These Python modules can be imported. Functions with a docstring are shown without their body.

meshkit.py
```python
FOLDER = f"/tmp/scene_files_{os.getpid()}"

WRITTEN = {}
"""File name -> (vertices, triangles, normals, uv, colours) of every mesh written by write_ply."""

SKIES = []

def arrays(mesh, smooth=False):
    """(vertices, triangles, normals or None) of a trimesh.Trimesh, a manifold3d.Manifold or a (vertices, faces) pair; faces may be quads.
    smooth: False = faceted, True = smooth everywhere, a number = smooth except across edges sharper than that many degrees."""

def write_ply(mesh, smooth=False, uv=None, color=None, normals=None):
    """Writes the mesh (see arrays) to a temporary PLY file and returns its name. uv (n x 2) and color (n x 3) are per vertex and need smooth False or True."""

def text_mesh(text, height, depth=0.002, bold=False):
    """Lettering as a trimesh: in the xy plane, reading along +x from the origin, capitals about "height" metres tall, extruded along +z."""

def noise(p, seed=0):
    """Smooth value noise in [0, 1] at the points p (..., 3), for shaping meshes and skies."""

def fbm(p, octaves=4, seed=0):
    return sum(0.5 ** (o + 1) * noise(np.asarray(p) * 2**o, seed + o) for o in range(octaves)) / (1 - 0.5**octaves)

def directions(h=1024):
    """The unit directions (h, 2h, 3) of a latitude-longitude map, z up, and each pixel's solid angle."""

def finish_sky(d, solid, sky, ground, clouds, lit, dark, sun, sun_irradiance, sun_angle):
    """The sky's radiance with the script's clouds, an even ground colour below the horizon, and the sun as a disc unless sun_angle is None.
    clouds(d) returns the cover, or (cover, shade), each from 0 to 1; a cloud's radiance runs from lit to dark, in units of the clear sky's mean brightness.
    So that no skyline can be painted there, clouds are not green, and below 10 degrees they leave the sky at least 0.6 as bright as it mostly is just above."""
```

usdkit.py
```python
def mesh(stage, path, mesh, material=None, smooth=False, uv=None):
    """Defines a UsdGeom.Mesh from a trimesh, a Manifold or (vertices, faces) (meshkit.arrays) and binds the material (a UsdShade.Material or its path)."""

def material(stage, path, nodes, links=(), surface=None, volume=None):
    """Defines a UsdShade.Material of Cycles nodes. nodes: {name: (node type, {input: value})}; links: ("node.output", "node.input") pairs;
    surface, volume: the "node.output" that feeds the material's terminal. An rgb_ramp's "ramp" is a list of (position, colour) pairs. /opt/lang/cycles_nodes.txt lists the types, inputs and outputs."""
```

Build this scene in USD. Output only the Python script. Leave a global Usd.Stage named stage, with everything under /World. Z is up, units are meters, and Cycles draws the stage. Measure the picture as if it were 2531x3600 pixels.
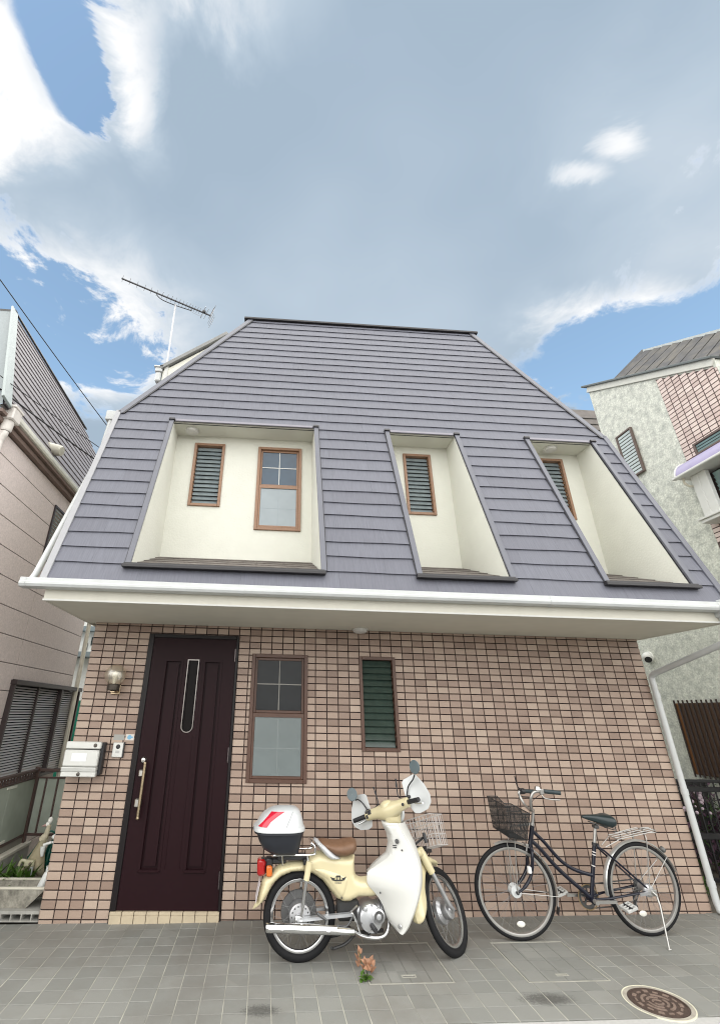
import math, random
import numpy as np, trimesh
from shapely.geometry import Polygon, box as sbox, Point, LineString
from shapely.ops import unary_union
from scipy.spatial import Delaunay
import meshkit, usdkit
from pxr import Usd, UsdGeom, UsdLux, UsdShade, Gf, Sdf

stage = Usd.Stage.CreateInMemory()
UsdGeom.SetStageUpAxis(stage, UsdGeom.Tokens.z)
UsdGeom.SetStageMetersPerUnit(stage, 1.0)
UsdGeom.Xform.Define(stage, '/World')
UsdGeom.Scope.Define(stage, '/World/Looks')
rnd = random.Random(7)
npr = np.random.default_rng(7)

# ------------------------------------------------------------------ camera, sky, sun, exposure
CAM = np.array([1.861026744, -5.254441302, 1.692593682])
RT = np.array([0.997855832579948, -0.06199374478540533, 0.020988401407945827])
DN = np.array([0.04471814046842717, 0.41161116156548005, -0.9102617972801904])
FW = np.array([0.047791477265565346, 0.9092486058731124, 0.4135008433105991])
cam = UsdGeom.Camera.Define(stage, '/World/camera')
cam.CreateHorizontalApertureAttr(36.0)
cam.CreateVerticalApertureAttr(36.0 * 1024 / 719)
cam.CreateFocalLengthAttr(23.0010)
cam.CreateHorizontalApertureOffsetAttr(3.281)
cam.CreateVerticalApertureOffsetAttr(-0.373)
cam.CreateClippingRangeAttr((0.05, 5000.0))
cam.CreateExposureAttr(2.3)
m4 = Gf.Matrix4d(*RT, 0, *(-DN), 0, *(-FW), 0, *CAM, 1)
UsdGeom.Xformable(cam).AddTransformOp().Set(m4)

SUN = np.array([-0.06, -0.64, 0.77]); SUN /= np.linalg.norm(SUN)
sun_elev = math.asin(SUN[2]); sun_rot = math.atan2(SUN[0], SUN[1])
sun = UsdLux.DistantLight.Define(stage, '/World/sun')
sun.CreateIntensityAttr(0.40); sun.CreateAngleAttr(170.0); sun.CreateNormalizeAttr(True)
sun.CreateColorAttr(Gf.Vec3f(1.0, 0.95, 0.88))
zc = SUN; xc = np.cross([0, 1, 0], zc); xc /= np.linalg.norm(xc); yc = np.cross(zc, xc)
UsdGeom.Xformable(sun).AddTransformOp().Set(Gf.Matrix4d(*xc, 0, *yc, 0, *zc, 0, 0, 0, 0, 1))

def sky_material():
    N, L = {}, []
    def n(name, kind, **kw): N[name] = (kind, kw); return name
    n('sky', 'sky_texture', sky_type='single_scattering', sun_disc=False, sun_elevation=sun_elev, sun_rotation=sun_rot, air_density=1.0, aerosol_density=1.0, ozone_density=2.0)
    n('tc', 'texture_coordinate'); n('sp', 'separate_xyz'); L.append(('tc.generated', 'sp.vector'))
    n('zz', 'math', math_type='add', value2=0.15); L.append(('sp.z', 'zz.value1'))
    n('zm', 'math', math_type='maximum', value2=0.12); L.append(('zz.value', 'zm.value1'))
    n('px', 'math', math_type='divide'); n('py', 'math', math_type='divide')
    L += [('sp.x', 'px.value1'), ('zm.value', 'px.value2'), ('sp.y', 'py.value1'), ('zm.value', 'py.value2')]
    n('pp', 'combine_xyz'); L += [('px.value', 'pp.x'), ('py.value', 'pp.y')]
    n('n1', 'noise_texture', scale=6.0, detail=9.0, roughness=0.62, distortion=0.4); L.append(('pp.vector', 'n1.vector'))
    n('n2', 'noise_texture', scale=1.3, detail=3.0, roughness=0.5); L.append(('pp.vector', 'n2.vector'))
    n('wo', 'vector_math', math_type='multiply_add', vector2=(0.17, 0.17, 0.0)); L += [('n1.color', 'wo.vector1'), ('pp.vector', 'wo.vector3')]
    # places where the cloud deck opens (negative) or bulges (positive), in the plane the clouds lie in
    acc = None
    def bump(i, x, y, rx, ry, w):
        nonlocal acc
        a = 'b%d' % i
        n(a + 's', 'vector_math', math_type='subtract', vector2=(x + 0.085, y + 0.085, 0.0)); L.append(('wo.vector', a + 's.vector1'))
        n(a + 'm', 'vector_math', math_type='multiply', vector2=(1 / rx, 1 / ry, 0.0)); L.append((a + 's.vector', a + 'm.vector1'))
        n(a + 'l', 'vector_math', math_type='length'); L.append((a + 'm.vector', a + 'l.vector1'))
        n(a, 'map_range', range_type='smoothstep', from_min=0.10, from_max=1.35, to_min=w, to_max=0.0, clamp=True); L.append((a + 'l.value', a + '.value'))
        return a + '.result'
    def total(outs, name):
        cur = outs[0]
        for k, o in enumerate(outs[1:]):
            m = '%s%d' % (name, k); n(m, 'math', math_type='add'); L.extend([(cur, m + '.value1'), (o, m + '.value2')]); cur = m + '.value'
        return cur
    holes = total([bump(0, -0.322, 0.40, 0.060, 0.080, -1.5), bump(1, -0.322, 0.325, 0.075, 0.060, -1.2), bump(18, -0.30, 0.27, 0.09, 0.07, -0.5), bump(2, -0.56, 0.80, 0.26, 0.18, -0.90),
                   bump(3, -0.44, 0.98, 0.24, 0.12, -0.75), bump(4, 0.86, 0.82, 0.32, 0.20, -1.5), bump(5, 1.15, 0.62, 0.32, 0.2, -1.2), bump(13, 0.60, 0.98, 0.18, 0.08, -0.8), bump(17, 0.14, 0.50, 0.56, 0.52, 0.95)], 'h')
    bright = total([bump(6, -0.43, 0.45, 0.15, 0.08, 1.15), bump(7, -0.42, 0.33, 0.07, 0.08, 1.1), bump(8, -0.50, 0.84, 0.36, 0.28, 1.05),
                    bump(9, 0.69, 0.905, 0.10, 0.06, 1.2), bump(14, -0.12, 0.27, 0.16, 0.08, 0.75), bump(15, -0.235, 0.37, 0.05, 0.13, 0.95), bump(19, 0.84, 0.72, 0.3, 0.10, 0.9)], 'w')
    halo = total([bump(10, 0.495, 0.435, 0.05, 0.03, 0.55), bump(11, 0.538, 0.378, 0.04, 0.03, 0.6), bump(20, 0.52, 0.405, 0.16, 0.12, 0.26), bump(12, 0.74, 0.42, 0.20, 0.26, 0.30), bump(16, 0.58, 0.27, 0.16, 0.12, 0.24), bump(21, 0.07, 0.80, 0.5, 0.25, 0.20)], 'g')
    n('nn', 'math', math_type='multiply_add', value2=3.6, value3=-1.10); L.append(('n1.fac', 'nn.value1'))
    n('c0', 'math', math_type='add', value2=0.0); L += [('nn.value', 'c0.value1'), (holes, 'c0.value2')]
    n('cover', 'map_range', range_type='smoothstep', from_min=0.08, from_max=0.55, to_min=0.0, to_max=1.0, clamp=True); L.append(('c0.value', 'cover.value'))
    # white tops against grey-blue undersides; a thin rim next to every gap is brightest
    n('rim', 'map_range', range_type='smoothstep', from_min=0.26, from_max=0.56, to_min=0.42, to_max=0.0, clamp=True); L.append(('c0.value', 'rim.value'))
    n('wn', 'math', math_type='multiply'); n('wn1', 'math', math_type='multiply_add', value2=3.2, value3=-0.62); L += [('n1.fac', 'wn1.value1'), ('wn1.value', 'wn.value1'), (bright, 'wn.value2')]
    n('wr', 'math', math_type='add', use_clamp=True); L += [('wn.value', 'wr.value1'), ('rim.result', 'wr.value2')]
    n('n2a', 'math', math_type='multiply_add', value2=1.5, value3=-0.66); L.append(('n2.fac', 'n2a.value1'))
    n('wa', 'math', math_type='add', use_clamp=True); n('ha', 'math', math_type='add'); L += [('n2a.value', 'ha.value1'), (halo, 'ha.value2'), ('wr.value', 'wa.value1'), ('ha.value', 'wa.value2')]
    n('grey', 'rgb_ramp', ramp=[(0.0, CLOUD_DARK), (0.35, CLOUD_MID), (1.0, CLOUD_LIT)]); L.append(('wa.value', 'grey.fac'))
    n('blue', 'mix', mix_type='multiply', fac=1.0, color2=SKY_TINT); L.append(('sky.color', 'blue.color1'))
    n('mx', 'mix', mix_type='mix'); L += [('cover.result', 'mx.fac'), ('blue.color', 'mx.color1'), ('grey.color', 'mx.color2')]
    n('bg', 'background_shader', strength=0.05); L.append(('mx.color', 'bg.color'))
    return usdkit.material(stage, '/World/Looks/sky_clouds', N, L, surface='bg.background')
CLOUD_DARK = (1.62, 2.05, 2.52); CLOUD_MID = (2.1, 2.52, 2.95); CLOUD_LIT = (4.1, 4.15, 4.2); SKY_TINT = (1.45, 1.42, 1.18)
dome = UsdLux.DomeLight.Define(stage, '/World/sky')
UsdShade.MaterialBindingAPI.Apply(dome.GetPrim()).Bind(sky_material())
dome.GetPrim().SetCustomDataByKey('kind', 'structure')

# ------------------------------------------------------------------ materials
LK = {}
def mat(name, base, rough=0.55, metal=0.0, var=0.10, scale=14.0, bump=0.0, bscale=60.0, bdist=0.004, spec=0.5, coat=0.0, dirt=None, dscale=2.2, damt=0.5, stretch=None, trans=0.0, bdetail=3.0):
    """a principled material whose colour wanders a little with position; dirt is a second colour in soft patches; stretch pulls the grain along an axis"""
    if name in LK: return LK[name]
    b = np.array(base, float)
    N = {'geo': ('geometry', {}), 'map': ('mapping', {'scale': stretch or (1, 1, 1)}),
         'noise': ('noise_texture', {'scale': scale, 'detail': 4.0, 'roughness': 0.6}),
         'ramp': ('rgb_ramp', {'ramp': [(0.25, tuple(b * (1 - var))), (0.75, tuple(np.minimum(b * (1 + var), 0.95)))]}),
         'p': ('principled_bsdf', {'roughness': rough, 'metallic': metal, 'specular_ior_level': spec, 'coat_weight': coat, 'transmission_weight': trans})}
    L = [('geo.position', 'map.vector'), ('map.vector', 'noise.vector'), ('noise.fac', 'ramp.fac')]
    col = 'ramp.color'
    if dirt is not None:
        N['dn'] = ('noise_texture', {'scale': dscale, 'detail': 6.0, 'roughness': 0.65})
        N['dr'] = ('map_range', {'from_min': 0.42, 'from_max': 0.72, 'to_min': 0.0, 'to_max': damt, 'clamp': True})
        N['dm'] = ('mix', {'mix_type': 'mix', 'color2': dirt})
        L += [('geo.position', 'dn.vector'), ('dn.fac', 'dr.value'), ('dr.result', 'dm.fac'), (col, 'dm.color1')]
        col = 'dm.color'
    L.append((col, 'p.base_color'))
    if bump:
        N['bn'] = ('noise_texture', {'scale': bscale, 'detail': bdetail, 'roughness': 0.55})
        N['bp'] = ('bump', {'strength': bump, 'distance': bdist})
        L += [('map.vector', 'bn.vector'), ('bn.fac', 'bp.height'), ('bp.normal', 'p.normal')]
    LK[name] = usdkit.material(stage, '/World/Looks/' + name, N, L, surface='p.BSDF')
    return LK[name]

def cell_mat(name, stops, cell, axes='xz', off=(0, 0, 0), rough=0.45, grain=0.06, gscale=60, bump=0.15, bscale=140, spec=0.4, dirt=None, dscale=0.8, damt=0.4, dlo=0.45, dhi=0.75, stains=()):
    """every tile of a grid gets its own tone out of stops"""
    ix = 'xyz'
    N = {'geo': ('geometry', {}), 'sub': ('vector_math', {'math_type': 'subtract', 'vector2': off}),
         'div': ('vector_math', {'math_type': 'multiply', 'vector2': tuple((1.0 / cell[axes.index(a)]) if a in axes else 0.0 for a in ix)}),
         'fl': ('vector_math', {'math_type': 'floor'}), 'wn': ('white_noise_texture', {'dimensions': '3D'}),
         'ramp': ('rgb_ramp', {'ramp': stops}), 'noise': ('noise_texture', {'scale': gscale, 'detail': 4.0}),
         'nr': ('rgb_ramp', {'ramp': [(0.2, (1 - grain,) * 3), (0.8, (1 + grain,) * 3)]}),
         'mul': ('mix', {'mix_type': 'multiply', 'fac': 1.0}), 'bn': ('noise_texture', {'scale': bscale, 'detail': 2.0}), 'bp': ('bump', {'strength': bump, 'distance': 0.002}),
         'p': ('principled_bsdf', {'roughness': rough, 'specular_ior_level': spec})}
    L = [('geo.position', 'sub.vector1'), ('sub.vector', 'div.vector1'), ('div.vector', 'fl.vector1'), ('fl.vector', 'wn.vector'), ('wn.value', 'ramp.fac'),
         ('geo.position', 'noise.vector'), ('noise.fac', 'nr.fac'), ('ramp.color', 'mul.color1'), ('nr.color', 'mul.color2'),
         ('geo.position', 'bn.vector'), ('bn.fac', 'bp.height'), ('bp.normal', 'p.normal')]
    col = 'mul.color'
    if dirt is not None:
        N['dn'] = ('noise_texture', {'scale': dscale, 'detail': 6.0, 'roughness': 0.65})
        N['dr'] = ('map_range', {'from_min': dlo, 'from_max': dhi, 'to_min': 0.0, 'to_max': damt, 'clamp': True})
        N['dm'] = ('mix', {'mix_type': 'mix', 'color2': dirt})
        L += [('geo.position', 'dn.vector'), ('dn.fac', 'dr.value'), ('dr.result', 'dm.fac'), (col, 'dm.color1')]
        col = 'dm.color'
    for k, (x, y, rx, ry) in enumerate(stains):      # old oil spots on the ground, speckled and fading outwards
        s = 'st%d' % k
        N[s + 's'] = ('vector_math', {'math_type': 'subtract', 'vector2': (x, y, 0.0)}); N[s + 'm'] = ('vector_math', {'math_type': 'multiply', 'vector2': (1 / rx, 1 / ry, 0.0)}); N[s + 'l'] = ('vector_math', {'math_type': 'length'})
        N[s + 'r'] = ('map_range', {'range_type': 'smoothstep', 'from_min': 0.15, 'from_max': 1.1, 'to_min': 0.30, 'to_max': -0.25})
        N[s + 'n'] = ('noise_texture', {'scale': 75.0, 'detail': 5.0, 'roughness': 0.7}); N[s + 'a'] = ('math', {'math_type': 'add'}); N[s + 'f'] = ('map_range', {'range_type': 'smoothstep', 'from_min': 0.42, 'from_max': 0.85, 'to_min': 0.0, 'to_max': 0.75, 'clamp': True})
        N[s + 'x'] = ('mix', {'mix_type': 'mix', 'color2': (0.055, 0.053, 0.048)})
        L += [('geo.position', s + 's.vector1'), (s + 's.vector', s + 'm.vector1'), (s + 'm.vector', s + 'l.vector1'), (s + 'l.value', s + 'r.value'), ('geo.position', s + 'n.vector'), (s + 'n.fac', s + 'a.value1'), (s + 'r.result', s + 'a.value2'), (s + 'a.value', s + 'f.value'), (s + 'f.result', s + 'x.fac'), (col, s + 'x.color1')]
        col = s + 'x.color'
    L.append((col, 'p.base_color'))
    LK[name] = usdkit.material(stage, '/World/Looks/' + name, N, L, surface='p.BSDF')
    return LK[name]

def glow_pane(name, fac, col=(0.9, 0.9, 0.86), rough=0.12):
    """thin clear glass with a constant soft sheen"""
    LK[name] = usdkit.material(stage, '/World/Looks/' + name, {'t': ('transparent_bsdf', {'color': (0.97, 0.95, 0.90)}), 'g': ('glossy_bsdf', {'roughness': rough, 'color': col}), 'm': ('mix_closure', {'fac': fac})}, [('t.BSDF', 'm.closure1'), ('g.BSDF', 'm.closure2')], surface='m.closure')
    return LK[name]

def clear_mat(name, tint=(0.9, 0.95, 0.93), rough=0.03, ior=1.45, base=0.06):
    """a thin clear pane: what lies behind shows through, and the sky is mirrored at an angle"""
    N = {'f': ('fresnel', {'IOR': ior}), 'a': ('math', {'math_type': 'add', 'value2': base}), 't': ('transparent_bsdf', {'color': tint}), 'g': ('glossy_bsdf', {'roughness': rough, 'color': (0.95, 0.97, 1.0)}), 'm': ('mix_closure', {})}
    L = [('f.fac', 'a.value1'), ('a.value', 'm.fac'), ('t.BSDF', 'm.closure1'), ('g.BSDF', 'm.closure2')]
    LK[name] = usdkit.material(stage, '/World/Looks/' + name, N, L, surface='m.closure')
    return LK[name]

# ------------------------------------------------------------------ mesh helpers: every shape is (vertices, triangles)
def cat(*ms):
    ms = [m for m in ms if m is not None and len(m[0])]
    n, V, F = 0, [], []
    for v, f in ms:
        V.append(np.asarray(v, float)); F.append(np.asarray(f, int) + n); n += len(v)
    return np.vstack(V), np.vstack(F)
def quads(f):
    f = np.asarray(f); return np.vstack([f[:, [0, 1, 2]], f[:, [0, 2, 3]]])
BOXF = np.array([[0, 2, 1], [0, 3, 2], [4, 5, 6], [4, 6, 7], [0, 1, 5], [0, 5, 4], [1, 2, 6], [1, 6, 5], [2, 3, 7], [2, 7, 6], [3, 0, 4], [3, 4, 7]])
def box(x0, x1, y0, y1, z0, z1):
    v = np.array([[x0, y0, z0], [x1, y0, z0], [x1, y1, z0], [x0, y1, z0], [x0, y0, z1], [x1, y0, z1], [x1, y1, z1], [x0, y1, z1]], float)
    return v, BOXF
def bbox(x0, x1, y0, y1, z0, z1, b=0.004):
    """a box with chamfered edges"""
    c = np.array([(x0 + x1) / 2, (y0 + y1) / 2, (z0 + z1) / 2]); h = np.abs(np.array([x1 - x0, y1 - y0, z1 - z0])) / 2
    b = min(b, 0.45 * h.min()); P = []
    for sx in (-1, 1):
        for sy in (-1, 1):
            for sz in (-1, 1):
                s = np.array([sx, sy, sz])
                for k in range(3):
                    d = h - b; d = d.copy(); d[k] = h[k]; P.append(c + s * d)
    m = trimesh.convex.convex_hull(np.array(P)); return np.array(m.vertices), np.array(m.faces)
def obox(c, ex, ey, ez, sx, sy, sz, b=0.0):
    """a box of size sx, sy, sz about c, along the directions ex, ey, ez"""
    v, f = bbox(-sx / 2, sx / 2, -sy / 2, sy / 2, -sz / 2, sz / 2, b) if b else box(-sx / 2, sx / 2, -sy / 2, sy / 2, -sz / 2, sz / 2)
    return np.asarray(c, float) + v @ np.stack([ex, ey, ez]), f
def unit(a):
    a = np.asarray(a, float); return a / max(np.linalg.norm(a), 1e-12)
def bar(p, q, w, h=None, up=(0, 0, 1)):
    """a square bar from p to q"""
    p, q = np.asarray(p, float), np.asarray(q, float); e = unit(q - p)
    s = np.cross(e, up); s = unit(s) if np.linalg.norm(s) > 1e-6 else np.array([1.0, 0, 0]); t = np.cross(s, e)
    return obox((p + q) / 2, e, s, t, np.linalg.norm(q - p), w, h or w)
def spline(pts, n=8):
    """a smooth curve through the points"""
    P = np.asarray(pts, float)
    if len(P) < 3: return P
    Q = np.vstack([2 * P[0] - P[1], P, 2 * P[-1] - P[-2]]); out = []
    for i in range(1, len(Q) - 2):
        a, b, c, d = Q[i - 1:i + 3]
        for t in np.linspace(0, 1, n, endpoint=False):
            out.append(0.5 * (2 * b + (c - a) * t + (2 * a - 5 * b + 4 * c - d) * t * t + (3 * b - a - 3 * c + d) * t ** 3))
    return np.vstack([out, P[-1:]])
def tube(pts, r, n=8, closed=False, flat=1.0):
    P = np.asarray(pts, float); k = len(P)
    if closed: T = np.roll(P, -1, 0) - np.roll(P, 1, 0)
    else: T = np.gradient(P, axis=0)
    T /= np.maximum(np.linalg.norm(T, axis=1, keepdims=True), 1e-12)
    a = np.cross(T[0], [0, 0, 1.0]) if abs(T[0, 2]) < 0.9 else np.cross(T[0], [1.0, 0, 0]); a = unit(a); A = [a]
    for i in range(1, k):
        a = A[-1] - T[i] * (A[-1] @ T[i]); A.append(unit(a))
    A = np.array(A); B = np.cross(T, A); R = np.broadcast_to(np.asarray(r, float), (k,))
    th = np.arange(n) * 2 * np.pi / n
    V = P[:, None] + R[:, None, None] * (np.cos(th)[None, :, None] * A[:, None] + flat * np.sin(th)[None, :, None] * B[:, None])
    F = []
    for i in range(k if closed else k - 1):
        j2 = (i + 1) % k
        for j in range(n): F.append([i * n + j, i * n + (j + 1) % n, j2 * n + (j + 1) % n, j2 * n + j])
    V = V.reshape(-1, 3); F = quads(F)
    if not closed:
        V = np.vstack([V, P[:1], P[-1:]]); c0, c1 = k * n, k * n + 1
        F = np.vstack([F, [[c0, (j + 1) % n, j] for j in range(n)], [[c1, (k - 1) * n + j, (k - 1) * n + (j + 1) % n] for j in range(n)]])
    return V, F
def loft(rings, caps=True, closed=False):
    R = np.asarray(rings, float); k, n = R.shape[:2]; F = []
    for i in range(k if closed else k - 1):
        i2 = (i + 1) % k
        for j in range(n): F.append([i * n + j, i * n + (j + 1) % n, i2 * n + (j + 1) % n, i2 * n + j])
    V = R.reshape(-1, 3); F = quads(F)
    if caps and not closed:
        V = np.vstack([V, R[0].mean(0), R[-1].mean(0)]); c = k * n
        F = np.vstack([F, [[c, (j + 1) % n, j] for j in range(n)], [[c + 1, (k - 1) * n + j, (k - 1) * n + (j + 1) % n] for j in range(n)]])
    return V, F
def frame_to(axis):
    e = unit(axis); a = np.cross(e, [0, 0, 1.0]) if abs(e[2]) < 0.9 else np.cross(e, [1.0, 0, 0]); a = unit(a); return a, np.cross(e, a), e
def lathe(prof, c=(0, 0, 0), axis=(0, 0, 1), n=24, closed=False):
    """prof: (radius, height along the axis) pairs"""
    a, b, e = frame_to(axis); th = np.arange(n) * 2 * np.pi / n
    rings = [np.asarray(c, float) + max(r, 1e-5) * (np.cos(th)[:, None] * a + np.sin(th)[:, None] * b) + h * e for r, h in prof]
    return loft(rings, caps=not closed, closed=closed)
def poly_tri(poly):
    v, f = trimesh.creation.triangulate_polygon(poly, engine='earcut'); return np.asarray(v), np.asarray(f)
def prism(poly, o, ex, ey, depth, top=None):
    """a flat shape (2-d polygon in the plane o, ex, ey), thickened along ex x ey; top(p) may lift the outer face"""
    if poly.geom_type != 'Polygon': return cat(*[prism(g, o, ex, ey, depth, top) for g in poly.geoms if g.geom_type == 'Polygon' and g.area > 1e-7])
    o, ex, ey = (np.asarray(a, float) for a in (o, ex, ey)); ez = np.cross(ex, ey)
    v, f = poly_tri(poly); n = len(v); h = np.full(n, depth) if top is None else top(v)
    b = o + v[:, :1] * ex + v[:, 1:] * ey; t = b + h[:, None] * ez
    a2 = v[f[:, 1]] - v[f[:, 0]]; b2 = v[f[:, 2]] - v[f[:, 0]]; flip = a2[:, 0] * b2[:, 1] - a2[:, 1] * b2[:, 0] < 0
    f = f.copy(); f[flip] = f[flip][:, ::-1]
    e = np.vstack([f[:, [0, 1]], f[:, [1, 2]], f[:, [2, 0]]]); key = {tuple(x) for x in e}
    side = [[i, j, j + n, i + n] for i, j in key if (j, i) not in key]
    return np.vstack([b, t]), np.vstack([f[:, ::-1], f + n, quads(side)])
def inflate(poly, t, r, res, o, ex, ey, side=0, tf=None):
    """a rounded solid with the outline poly: t thick on each side, rounded over the distance r from the outline"""
    o, ex, ey = (np.asarray(a, float) for a in (o, ex, ey)); ez = np.cross(ex, ey); ring = poly.exterior; L = ring.length
    bp = np.array([ring.interpolate(d).coords[0] for d in np.linspace(0, L, max(12, int(L / res)), endpoint=False)])
    x0, y0, x1, y1 = poly.bounds; gx, gy = np.meshgrid(np.arange(x0, x1, res), np.arange(y0, y1, res)); g = np.c_[gx.ravel(), gy.ravel()]
    from shapely import contains_xy, distance, points
    g = g[contains_xy(poly.buffer(-res * 0.45), g[:, 0], g[:, 1])] if poly.buffer(-res * 0.45).area > 0 else np.zeros((0, 2))
    P = np.vstack([bp, g]); tri = Delaunay(P).simplices; c = P[tri].mean(1); tri = tri[contains_xy(poly.buffer(1e-6), c[:, 0], c[:, 1])]
    a2 = P[tri[:, 1]] - P[tri[:, 0]]; b2 = P[tri[:, 2]] - P[tri[:, 0]]; fl = a2[:, 0] * b2[:, 1] - a2[:, 1] * b2[:, 0] < 0; tri[fl] = tri[fl][:, ::-1]
    d = distance(ring, points(P)); d[:len(bp)] = 0; k = np.clip(d / r, 0, 1); h = np.sqrt(np.maximum(0, 1 - (1 - k) ** 2)) * 0.985 + 0.015
    T = np.full(len(P), t) if tf is None else tf(P); n = len(P); base = o + P[:, :1] * ex + P[:, 1:] * ey
    V = np.vstack([base + (h * T)[:, None] * ez, base - (h * T)[:, None] * ez]); nb = len(bp)
    s = [[i, (i + 1) % nb, (i + 1) % nb + n, i + n] for i in range(nb)]
    return V, np.vstack([tri, tri[:, ::-1] + n, quads(np.array(s)[:, ::-1])])
def sheet(grid, th):
    """a curved sheet from a grid of points (rows, columns, 3), th thick"""
    G = np.asarray(grid, float); a, b = G.shape[:2]; du = np.gradient(G, axis=0); dv = np.gradient(G, axis=1); N = np.cross(du, dv); N /= np.maximum(np.linalg.norm(N, axis=2, keepdims=True), 1e-12)
    A, B = G + N * th / 2, G - N * th / 2; idx = np.arange(a * b).reshape(a, b)
    q = np.stack([idx[:-1, :-1], idx[1:, :-1], idx[1:, 1:], idx[:-1, 1:]], -1).reshape(-1, 4); n = a * b
    e = np.concatenate([idx[0, :], idx[1:, -1], idx[-1, -2::-1], idx[-2:0:-1, 0]]); e2 = np.roll(e, -1)
    s = np.stack([e, e2, e2 + n, e + n], 1)
    return np.vstack([A.reshape(-1, 3), B.reshape(-1, 3)]), np.vstack([quads(q), quads(q[:, ::-1] + n), quads(s)])
def sphere(c, r, sub=2, s=(1, 1, 1)):
    m = trimesh.creation.icosphere(sub, 1.0); return np.asarray(c, float) + np.array(m.vertices) * r * np.asarray(s, float), np.array(m.faces)
def xf(m, fn): return fn(np.asarray(m[0], float)), m[1]

# ------------------------------------------------------------------ things and parts
USED = {}; BASE = {}
def numbered(path):
    k = USED.get(path, 0); USED[path] = k + 1
    return path if k == 0 else '%s_%03d' % (path, k)
def thing(name, label=None, cat_=None, loc=(0, 0, 0), group=None, kind=None):
    p = numbered('/World/' + name); x = UsdGeom.Xform.Define(stage, p); x.AddTranslateOp().Set(Gf.Vec3d(*map(float, loc))); BASE[p] = np.asarray(loc, float)
    tag(x.GetPrim(), label, cat_, group, kind); return p
def tag(prim, label=None, cat_=None, group=None, kind=None):
    for k, v in (('label', label), ('category', cat_), ('group', group), ('kind', kind)):
        if v: prim.SetCustomDataByKey(k, v)
def ob(parent, name, m, material, smooth=35, label=None, kind=None):
    """a part: a Mesh under a thing (or under another part); m is given in world coordinates"""
    p = numbered(parent + '/' + name); root = '/'.join(parent.split('/')[:3]); v, f = m
    v = np.asarray(v, float) - BASE[root]
    usdkit.mesh(stage, p, trimesh.Trimesh(v, f, process=False), material, smooth=smooth)
    pr = stage.GetPrimAtPath(p); tag(pr, label, None, None, kind); return p
def single(name, m, material, label=None, cat_=None, group=None, kind=None, smooth=35):
    p = numbered('/World/' + name); usdkit.mesh(stage, p, trimesh.Trimesh(np.asarray(m[0], float), m[1], process=False), material, smooth=smooth)
    tag(stage.GetPrimAtPath(p), label, cat_, group, kind); return p
def seen_size(c, a, b):
    """roughly how large a small patch with the edges a and b shows in the picture"""
    def pj(p): d = np.asarray(p) - CAM; z = d @ FW; return np.array([d @ RT / z, d @ DN / z])
    o = pj(c); u, v = pj(np.asarray(c) + a) - o, pj(np.asarray(c) + b) - o; return abs(u[0] * v[1] - u[1] * v[0])
X3, Y3, Z3 = np.eye(3)
GX, GY, G0 = 0.0132775, 0.0098968, -0.01359
def gz(x, y): return G0 + GX * x + GY * y

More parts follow.
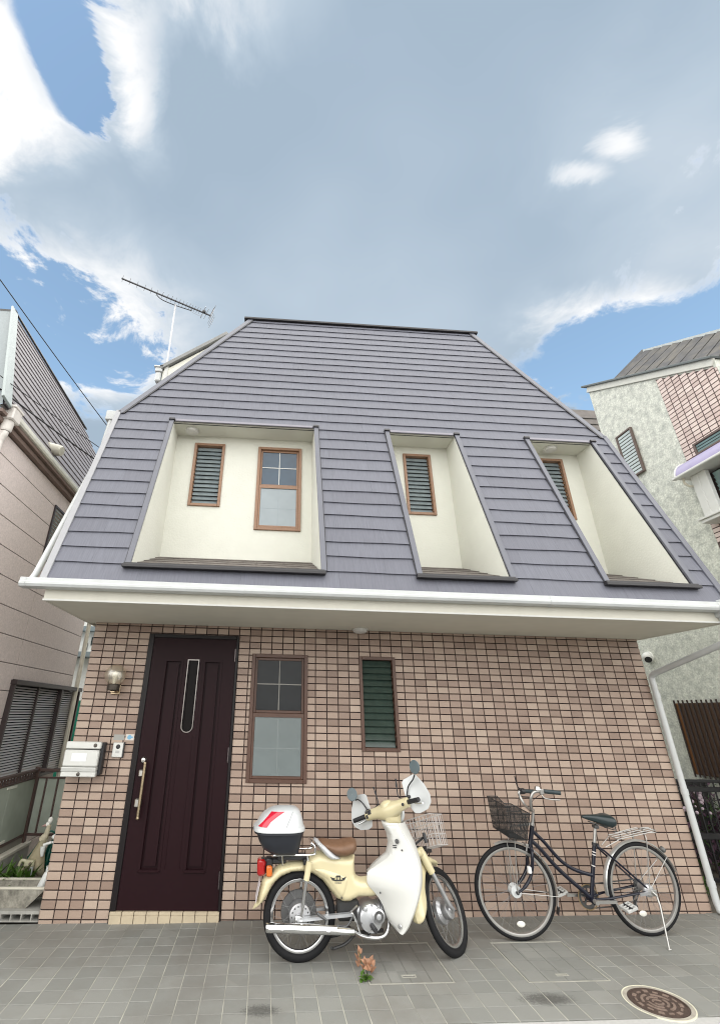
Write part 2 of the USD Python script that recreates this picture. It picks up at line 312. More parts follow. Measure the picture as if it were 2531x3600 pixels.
# ------------------------------------------------------------------ ground: street, paved apron
asphalt = mat('street_asphalt', (0.16, 0.16, 0.155), rough=0.9, var=0.25, scale=90, bump=0.5, bscale=260, dirt=(0.10, 0.10, 0.095), dscale=1.2)
soil = mat('soil', (0.10, 0.085, 0.065), rough=0.95, var=0.35, scale=30, bump=0.6, bscale=70)
concrete = mat('concrete', (0.36, 0.35, 0.32), rough=0.85, var=0.12, scale=25, bump=0.3, bscale=120, dirt=(0.16, 0.155, 0.14), dscale=5)
def ground_sheet(x0, x1, y0, y1, dz, th=0.0):
    P = [(x0, y0), (x1, y0), (x1, y1), (x0, y1)]
    t = np.array([[x, y, gz(x, y) + dz] for x, y in P])
    if th == 0: return t, np.array([[0, 1, 2], [0, 2, 3]])
    return np.vstack([t - [0, 0, th], t]), BOXF
single('ground', ground_sheet(-400, 400, -400, 400, -0.06), soil, 'bare earth around and between the houses', 'ground', kind='structure')
single('street', ground_sheet(-60, 60, -9.5, -1.655, -0.020, 0.05), asphalt, 'grey street in front of the tiled forecourt', 'street', kind='structure')
single('street_edging', ground_sheet(-20, 25, -1.654, -1.514, -0.004, 0.08), mat('edging_concrete', (0.42, 0.415, 0.395), rough=0.85, var=0.10, scale=40, bump=0.25, bscale=160), 'pale concrete edging strip along the front of the tiled forecourt', 'kerb', kind='structure')
TS, TX, TY = 0.150785, 1.24049, -0.15213
slab = thing('forecourt', 'grey square tiles paving the forecourt in front of the house', 'pavement', kind='structure')
grout = mat('forecourt_grout', (0.20, 0.195, 0.175), rough=0.9, var=0.3, scale=7, dirt=(0.13, 0.125, 0.11), dscale=3.0, damt=0.9)
lime = mat('lime_joint', (0.42, 0.41, 0.345), rough=0.9, var=0.25, scale=9, dirt=(0.19, 0.185, 0.165), dscale=1.7, damt=1.0)
ob(slab, 'mortar_bed', ground_sheet(-1.45, 7.4, -1.512, -0.001, -0.0035, 0.06), grout)
ptile = cell_mat('forecourt_tile', [(0.0, (0.205, 0.207, 0.190)), (0.5, (0.225, 0.226, 0.208)), (1.0, (0.248, 0.247, 0.226))], (TS, TS), 'xy', (TX, TY, 0), rough=0.62, grain=0.09, gscale=220, bump=0.25, bscale=320, spec=0.35, dirt=(0.150, 0.134, 0.115), dscale=0.9, damt=0.6, dlo=0.48, dhi=0.7, stains=[(1.93, -1.335, 0.19, 0.11), (3.80, -1.29, 0.30, 0.12)])
COV = [(2.667, 3.273, -1.077, -0.475), (3.776, 4.378, -1.098, -0.496)]
MH = (4.502, -1.357, 0.197)
holes = unary_union([sbox(a, c, b, d) for a, b, c, d in COV] + [Point(MH[0], MH[1]).buffer(MH[2] + 0.004, 24)])
def ground_prism(poly, dz0, dz1, inset=0.0):
    v, f = prism(poly, (0, 0, 0), X3, Y3, 1.0)
    z = gz(v[:, 0], v[:, 1]); v = v.copy(); v[:, 2] = z + np.where(v[:, 2] > 0.5, dz1, dz0); return v, f
def pave_tile(x0, x1, y0, y1, lift, tx, ty):
    """a paving tile with an eased edge"""
    e = 0.0022; o = [(x0, y0), (x1, y0), (x1, y1), (x0, y1)]; i = [(x0 + e, y0 + e), (x1 - e, y0 + e), (x1 - e, y1 - e), (x0 + e, y1 - e)]
    zz = lambda x, y, d: gz(x, y) + d + lift + tx * (x - x0) + ty * (y - y0)
    v = np.array([[x, y, gz(x, y) - 0.008] for x, y in o] + [[x, y, zz(x, y, -0.0014)] for x, y in o] + [[x, y, zz(x, y, 0)] for x, y in i])
    f = []
    for k in range(4):
        l = (k + 1) % 4; f += [[k, l, l + 4, k + 4], [k + 4, l + 4, l + 8, k + 8]]
    return v, np.vstack([quads(f), [[8, 9, 10], [8, 10, 11]]])
T = []
for c in range(-18, 41):
    for r in range(-1, 10):
        x0, x1 = TX + c * TS + 0.0028, TX + (c + 1) * TS - 0.0028; y1, y0 = min(TY - r * TS - 0.0018, -0.004), TY - (r + 1) * TS + 0.0018
        if y1 - y0 < 0.02: continue
        y0 = max(y0, -1.5115)
        lift, tx, ty = npr.normal(0, 0.0006), npr.normal(0, 0.004), npr.normal(0, 0.004)
        pl = sbox(x0, y0, x1, y1)
        cx, cy = (x0 + x1) / 2, (y0 + y1) / 2
        st = False
        if pl.intersects(holes):
            d = pl.difference(holes)
            if d.area < 2e-4: continue
            m = ground_prism(d, -0.008, lift)
        else: m = pave_tile(x0, x1, y0, y1, lift, tx, ty)
        T.append((seen_size([cx, cy, gz(cx, cy)], [x1 - x0, 0, 0], [0, y1 - y0, 0]) * (1 if -0.5 < cx < 6.3 else 0.3), m, st))
js = []
for c in range(-17, 41):                  # the joints running away from the house are filled with pale lime
    ln = sbox(TX + c * TS - 0.0027, -1.511, TX + c * TS + 0.0027, -0.006).difference(holes)
    js.append(ground_prism(ln, -0.006, -0.0013))
ob(slab, 'joints', cat(*js), lime, smooth=False, kind='stuff')
T.sort(key=lambda t: -t[0])
for a, m, st in T[:300]: ob(slab, 'tile', m, ptile, smooth=False)
ob(slab, 'outer_tile', cat(*[m for a, m, st in T[300:]]), ptile, smooth=False, kind='stuff')

# ------------------------------------------------------------------ the house
HW, HS = 6.1407, 2.557            # width of the tiled front, height of the soffit
PXW, PZH = 0.120374, 0.068
house = thing('house', 'house with brown tiled ground floor under a steep grey slate roof', 'house')
mortar = mat('wall_mortar', (0.036, 0.022, 0.019), rough=0.9, var=0.2, scale=40)
DOOR = (0.592, 1.567, -0.2, 2.454); W1 = (1.720, 2.322, 1.062, 2.274); W2 = (2.883, 3.283, 1.354, 2.278)
opens = [sbox(a, c, b, d) for a, b, c, d in (DOOR, W1, W2)]
openu = unary_union(opens)
front = sbox(0, -0.25, HW, HS).difference(openu)
ob(house, 'wall', prism(front, (0, 0.10, 0), X3, Z3, 0.10), mortar)       # the face looks to -y: x cross z = -y
ob(house, 'side_wall', cat(box(0.0, 0.10, 0.101, 6.0, -0.25, HS), box(HW - 0.10, HW, 0.101, 6.0, -0.25, HS)), mat('side_render', (0.62, 0.60, 0.53), rough=0.9, var=0.06, bump=0.4, bscale=90))
ob(house, 'inner_wall', box(0.101, HW - 0.101, 0.60, 0.62, -0.2, HS), mat('dim_interior', (0.10, 0.095, 0.085), rough=0.95))
tile_stops = [(0.0, (0.245, 0.172, 0.134)), (0.15, (0.285, 0.204, 0.160)), (0.35, (0.325, 0.236, 0.186)), (0.6, (0.362, 0.268, 0.212)), (0.85, (0.395, 0.300, 0.238)), (1.0, (0.425, 0.33, 0.262))]
wtile = cell_mat('wall_tile', tile_stops, (PXW, PZH), 'xz', (0, 0, HS - 40.4 * PZH - 0.0003), rough=0.42, grain=0.07, gscale=150, bump=0.22, bscale=170, spec=0.42)
def wall_tile(x0, x1, z0, z1, y=-0.0085, jx=0.0, jz=0.0):
    e = 0.0022; o = [(x0, z0), (x1, z0), (x1, z1), (x0, z1)]; i = [(x0 + e, z0 + e), (x1 - e, z0 + e), (x1 - e, z1 - e), (x0 + e, z1 - e)]
    yy = lambda x, z: y + jx * (x - x0) + jz * (z - z0)
    v = np.array([[x, -0.0003, z] for x, z in o] + [[x, yy(x, z) + 0.0016, z] for x, z in o] + [[x, yy(x, z), z] for x, z in i]); f = []
    for k in range(4):
        l = (k + 1) % 4; f += [[k, l, l + 4, k + 4], [k + 4, l + 4, l + 8, k + 8]]
    return v, np.vstack([quads(f), [[8, 9, 10], [8, 10, 11]]])
T = []; gj = 0.0050
for c in range(0, 52):
    for r in range(0, 42):
        x0, x1 = c * PXW + gj, min((c + 1) * PXW - gj, HW - 0.0005); z1, z0 = HS + (0.6 - r) * PZH - 0.4 * 0 - gj, HS + (0.6 - r - 1) * PZH + gj
        z1 = min(z1, HS - 0.001); z0 = max(z0, -0.12)
        if c == 0: x0 = 0.0005
        if x1 - x0 < 0.012 or z1 - z0 < 0.008: continue
        pl = sbox(x0, z0, x1, z1); d = pl.difference(openu) if pl.intersects(openu) else pl
        if d.area < 2.5e-4: continue
        j = npr.normal(0, 0.004, 2)
        for g in (d.geoms if hasattr(d, 'geoms') else [d]):
            if g.area < 1.5e-4: continue
            a0, b0, a1, b1 = g.bounds
            if g.area > 0.98 * (a1 - a0) * (b1 - b0): m = wall_tile(a0, a1, b0, b1, -0.0085 + npr.normal(0, 0.0004), *j)
            else: m = prism(g, (0, -0.0003, 0), X3, Z3, 0.008)
            T.append((seen_size([a0, 0, b0], [a1 - a0, 0, 0], [0, 0, b1 - b0]) * (1 if b0 > -0.02 else 0.01), m))
T.sort(key=lambda t: -t[0])
for a, m in T[:300]: ob(house, 'wall_tile', m, wtile, smooth=False)
ob(house, 'upper_wall_tile', cat(*[m for a, m in T[300:]]), wtile, smooth=False, kind='stuff')
# corner returns of the tiling
ob(house, 'corner_tile', cat(*[bbox(-0.0080, -0.0002, -0.0004, 0.10, HS + (0.6 - r - 1) * PZH + gj, min(HS + (0.6 - r) * PZH - gj, HS - 0.001), 0.0015) for r in range(0, 38)]), wtile, smooth=False, kind='stuff')
ob(house, 'corner_tile', cat(*[bbox(HW + 0.0002, HW + 0.0080, -0.0004, 0.10, HS + (0.6 - r - 1) * PZH + gj, min(HS + (0.6 - r) * PZH - gj, HS - 0.001), 0.0015) for r in range(0, 38)]), wtile, smooth=False, kind='stuff')

# front door
ob(house, 'door_backing', box(0.640, 1.545, 0.064, 0.072, 0.03, 2.44), LK['dim_interior'])
ob(house, 'rear_wall', box(0.101, HW - 0.101, 5.90, 6.0, -0.25, HS), LK['side_render'])
dbrown = mat('door_brown', (0.0150, 0.0040, 0.0058), rough=0.42, var=0.12, scale=30, stretch=(14, 14, 1), bump=0.08, bscale=30, spec=0.14)
dframe = mat('door_frame', (0.006, 0.0035, 0.004), spec=0.3, rough=0.4, var=0.1)
chrome = mat('satin_metal', (0.55, 0.53, 0.50), rough=0.28, metal=1.0, var=0.05)
steel = mat('steel', (0.60, 0.60, 0.60), rough=0.22, metal=1.0, var=0.05)
brass = mat('aged_brass', (0.42, 0.33, 0.22), rough=0.32, metal=1.0, var=0.12)
door = ob(house, 'door', None or prism(Polygon([(0.650, 0.078), (1.538, 0.078), (1.538, 2.412), (0.650, 2.412)]).difference(unary_union([sbox(0.80, 0.36, 0.98, 2.185), sbox(1.212, 0.36, 1.395, 2.185), sbox(1.03, 1.55, 1.16, 2.2).union(Point(1.095, 1.55).buffer(0.065))])), (0, 0.030, 0), X3, Z3, 0.040), dbrown, smooth=False)
for a, b in ((0.80, 0.98), (1.212, 1.395)):
    o = sbox(a, 0.36, b, 2.185)
    ob(door, 'panel', cat(prism(o.buffer(-0.004), (0, 0.030, 0), X3, Z3, 0.012), prism(o.buffer(-0.035), (0, 0.0175, 0), X3, Z3, 0.016), prism(o.buffer(0.010).difference(o.buffer(-0.012)), (0, -0.0105, 0), X3, Z3, 0.006), bbox(a - 0.006, b + 0.006, -0.026, -0.012, 0.350, 0.366, 0.004)), dbrown, smooth=False)
for x in (1.030, 1.160): ob(door, 'groove_bead', bbox(x - 0.004, x + 0.004, -0.0135, -0.0101, 0.37, 1.47, 0.0015), dbrown, smooth=False)
slit = sbox(1.03, 1.55, 1.16, 2.2).union(Point(1.095, 1.55).buffer(0.065, 12))
ob(door, 'light_slit', prism(slit.buffer(-0.012), (0, 0.028, 0), X3, Z3, 0.006), mat('dark_glass', (0.008, 0.006, 0.006), rough=0.35, spec=0.1))
ob(door, 'slit_rim', prism(slit.buffer(-0.004).difference(slit.buffer(-0.013)), (0, 0.0, 0), X3, Z3, 0.014), mat('dark_rim', (0.22, 0.20, 0.19), rough=0.25, metal=0.9))
ob(house, 'door_frame', cat(bbox(0.5935, 0.6485, -0.022, 0.06, -0.01, 2.4535, 0.003), bbox(1.540, 1.5655, -0.022, 0.06, -0.01, 2.4535, 0.003), bbox(0.650, 1.539, -0.022, 0.06, 2.414, 2.4535, 0.003)), dframe, smooth=False)
hd = ob(door, 'handle', cat(tube([(0.742, -0.075, 0.775), (0.742, -0.075, 1.215)], 0.0145, 12), sphere((0.742, -0.075, 0.772), 0.0165), sphere((0.742, -0.075, 1.22), 0.0165)), brass)
ob(door, 'handle_mount', cat(bbox(0.690, 0.75, -0.070, -0.0102, 0.855, 0.925, 0.008), bbox(0.690, 0.75, -0.070, -0.0102, 1.105, 1.165, 0.008)), chrome)
ob(door, 'lock', lathe([(0.0, 0.028), (0.020, 0.026), (0.026, 0.014), (0.030, 0.004), (0.030, 0.0)], (0.712, -0.0102, 1.243), (0, -1, 0), 20), chrome)
for z in (0.30, 1.30, 2.25): ob(door, 'hinge', tube([(1.5335, -0.024, z - 0.065), (1.5335, -0.024, z + 0.065)], 0.007, 10), mat('hinge_steel', (0.13, 0.11, 0.11), rough=0.3, metal=0.8))
beige = mat('step_tile', (0.46, 0.385, 0.27), rough=0.55, var=0.09, scale=8, bump=0.2, bscale=120)
step = ob(house, 'door_step', box(0.600, 1.560, -0.030, 0.028, -0.02, 0.0705), mortar)
for k in range(9):
    a = 0.604 + k * 0.1062; ob(step, 'tile', cat(bbox(a, a + 0.1015, -0.040, -0.0302, -0.012, 0.054, 0.003), bbox(a, a + 0.1015, -0.040, 0.028, 0.0545, 0.0765, 0.003)), beige, smooth=False)

# windows
wbrown = mat('window_frame_brown', (0.085, 0.040, 0.025), rough=0.42, var=0.12, scale=40)
wtan = mat('window_frame_tan', (0.26, 0.145, 0.085), rough=0.42, var=0.12, scale=40)
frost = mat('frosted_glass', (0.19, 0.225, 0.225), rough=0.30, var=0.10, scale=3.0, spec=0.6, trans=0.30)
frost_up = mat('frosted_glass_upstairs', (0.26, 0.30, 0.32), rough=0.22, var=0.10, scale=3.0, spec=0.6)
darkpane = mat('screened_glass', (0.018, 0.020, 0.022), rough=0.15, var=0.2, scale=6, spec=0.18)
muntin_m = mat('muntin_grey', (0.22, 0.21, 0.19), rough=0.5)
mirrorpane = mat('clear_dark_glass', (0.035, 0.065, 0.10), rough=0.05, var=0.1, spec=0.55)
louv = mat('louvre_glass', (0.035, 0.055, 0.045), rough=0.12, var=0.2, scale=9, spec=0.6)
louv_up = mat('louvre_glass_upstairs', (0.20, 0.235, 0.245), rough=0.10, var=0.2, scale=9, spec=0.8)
def rect_ring(x0, x1, z0, z1, w, y0, y1, b=0.003):
    return cat(bbox(x0, x0 + w, y0, y1, z0, z1, b), bbox(x1 - w, x1, y0, y1, z0, z1, b), bbox(x0 + w + 2e-4, x1 - w - 2e-4, y0, y1, z0, z0 + w, b), bbox(x0 + w + 2e-4, x1 - w - 2e-4, y0, y1, z1 - w, z1, b))
def sash_window(x0, x1, z0, z1, yf, fm, lower, upper, mun):
    w = ob(house, 'window', rect_ring(x0 + 5e-4, x1 - 5e-4, z0 + 5e-4, z1 - 5e-4, 0.036, yf - 0.024, yf + 0.055), fm, smooth=False)
    zm = z0 + 0.50 * (z1 - z0); a, b = x0 + 0.037, x1 - 0.037
    ob(w, 'upper_sash', rect_ring(a, b, zm + 0.022, z1 - 0.037, 0.026, yf + 0.006, yf + 0.034), fm, smooth=False)
    ob(w, 'lower_sash', cat(rect_ring(a, b, z0 + 0.037, zm + 0.021, 0.024, yf - 0.018, yf + 0.004), bbox(a + 2e-3, b - 2e-3, yf - 0.020, yf - 0.0185, zm - 0.018, zm + 0.019, 0.0004)), fm, smooth=False)
    ob(w, 'pane', box(a + 0.027, b - 0.027, yf + 0.016, yf + 0.021, zm + 0.049, z1 - 0.064), upper)
    ob(w, 'pane', box(a + 0.025, b - 0.025, yf - 0.009, yf - 0.004, z0 + 0.062, zm - 0.004), lower)
    xm = (a + b) / 2
    zc = (zm + z1) / 2; ob(w, 'muntin', cat(box(xm - 0.005, xm + 0.005, yf + 0.0125, yf + 0.0158, zm + 0.049, z1 - 0.064), box(a + 0.027, xm - 0.0052, yf + 0.0125, yf + 0.0158, zc - 0.005, zc + 0.005), box(xm + 0.0052, b - 0.027, yf + 0.0125, yf + 0.0158, zc - 0.005, zc + 0.005)), mun)
    zc = (zm + z0) / 2; ob(w, 'muntin', cat(box(xm - 0.0035, xm + 0.0035, yf - 0.0098, yf - 0.0091, z0 + 0.062, zm - 0.004), box(a + 0.025, xm - 0.0037, yf - 0.0098, yf - 0.0091, zc - 0.0035, zc + 0.0035), box(xm + 0.0037, b - 0.025, yf - 0.0098, yf - 0.0091, zc - 0.0035, zc + 0.0035)), mat('muntin_behind_frost', (0.20, 0.23, 0.235) if lower is frost else (0.30, 0.33, 0.34), rough=0.3) if False else (frost_mun if lower is frost else frost_mun_up))
    return w
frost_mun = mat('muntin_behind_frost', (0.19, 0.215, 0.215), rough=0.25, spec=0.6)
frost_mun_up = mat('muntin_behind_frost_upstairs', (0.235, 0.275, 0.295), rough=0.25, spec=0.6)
def louvre_window(x0, x1, z0, z1, yf, fm, gm, n, parent=house):
    w = ob(parent, 'window', rect_ring(x0 + 5e-4, x1 - 5e-4, z0 + 5e-4, z1 - 5e-4, 0.034, yf - 0.022, yf + 0.06), fm, smooth=False)
    a, b = x0 + 0.036, x1 - 0.036; zl, zh = z0 + 0.038, z1 - 0.040; h = (zh - zl) / n
    ob(w, 'backing', box(a, b, yf + 0.075, yf + 0.08, z0 + 0.01, z1 - 0.01), mat('louvre_gap', (0.02, 0.022, 0.02), rough=0.8))
    for k in range(n):
        zc = zl + (k + 0.5) * h; t = math.radians(24); ez = np.array([0, math.sin(t), math.cos(t)]); ey = np.array([0, math.cos(t), -math.sin(t)])
        ob(w, 'louvre', obox(((a + b) / 2, yf + 0.028, zc), X3, ey, ez, b - a - 0.012, 0.0045, h * 1.12), gm, smooth=False)
    cl = [bbox(s, s + 0.006, yf + 0.005, yf + 0.05, zl + (k + 0.5) * h - 0.012, zl + (k + 0.5) * h + 0.012, 0.001) for k in range(n) for s in (a - 0.0005, b - 0.0055)]
    ob(w, 'louvre_clip', cat(*cl), fm, smooth=False)
    return w
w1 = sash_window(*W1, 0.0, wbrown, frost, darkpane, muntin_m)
for x, h, r, m, lab in ((1.842, 0.13, 0.020, (0.75, 0.74, 0.72), 'white short bottle behind the frosted lower pane, leftmost of three'), (1.885, 0.17, 0.016, (0.62, 0.60, 0.56), 'slim grey bottle behind the frosted lower pane, between the other two'), (1.932, 0.25, 0.024, (0.70, 0.50, 0.38), 'tall bottle with a red cap behind the frosted lower pane'), (2.235, 0.16, 0.014, (0.72, 0.74, 0.74), 'slim pale bottle at the right edge of the frosted lower pane')):
    bt = thing('bottle', lab, 'bottle', (x, 0.045, 1.13), 'bottles on the window sill')
    ob(bt, 'body', lathe([(0.0, 0.0), (r, 0.0), (r, h * 0.68), (r * 0.5, h * 0.82), (r * 0.45, h * 0.86), (0.0, h * 0.86)], (x, 0.040, 1.13), Z3, 16), mat('bottle_tone_%d' % int(x * 1000), m, rough=0.3))
    ob(bt, 'cap', lathe([(0.0, 0.0), (r * 0.55, 0.0), (r * 0.55, h * 0.13), (0.0, h * 0.14)], (x, 0.040, 1.13 + h * 0.861), Z3, 14), mat('bottle_cap_red' if h > 0.2 else 'bottle_cap_pale', (0.55, 0.05, 0.04) if h > 0.2 else (0.7, 0.7, 0.68), rough=0.4))
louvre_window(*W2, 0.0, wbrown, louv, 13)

# eaves: soffit, fascia, gutter
EL, ER, EY = -0.115, 6.200, -1.090
cream = mat('cream_soffit', (0.66, 0.64, 0.55), rough=0.8, var=0.04, scale=5, bump=0.15, bscale=150)
ob(house, 'soffit', box(EL, ER, EY + 0.021, 0.1, HS + 0.0005, HS + 0.012), cream)
ob(house, 'fascia', bbox(EL - 0.002, ER + 0.002, EY, EY + 0.0205, HS - 0.004, HS + 0.135, 0.004), mat('cream_fascia', (0.63, 0.61, 0.53), rough=0.6, var=0.04, scale=8))
ob(house, 'fascia_bead', bbox(EL - 0.006, ER + 0.006, EY - 0.009, EY - 0.0005, HS - 0.006, HS + 0.010, 0.003), mat('white_trim', (0.62, 0.62, 0.59), rough=0.5, var=0.03))
for x in (EL + 0.008, ER - 0.008): ob(house, 'side_fascia', bbox(x - 0.012, x + 0.012, EY + 0.021, 0.55, HS - 0.004, HS + 0.18, 0.003), LK['cream_fascia'])
white = mat('white_pvc', (0.52, 0.535, 0.53), rough=0.4, var=0.05, scale=6, dirt=(0.40, 0.40, 0.38), dscale=5, damt=0.4)
gprof = np.array([(0.0, 0.094), (-0.006, 0.098), (-0.012, 0.094), (-0.012, 0.060), (-0.020, 0.052), (-0.020, 0.030), (-0.008, 0.006), (0.012, 0.0), (0.080, 0.0), (0.092, 0.012), (0.092, 0.088), (0.088, 0.090), (0.086, 0.016), (0.078, 0.006), (0.014, 0.006), (-0.002, 0.012), (-0.012, 0.032), (-0.012, 0.050), (-0.003, 0.062), (-0.003, 0.090)])
gy0, gz0 = -1.185, 2.648
gprof[:, 1] *= 0.84
ob(house, 'gutter', loft([[(x, gy0 + a, gz0 + b) for a, b in gprof] for x in (-0.300, 6.115)]), white, smooth=30)
for xx in (1.60, 4.45, -0.302, 6.07): ob(house, 'gutter_joint', loft([[(x, gy0 - 0.003 + a * 1.04, gz0 - 0.002 + b * 1.02) for a, b in gprof[:12]] for x in (xx, xx + 0.05)]), white, smooth=30)
ob(house, 'gutter_outlet', cat(bbox(6.105, 6.25, -1.20, -1.05, 2.60, 2.745, 0.008), bbox(6.095, 6.26, -1.21, -1.04, 2.722, 2.752, 0.008), lathe([(0.058, 0.0), (0.060, 0.10), (0.048, 0.13), (0.048, 0.0)], (6.178, -1.125, 2.602), (0, 0, -1), 16)), white)
dp = np.array([(6.178, -1.125, 2.50), (6.178, -1.125, 2.43), (6.172, -1.06, 2.39), (6.160, -0.10, 2.175), (6.162, -0.052, 2.14), (6.163, -0.046, 2.06), (6.180, -0.046, 0.16), (6.184, -0.052, 0.10), (6.20, -0.10, 0.075)])
ob(house, 'downpipe', tube(np.vstack([spline(dp[:4], 4), spline(dp[3:6], 4)[1:], dp[6:]]), 0.030, 14), white)
for x, y, z in ((6.1725, -0.046, 1.05), (6.1655, -0.046, 1.95), (6.179, -0.046, 0.30)): ob(house, 'downpipe_collar', tube([(x, y, z - 0.025), (x, y, z + 0.025)], 0.034, 14), white)

# roof: one steep front slope (70.5 degrees) with three cut-in windows
RA = math.radians(70.5); EU = np.array([0, math.cos(RA), math.sin(RA)]); EN = np.array([0, -math.sin(RA), math.cos(RA)])
RO = np.array([0, -1.145, 2.735]); RO2 = RO + 0.0
def S_of(z): return (z - RO[2]) / math.sin(RA)
SK, SR = S_of(5.125), S_of(7.806)
region = Polygon([(-0.12, 0), (6.235, 0), (6.235, SK), (5.22, SR), (1.333, SR), (-0.12, SK)])
REC = [(0.585, 2.350), (3.300, 4.165), (5.130, 5.980)]
SB, ST = S_of(2.895), S_of(4.985)
recs = [sbox(a, SB, b, ST) for a, b in REC]
deck = region.difference(unary_union(recs))
ob(house, 'roof_deck', prism(deck.buffer(-0.006), RO - 0.03 * EN, X3, EU, 0.028), mat('roof_felt', (0.035, 0.033, 0.036), rough=0.9))
slate = mat('roof_slate', (0.112, 0.115, 0.140), rough=0.50, var=0.16, scale=5.0, stretch=(22, 1.2, 1.2), bump=0.30, bscale=9.0, bdist=0.003, spec=0.45, bdetail=5.0)
slate_t = [slate, mat('roof_slate_light', (0.117, 0.120, 0.146), rough=0.52, var=0.16, scale=5.0, stretch=(22, 1.2, 1.2), bump=0.3, bscale=9.0, bdist=0.003, spec=0.45, bdetail=5.0), mat('roof_slate_dark', (0.107, 0.109, 0.133), rough=0.52, var=0.16, scale=5.0, stretch=(22, 1.2, 1.2), bump=0.3, bscale=9.0, bdist=0.003, spec=0.45, bdetail=5.0)]
metal_roof = mat('roof_metal_trim', (0.100, 0.103, 0.125), rough=0.36, var=0.06, scale=6, spec=0.6)
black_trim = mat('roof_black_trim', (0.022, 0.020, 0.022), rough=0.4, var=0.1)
GA = 0.182; k = 0
roofp = ob(house, 'roof', prism(sbox(-0.10, -0.035, 6.215, 0.0), RO - 0.012 * EN, X3, EU, 0.010), metal_roof)
clipr = region.buffer(-0.004).difference(unary_union([sbox(a - 0.010, SB - 0.02, b + 0.010, ST + 0.035) for a, b in REC]))
while k * GA < SR - 0.02:
    s0, s1 = k * GA - (0.035 if k == 0 else 0.0), min((k + 1) * GA + 0.014, SR)
    off = -0.455 * (k % 2) - 0.21 + 0.02 * rnd.uniform(-1, 1)
    for i in range(-1, 9):
        x0, x1 = off + i * 0.910 + 0.0005, off + (i + 1) * 0.910 - 0.0005
        if x1 < -0.2 or x0 > 6.4: continue
        # the lower edge wanders by a few millimetres, as pressed slates do
        n = 8; xs = np.linspace(x0, x1, n); lo = [(x, s0 + 0.0035 * math.sin(2.3 * x * 3.1 + k * 1.7) * (1 if k else 0) + rnd.uniform(-0.0012, 0.0012)) for x in xs]
        pl = Polygon(lo + [(x1, s1), (x0, s1)]).intersection(clipr if k else clipr.union(sbox(-0.1, -0.04, 6.215, 0.01)))
        for g in (pl.geoms if hasattr(pl, 'geoms') else [pl]):
            if g.is_empty or g.geom_type != 'Polygon' or g.area < 5e-4: continue
            top = lambda v: 0.0195 - (v[:, 1] - s0) / (s1 - s0) * 0.0145
            ob(roofp, 'slate', prism(g, RO, X3, EU, 0.01, top), slate_t[rnd.choice((0, 0, 1, 1, 2))], smooth=False)
    k += 1
# ridge, hips, verges
def on_roof(x, s, h=0.0): return RO + x * X3 + s * EU + h * EN
def strip(pts, w, th, mtl, name, h=0.018, par=None, smooth=False):
    """a metal strip folded along a line of the front slope"""
    p, q = (np.asarray(a, float) for a in pts); e = unit(q - p)
    sd = unit(np.cross(EN, e)); return ob(par or house, name, obox((p + q) / 2 + EN * (h + th / 2), e, sd, EN, np.linalg.norm(q - p), w, th, 0.002), mtl, smooth=smooth)
hipw = 0.052
hl = [on_roof(-0.12, SK), on_roof(1.333, SR)]; hr = [on_roof(6.235, SK), on_roof(5.22, SR)]
for a, b, sg in ((hl[0], hl[1], 1), (hr[0], hr[1], -1)):
    e = unit(b - a); inn = unit(np.cross(EN, e)) * (1 if np.cross(EN, e)[0] * sg > 0 else -1)
    fr = (a + b) / 2 + inn * 0.030 + EN * 0.024
    ob(house, 'hip_cap', cat(obox(fr, e, inn, EN, np.linalg.norm(b - a) + 0.05, 0.070, 0.010, 0.002), obox((a + b) / 2 - inn * 0.0 + EN * 0.010 + np.array([-sg * 0.055, 0.10, 0.015]), e, unit(np.array([-sg * 0.5, 0.95, 0.1]) - e * (np.array([-sg * 0.5, 0.95, 0.1]) @ e)), unit(np.cross(e, unit(np.array([-sg * 0.5, 0.95, 0.1]) - e * (np.array([-sg * 0.5, 0.95, 0.1]) @ e)))), np.linalg.norm(b - a) + 0.05, 0.20, 0.010, 0.002)), metal_roof, smooth=False)
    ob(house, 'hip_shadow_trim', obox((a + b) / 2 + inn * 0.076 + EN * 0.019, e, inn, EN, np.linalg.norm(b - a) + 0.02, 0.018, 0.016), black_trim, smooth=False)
rz = on_roof(0, SR)
ob(house, 'ridge_cap', cat(bbox(1.245, 5.300, rz[1] - 0.055, rz[1] + 0.16, rz[2] - 0.012, rz[2] + 0.030, 0.006)), black_trim, smooth=False)
for x in (1.62, 2.46, 3.30, 4.14, 5.10): ob(house, 'ridge_stop', bbox(x, x + 0.07, rz[1] - 0.02, rz[1] + 0.08, rz[2] + 0.030, rz[2] + 0.052, 0.006), black_trim, smooth=False)
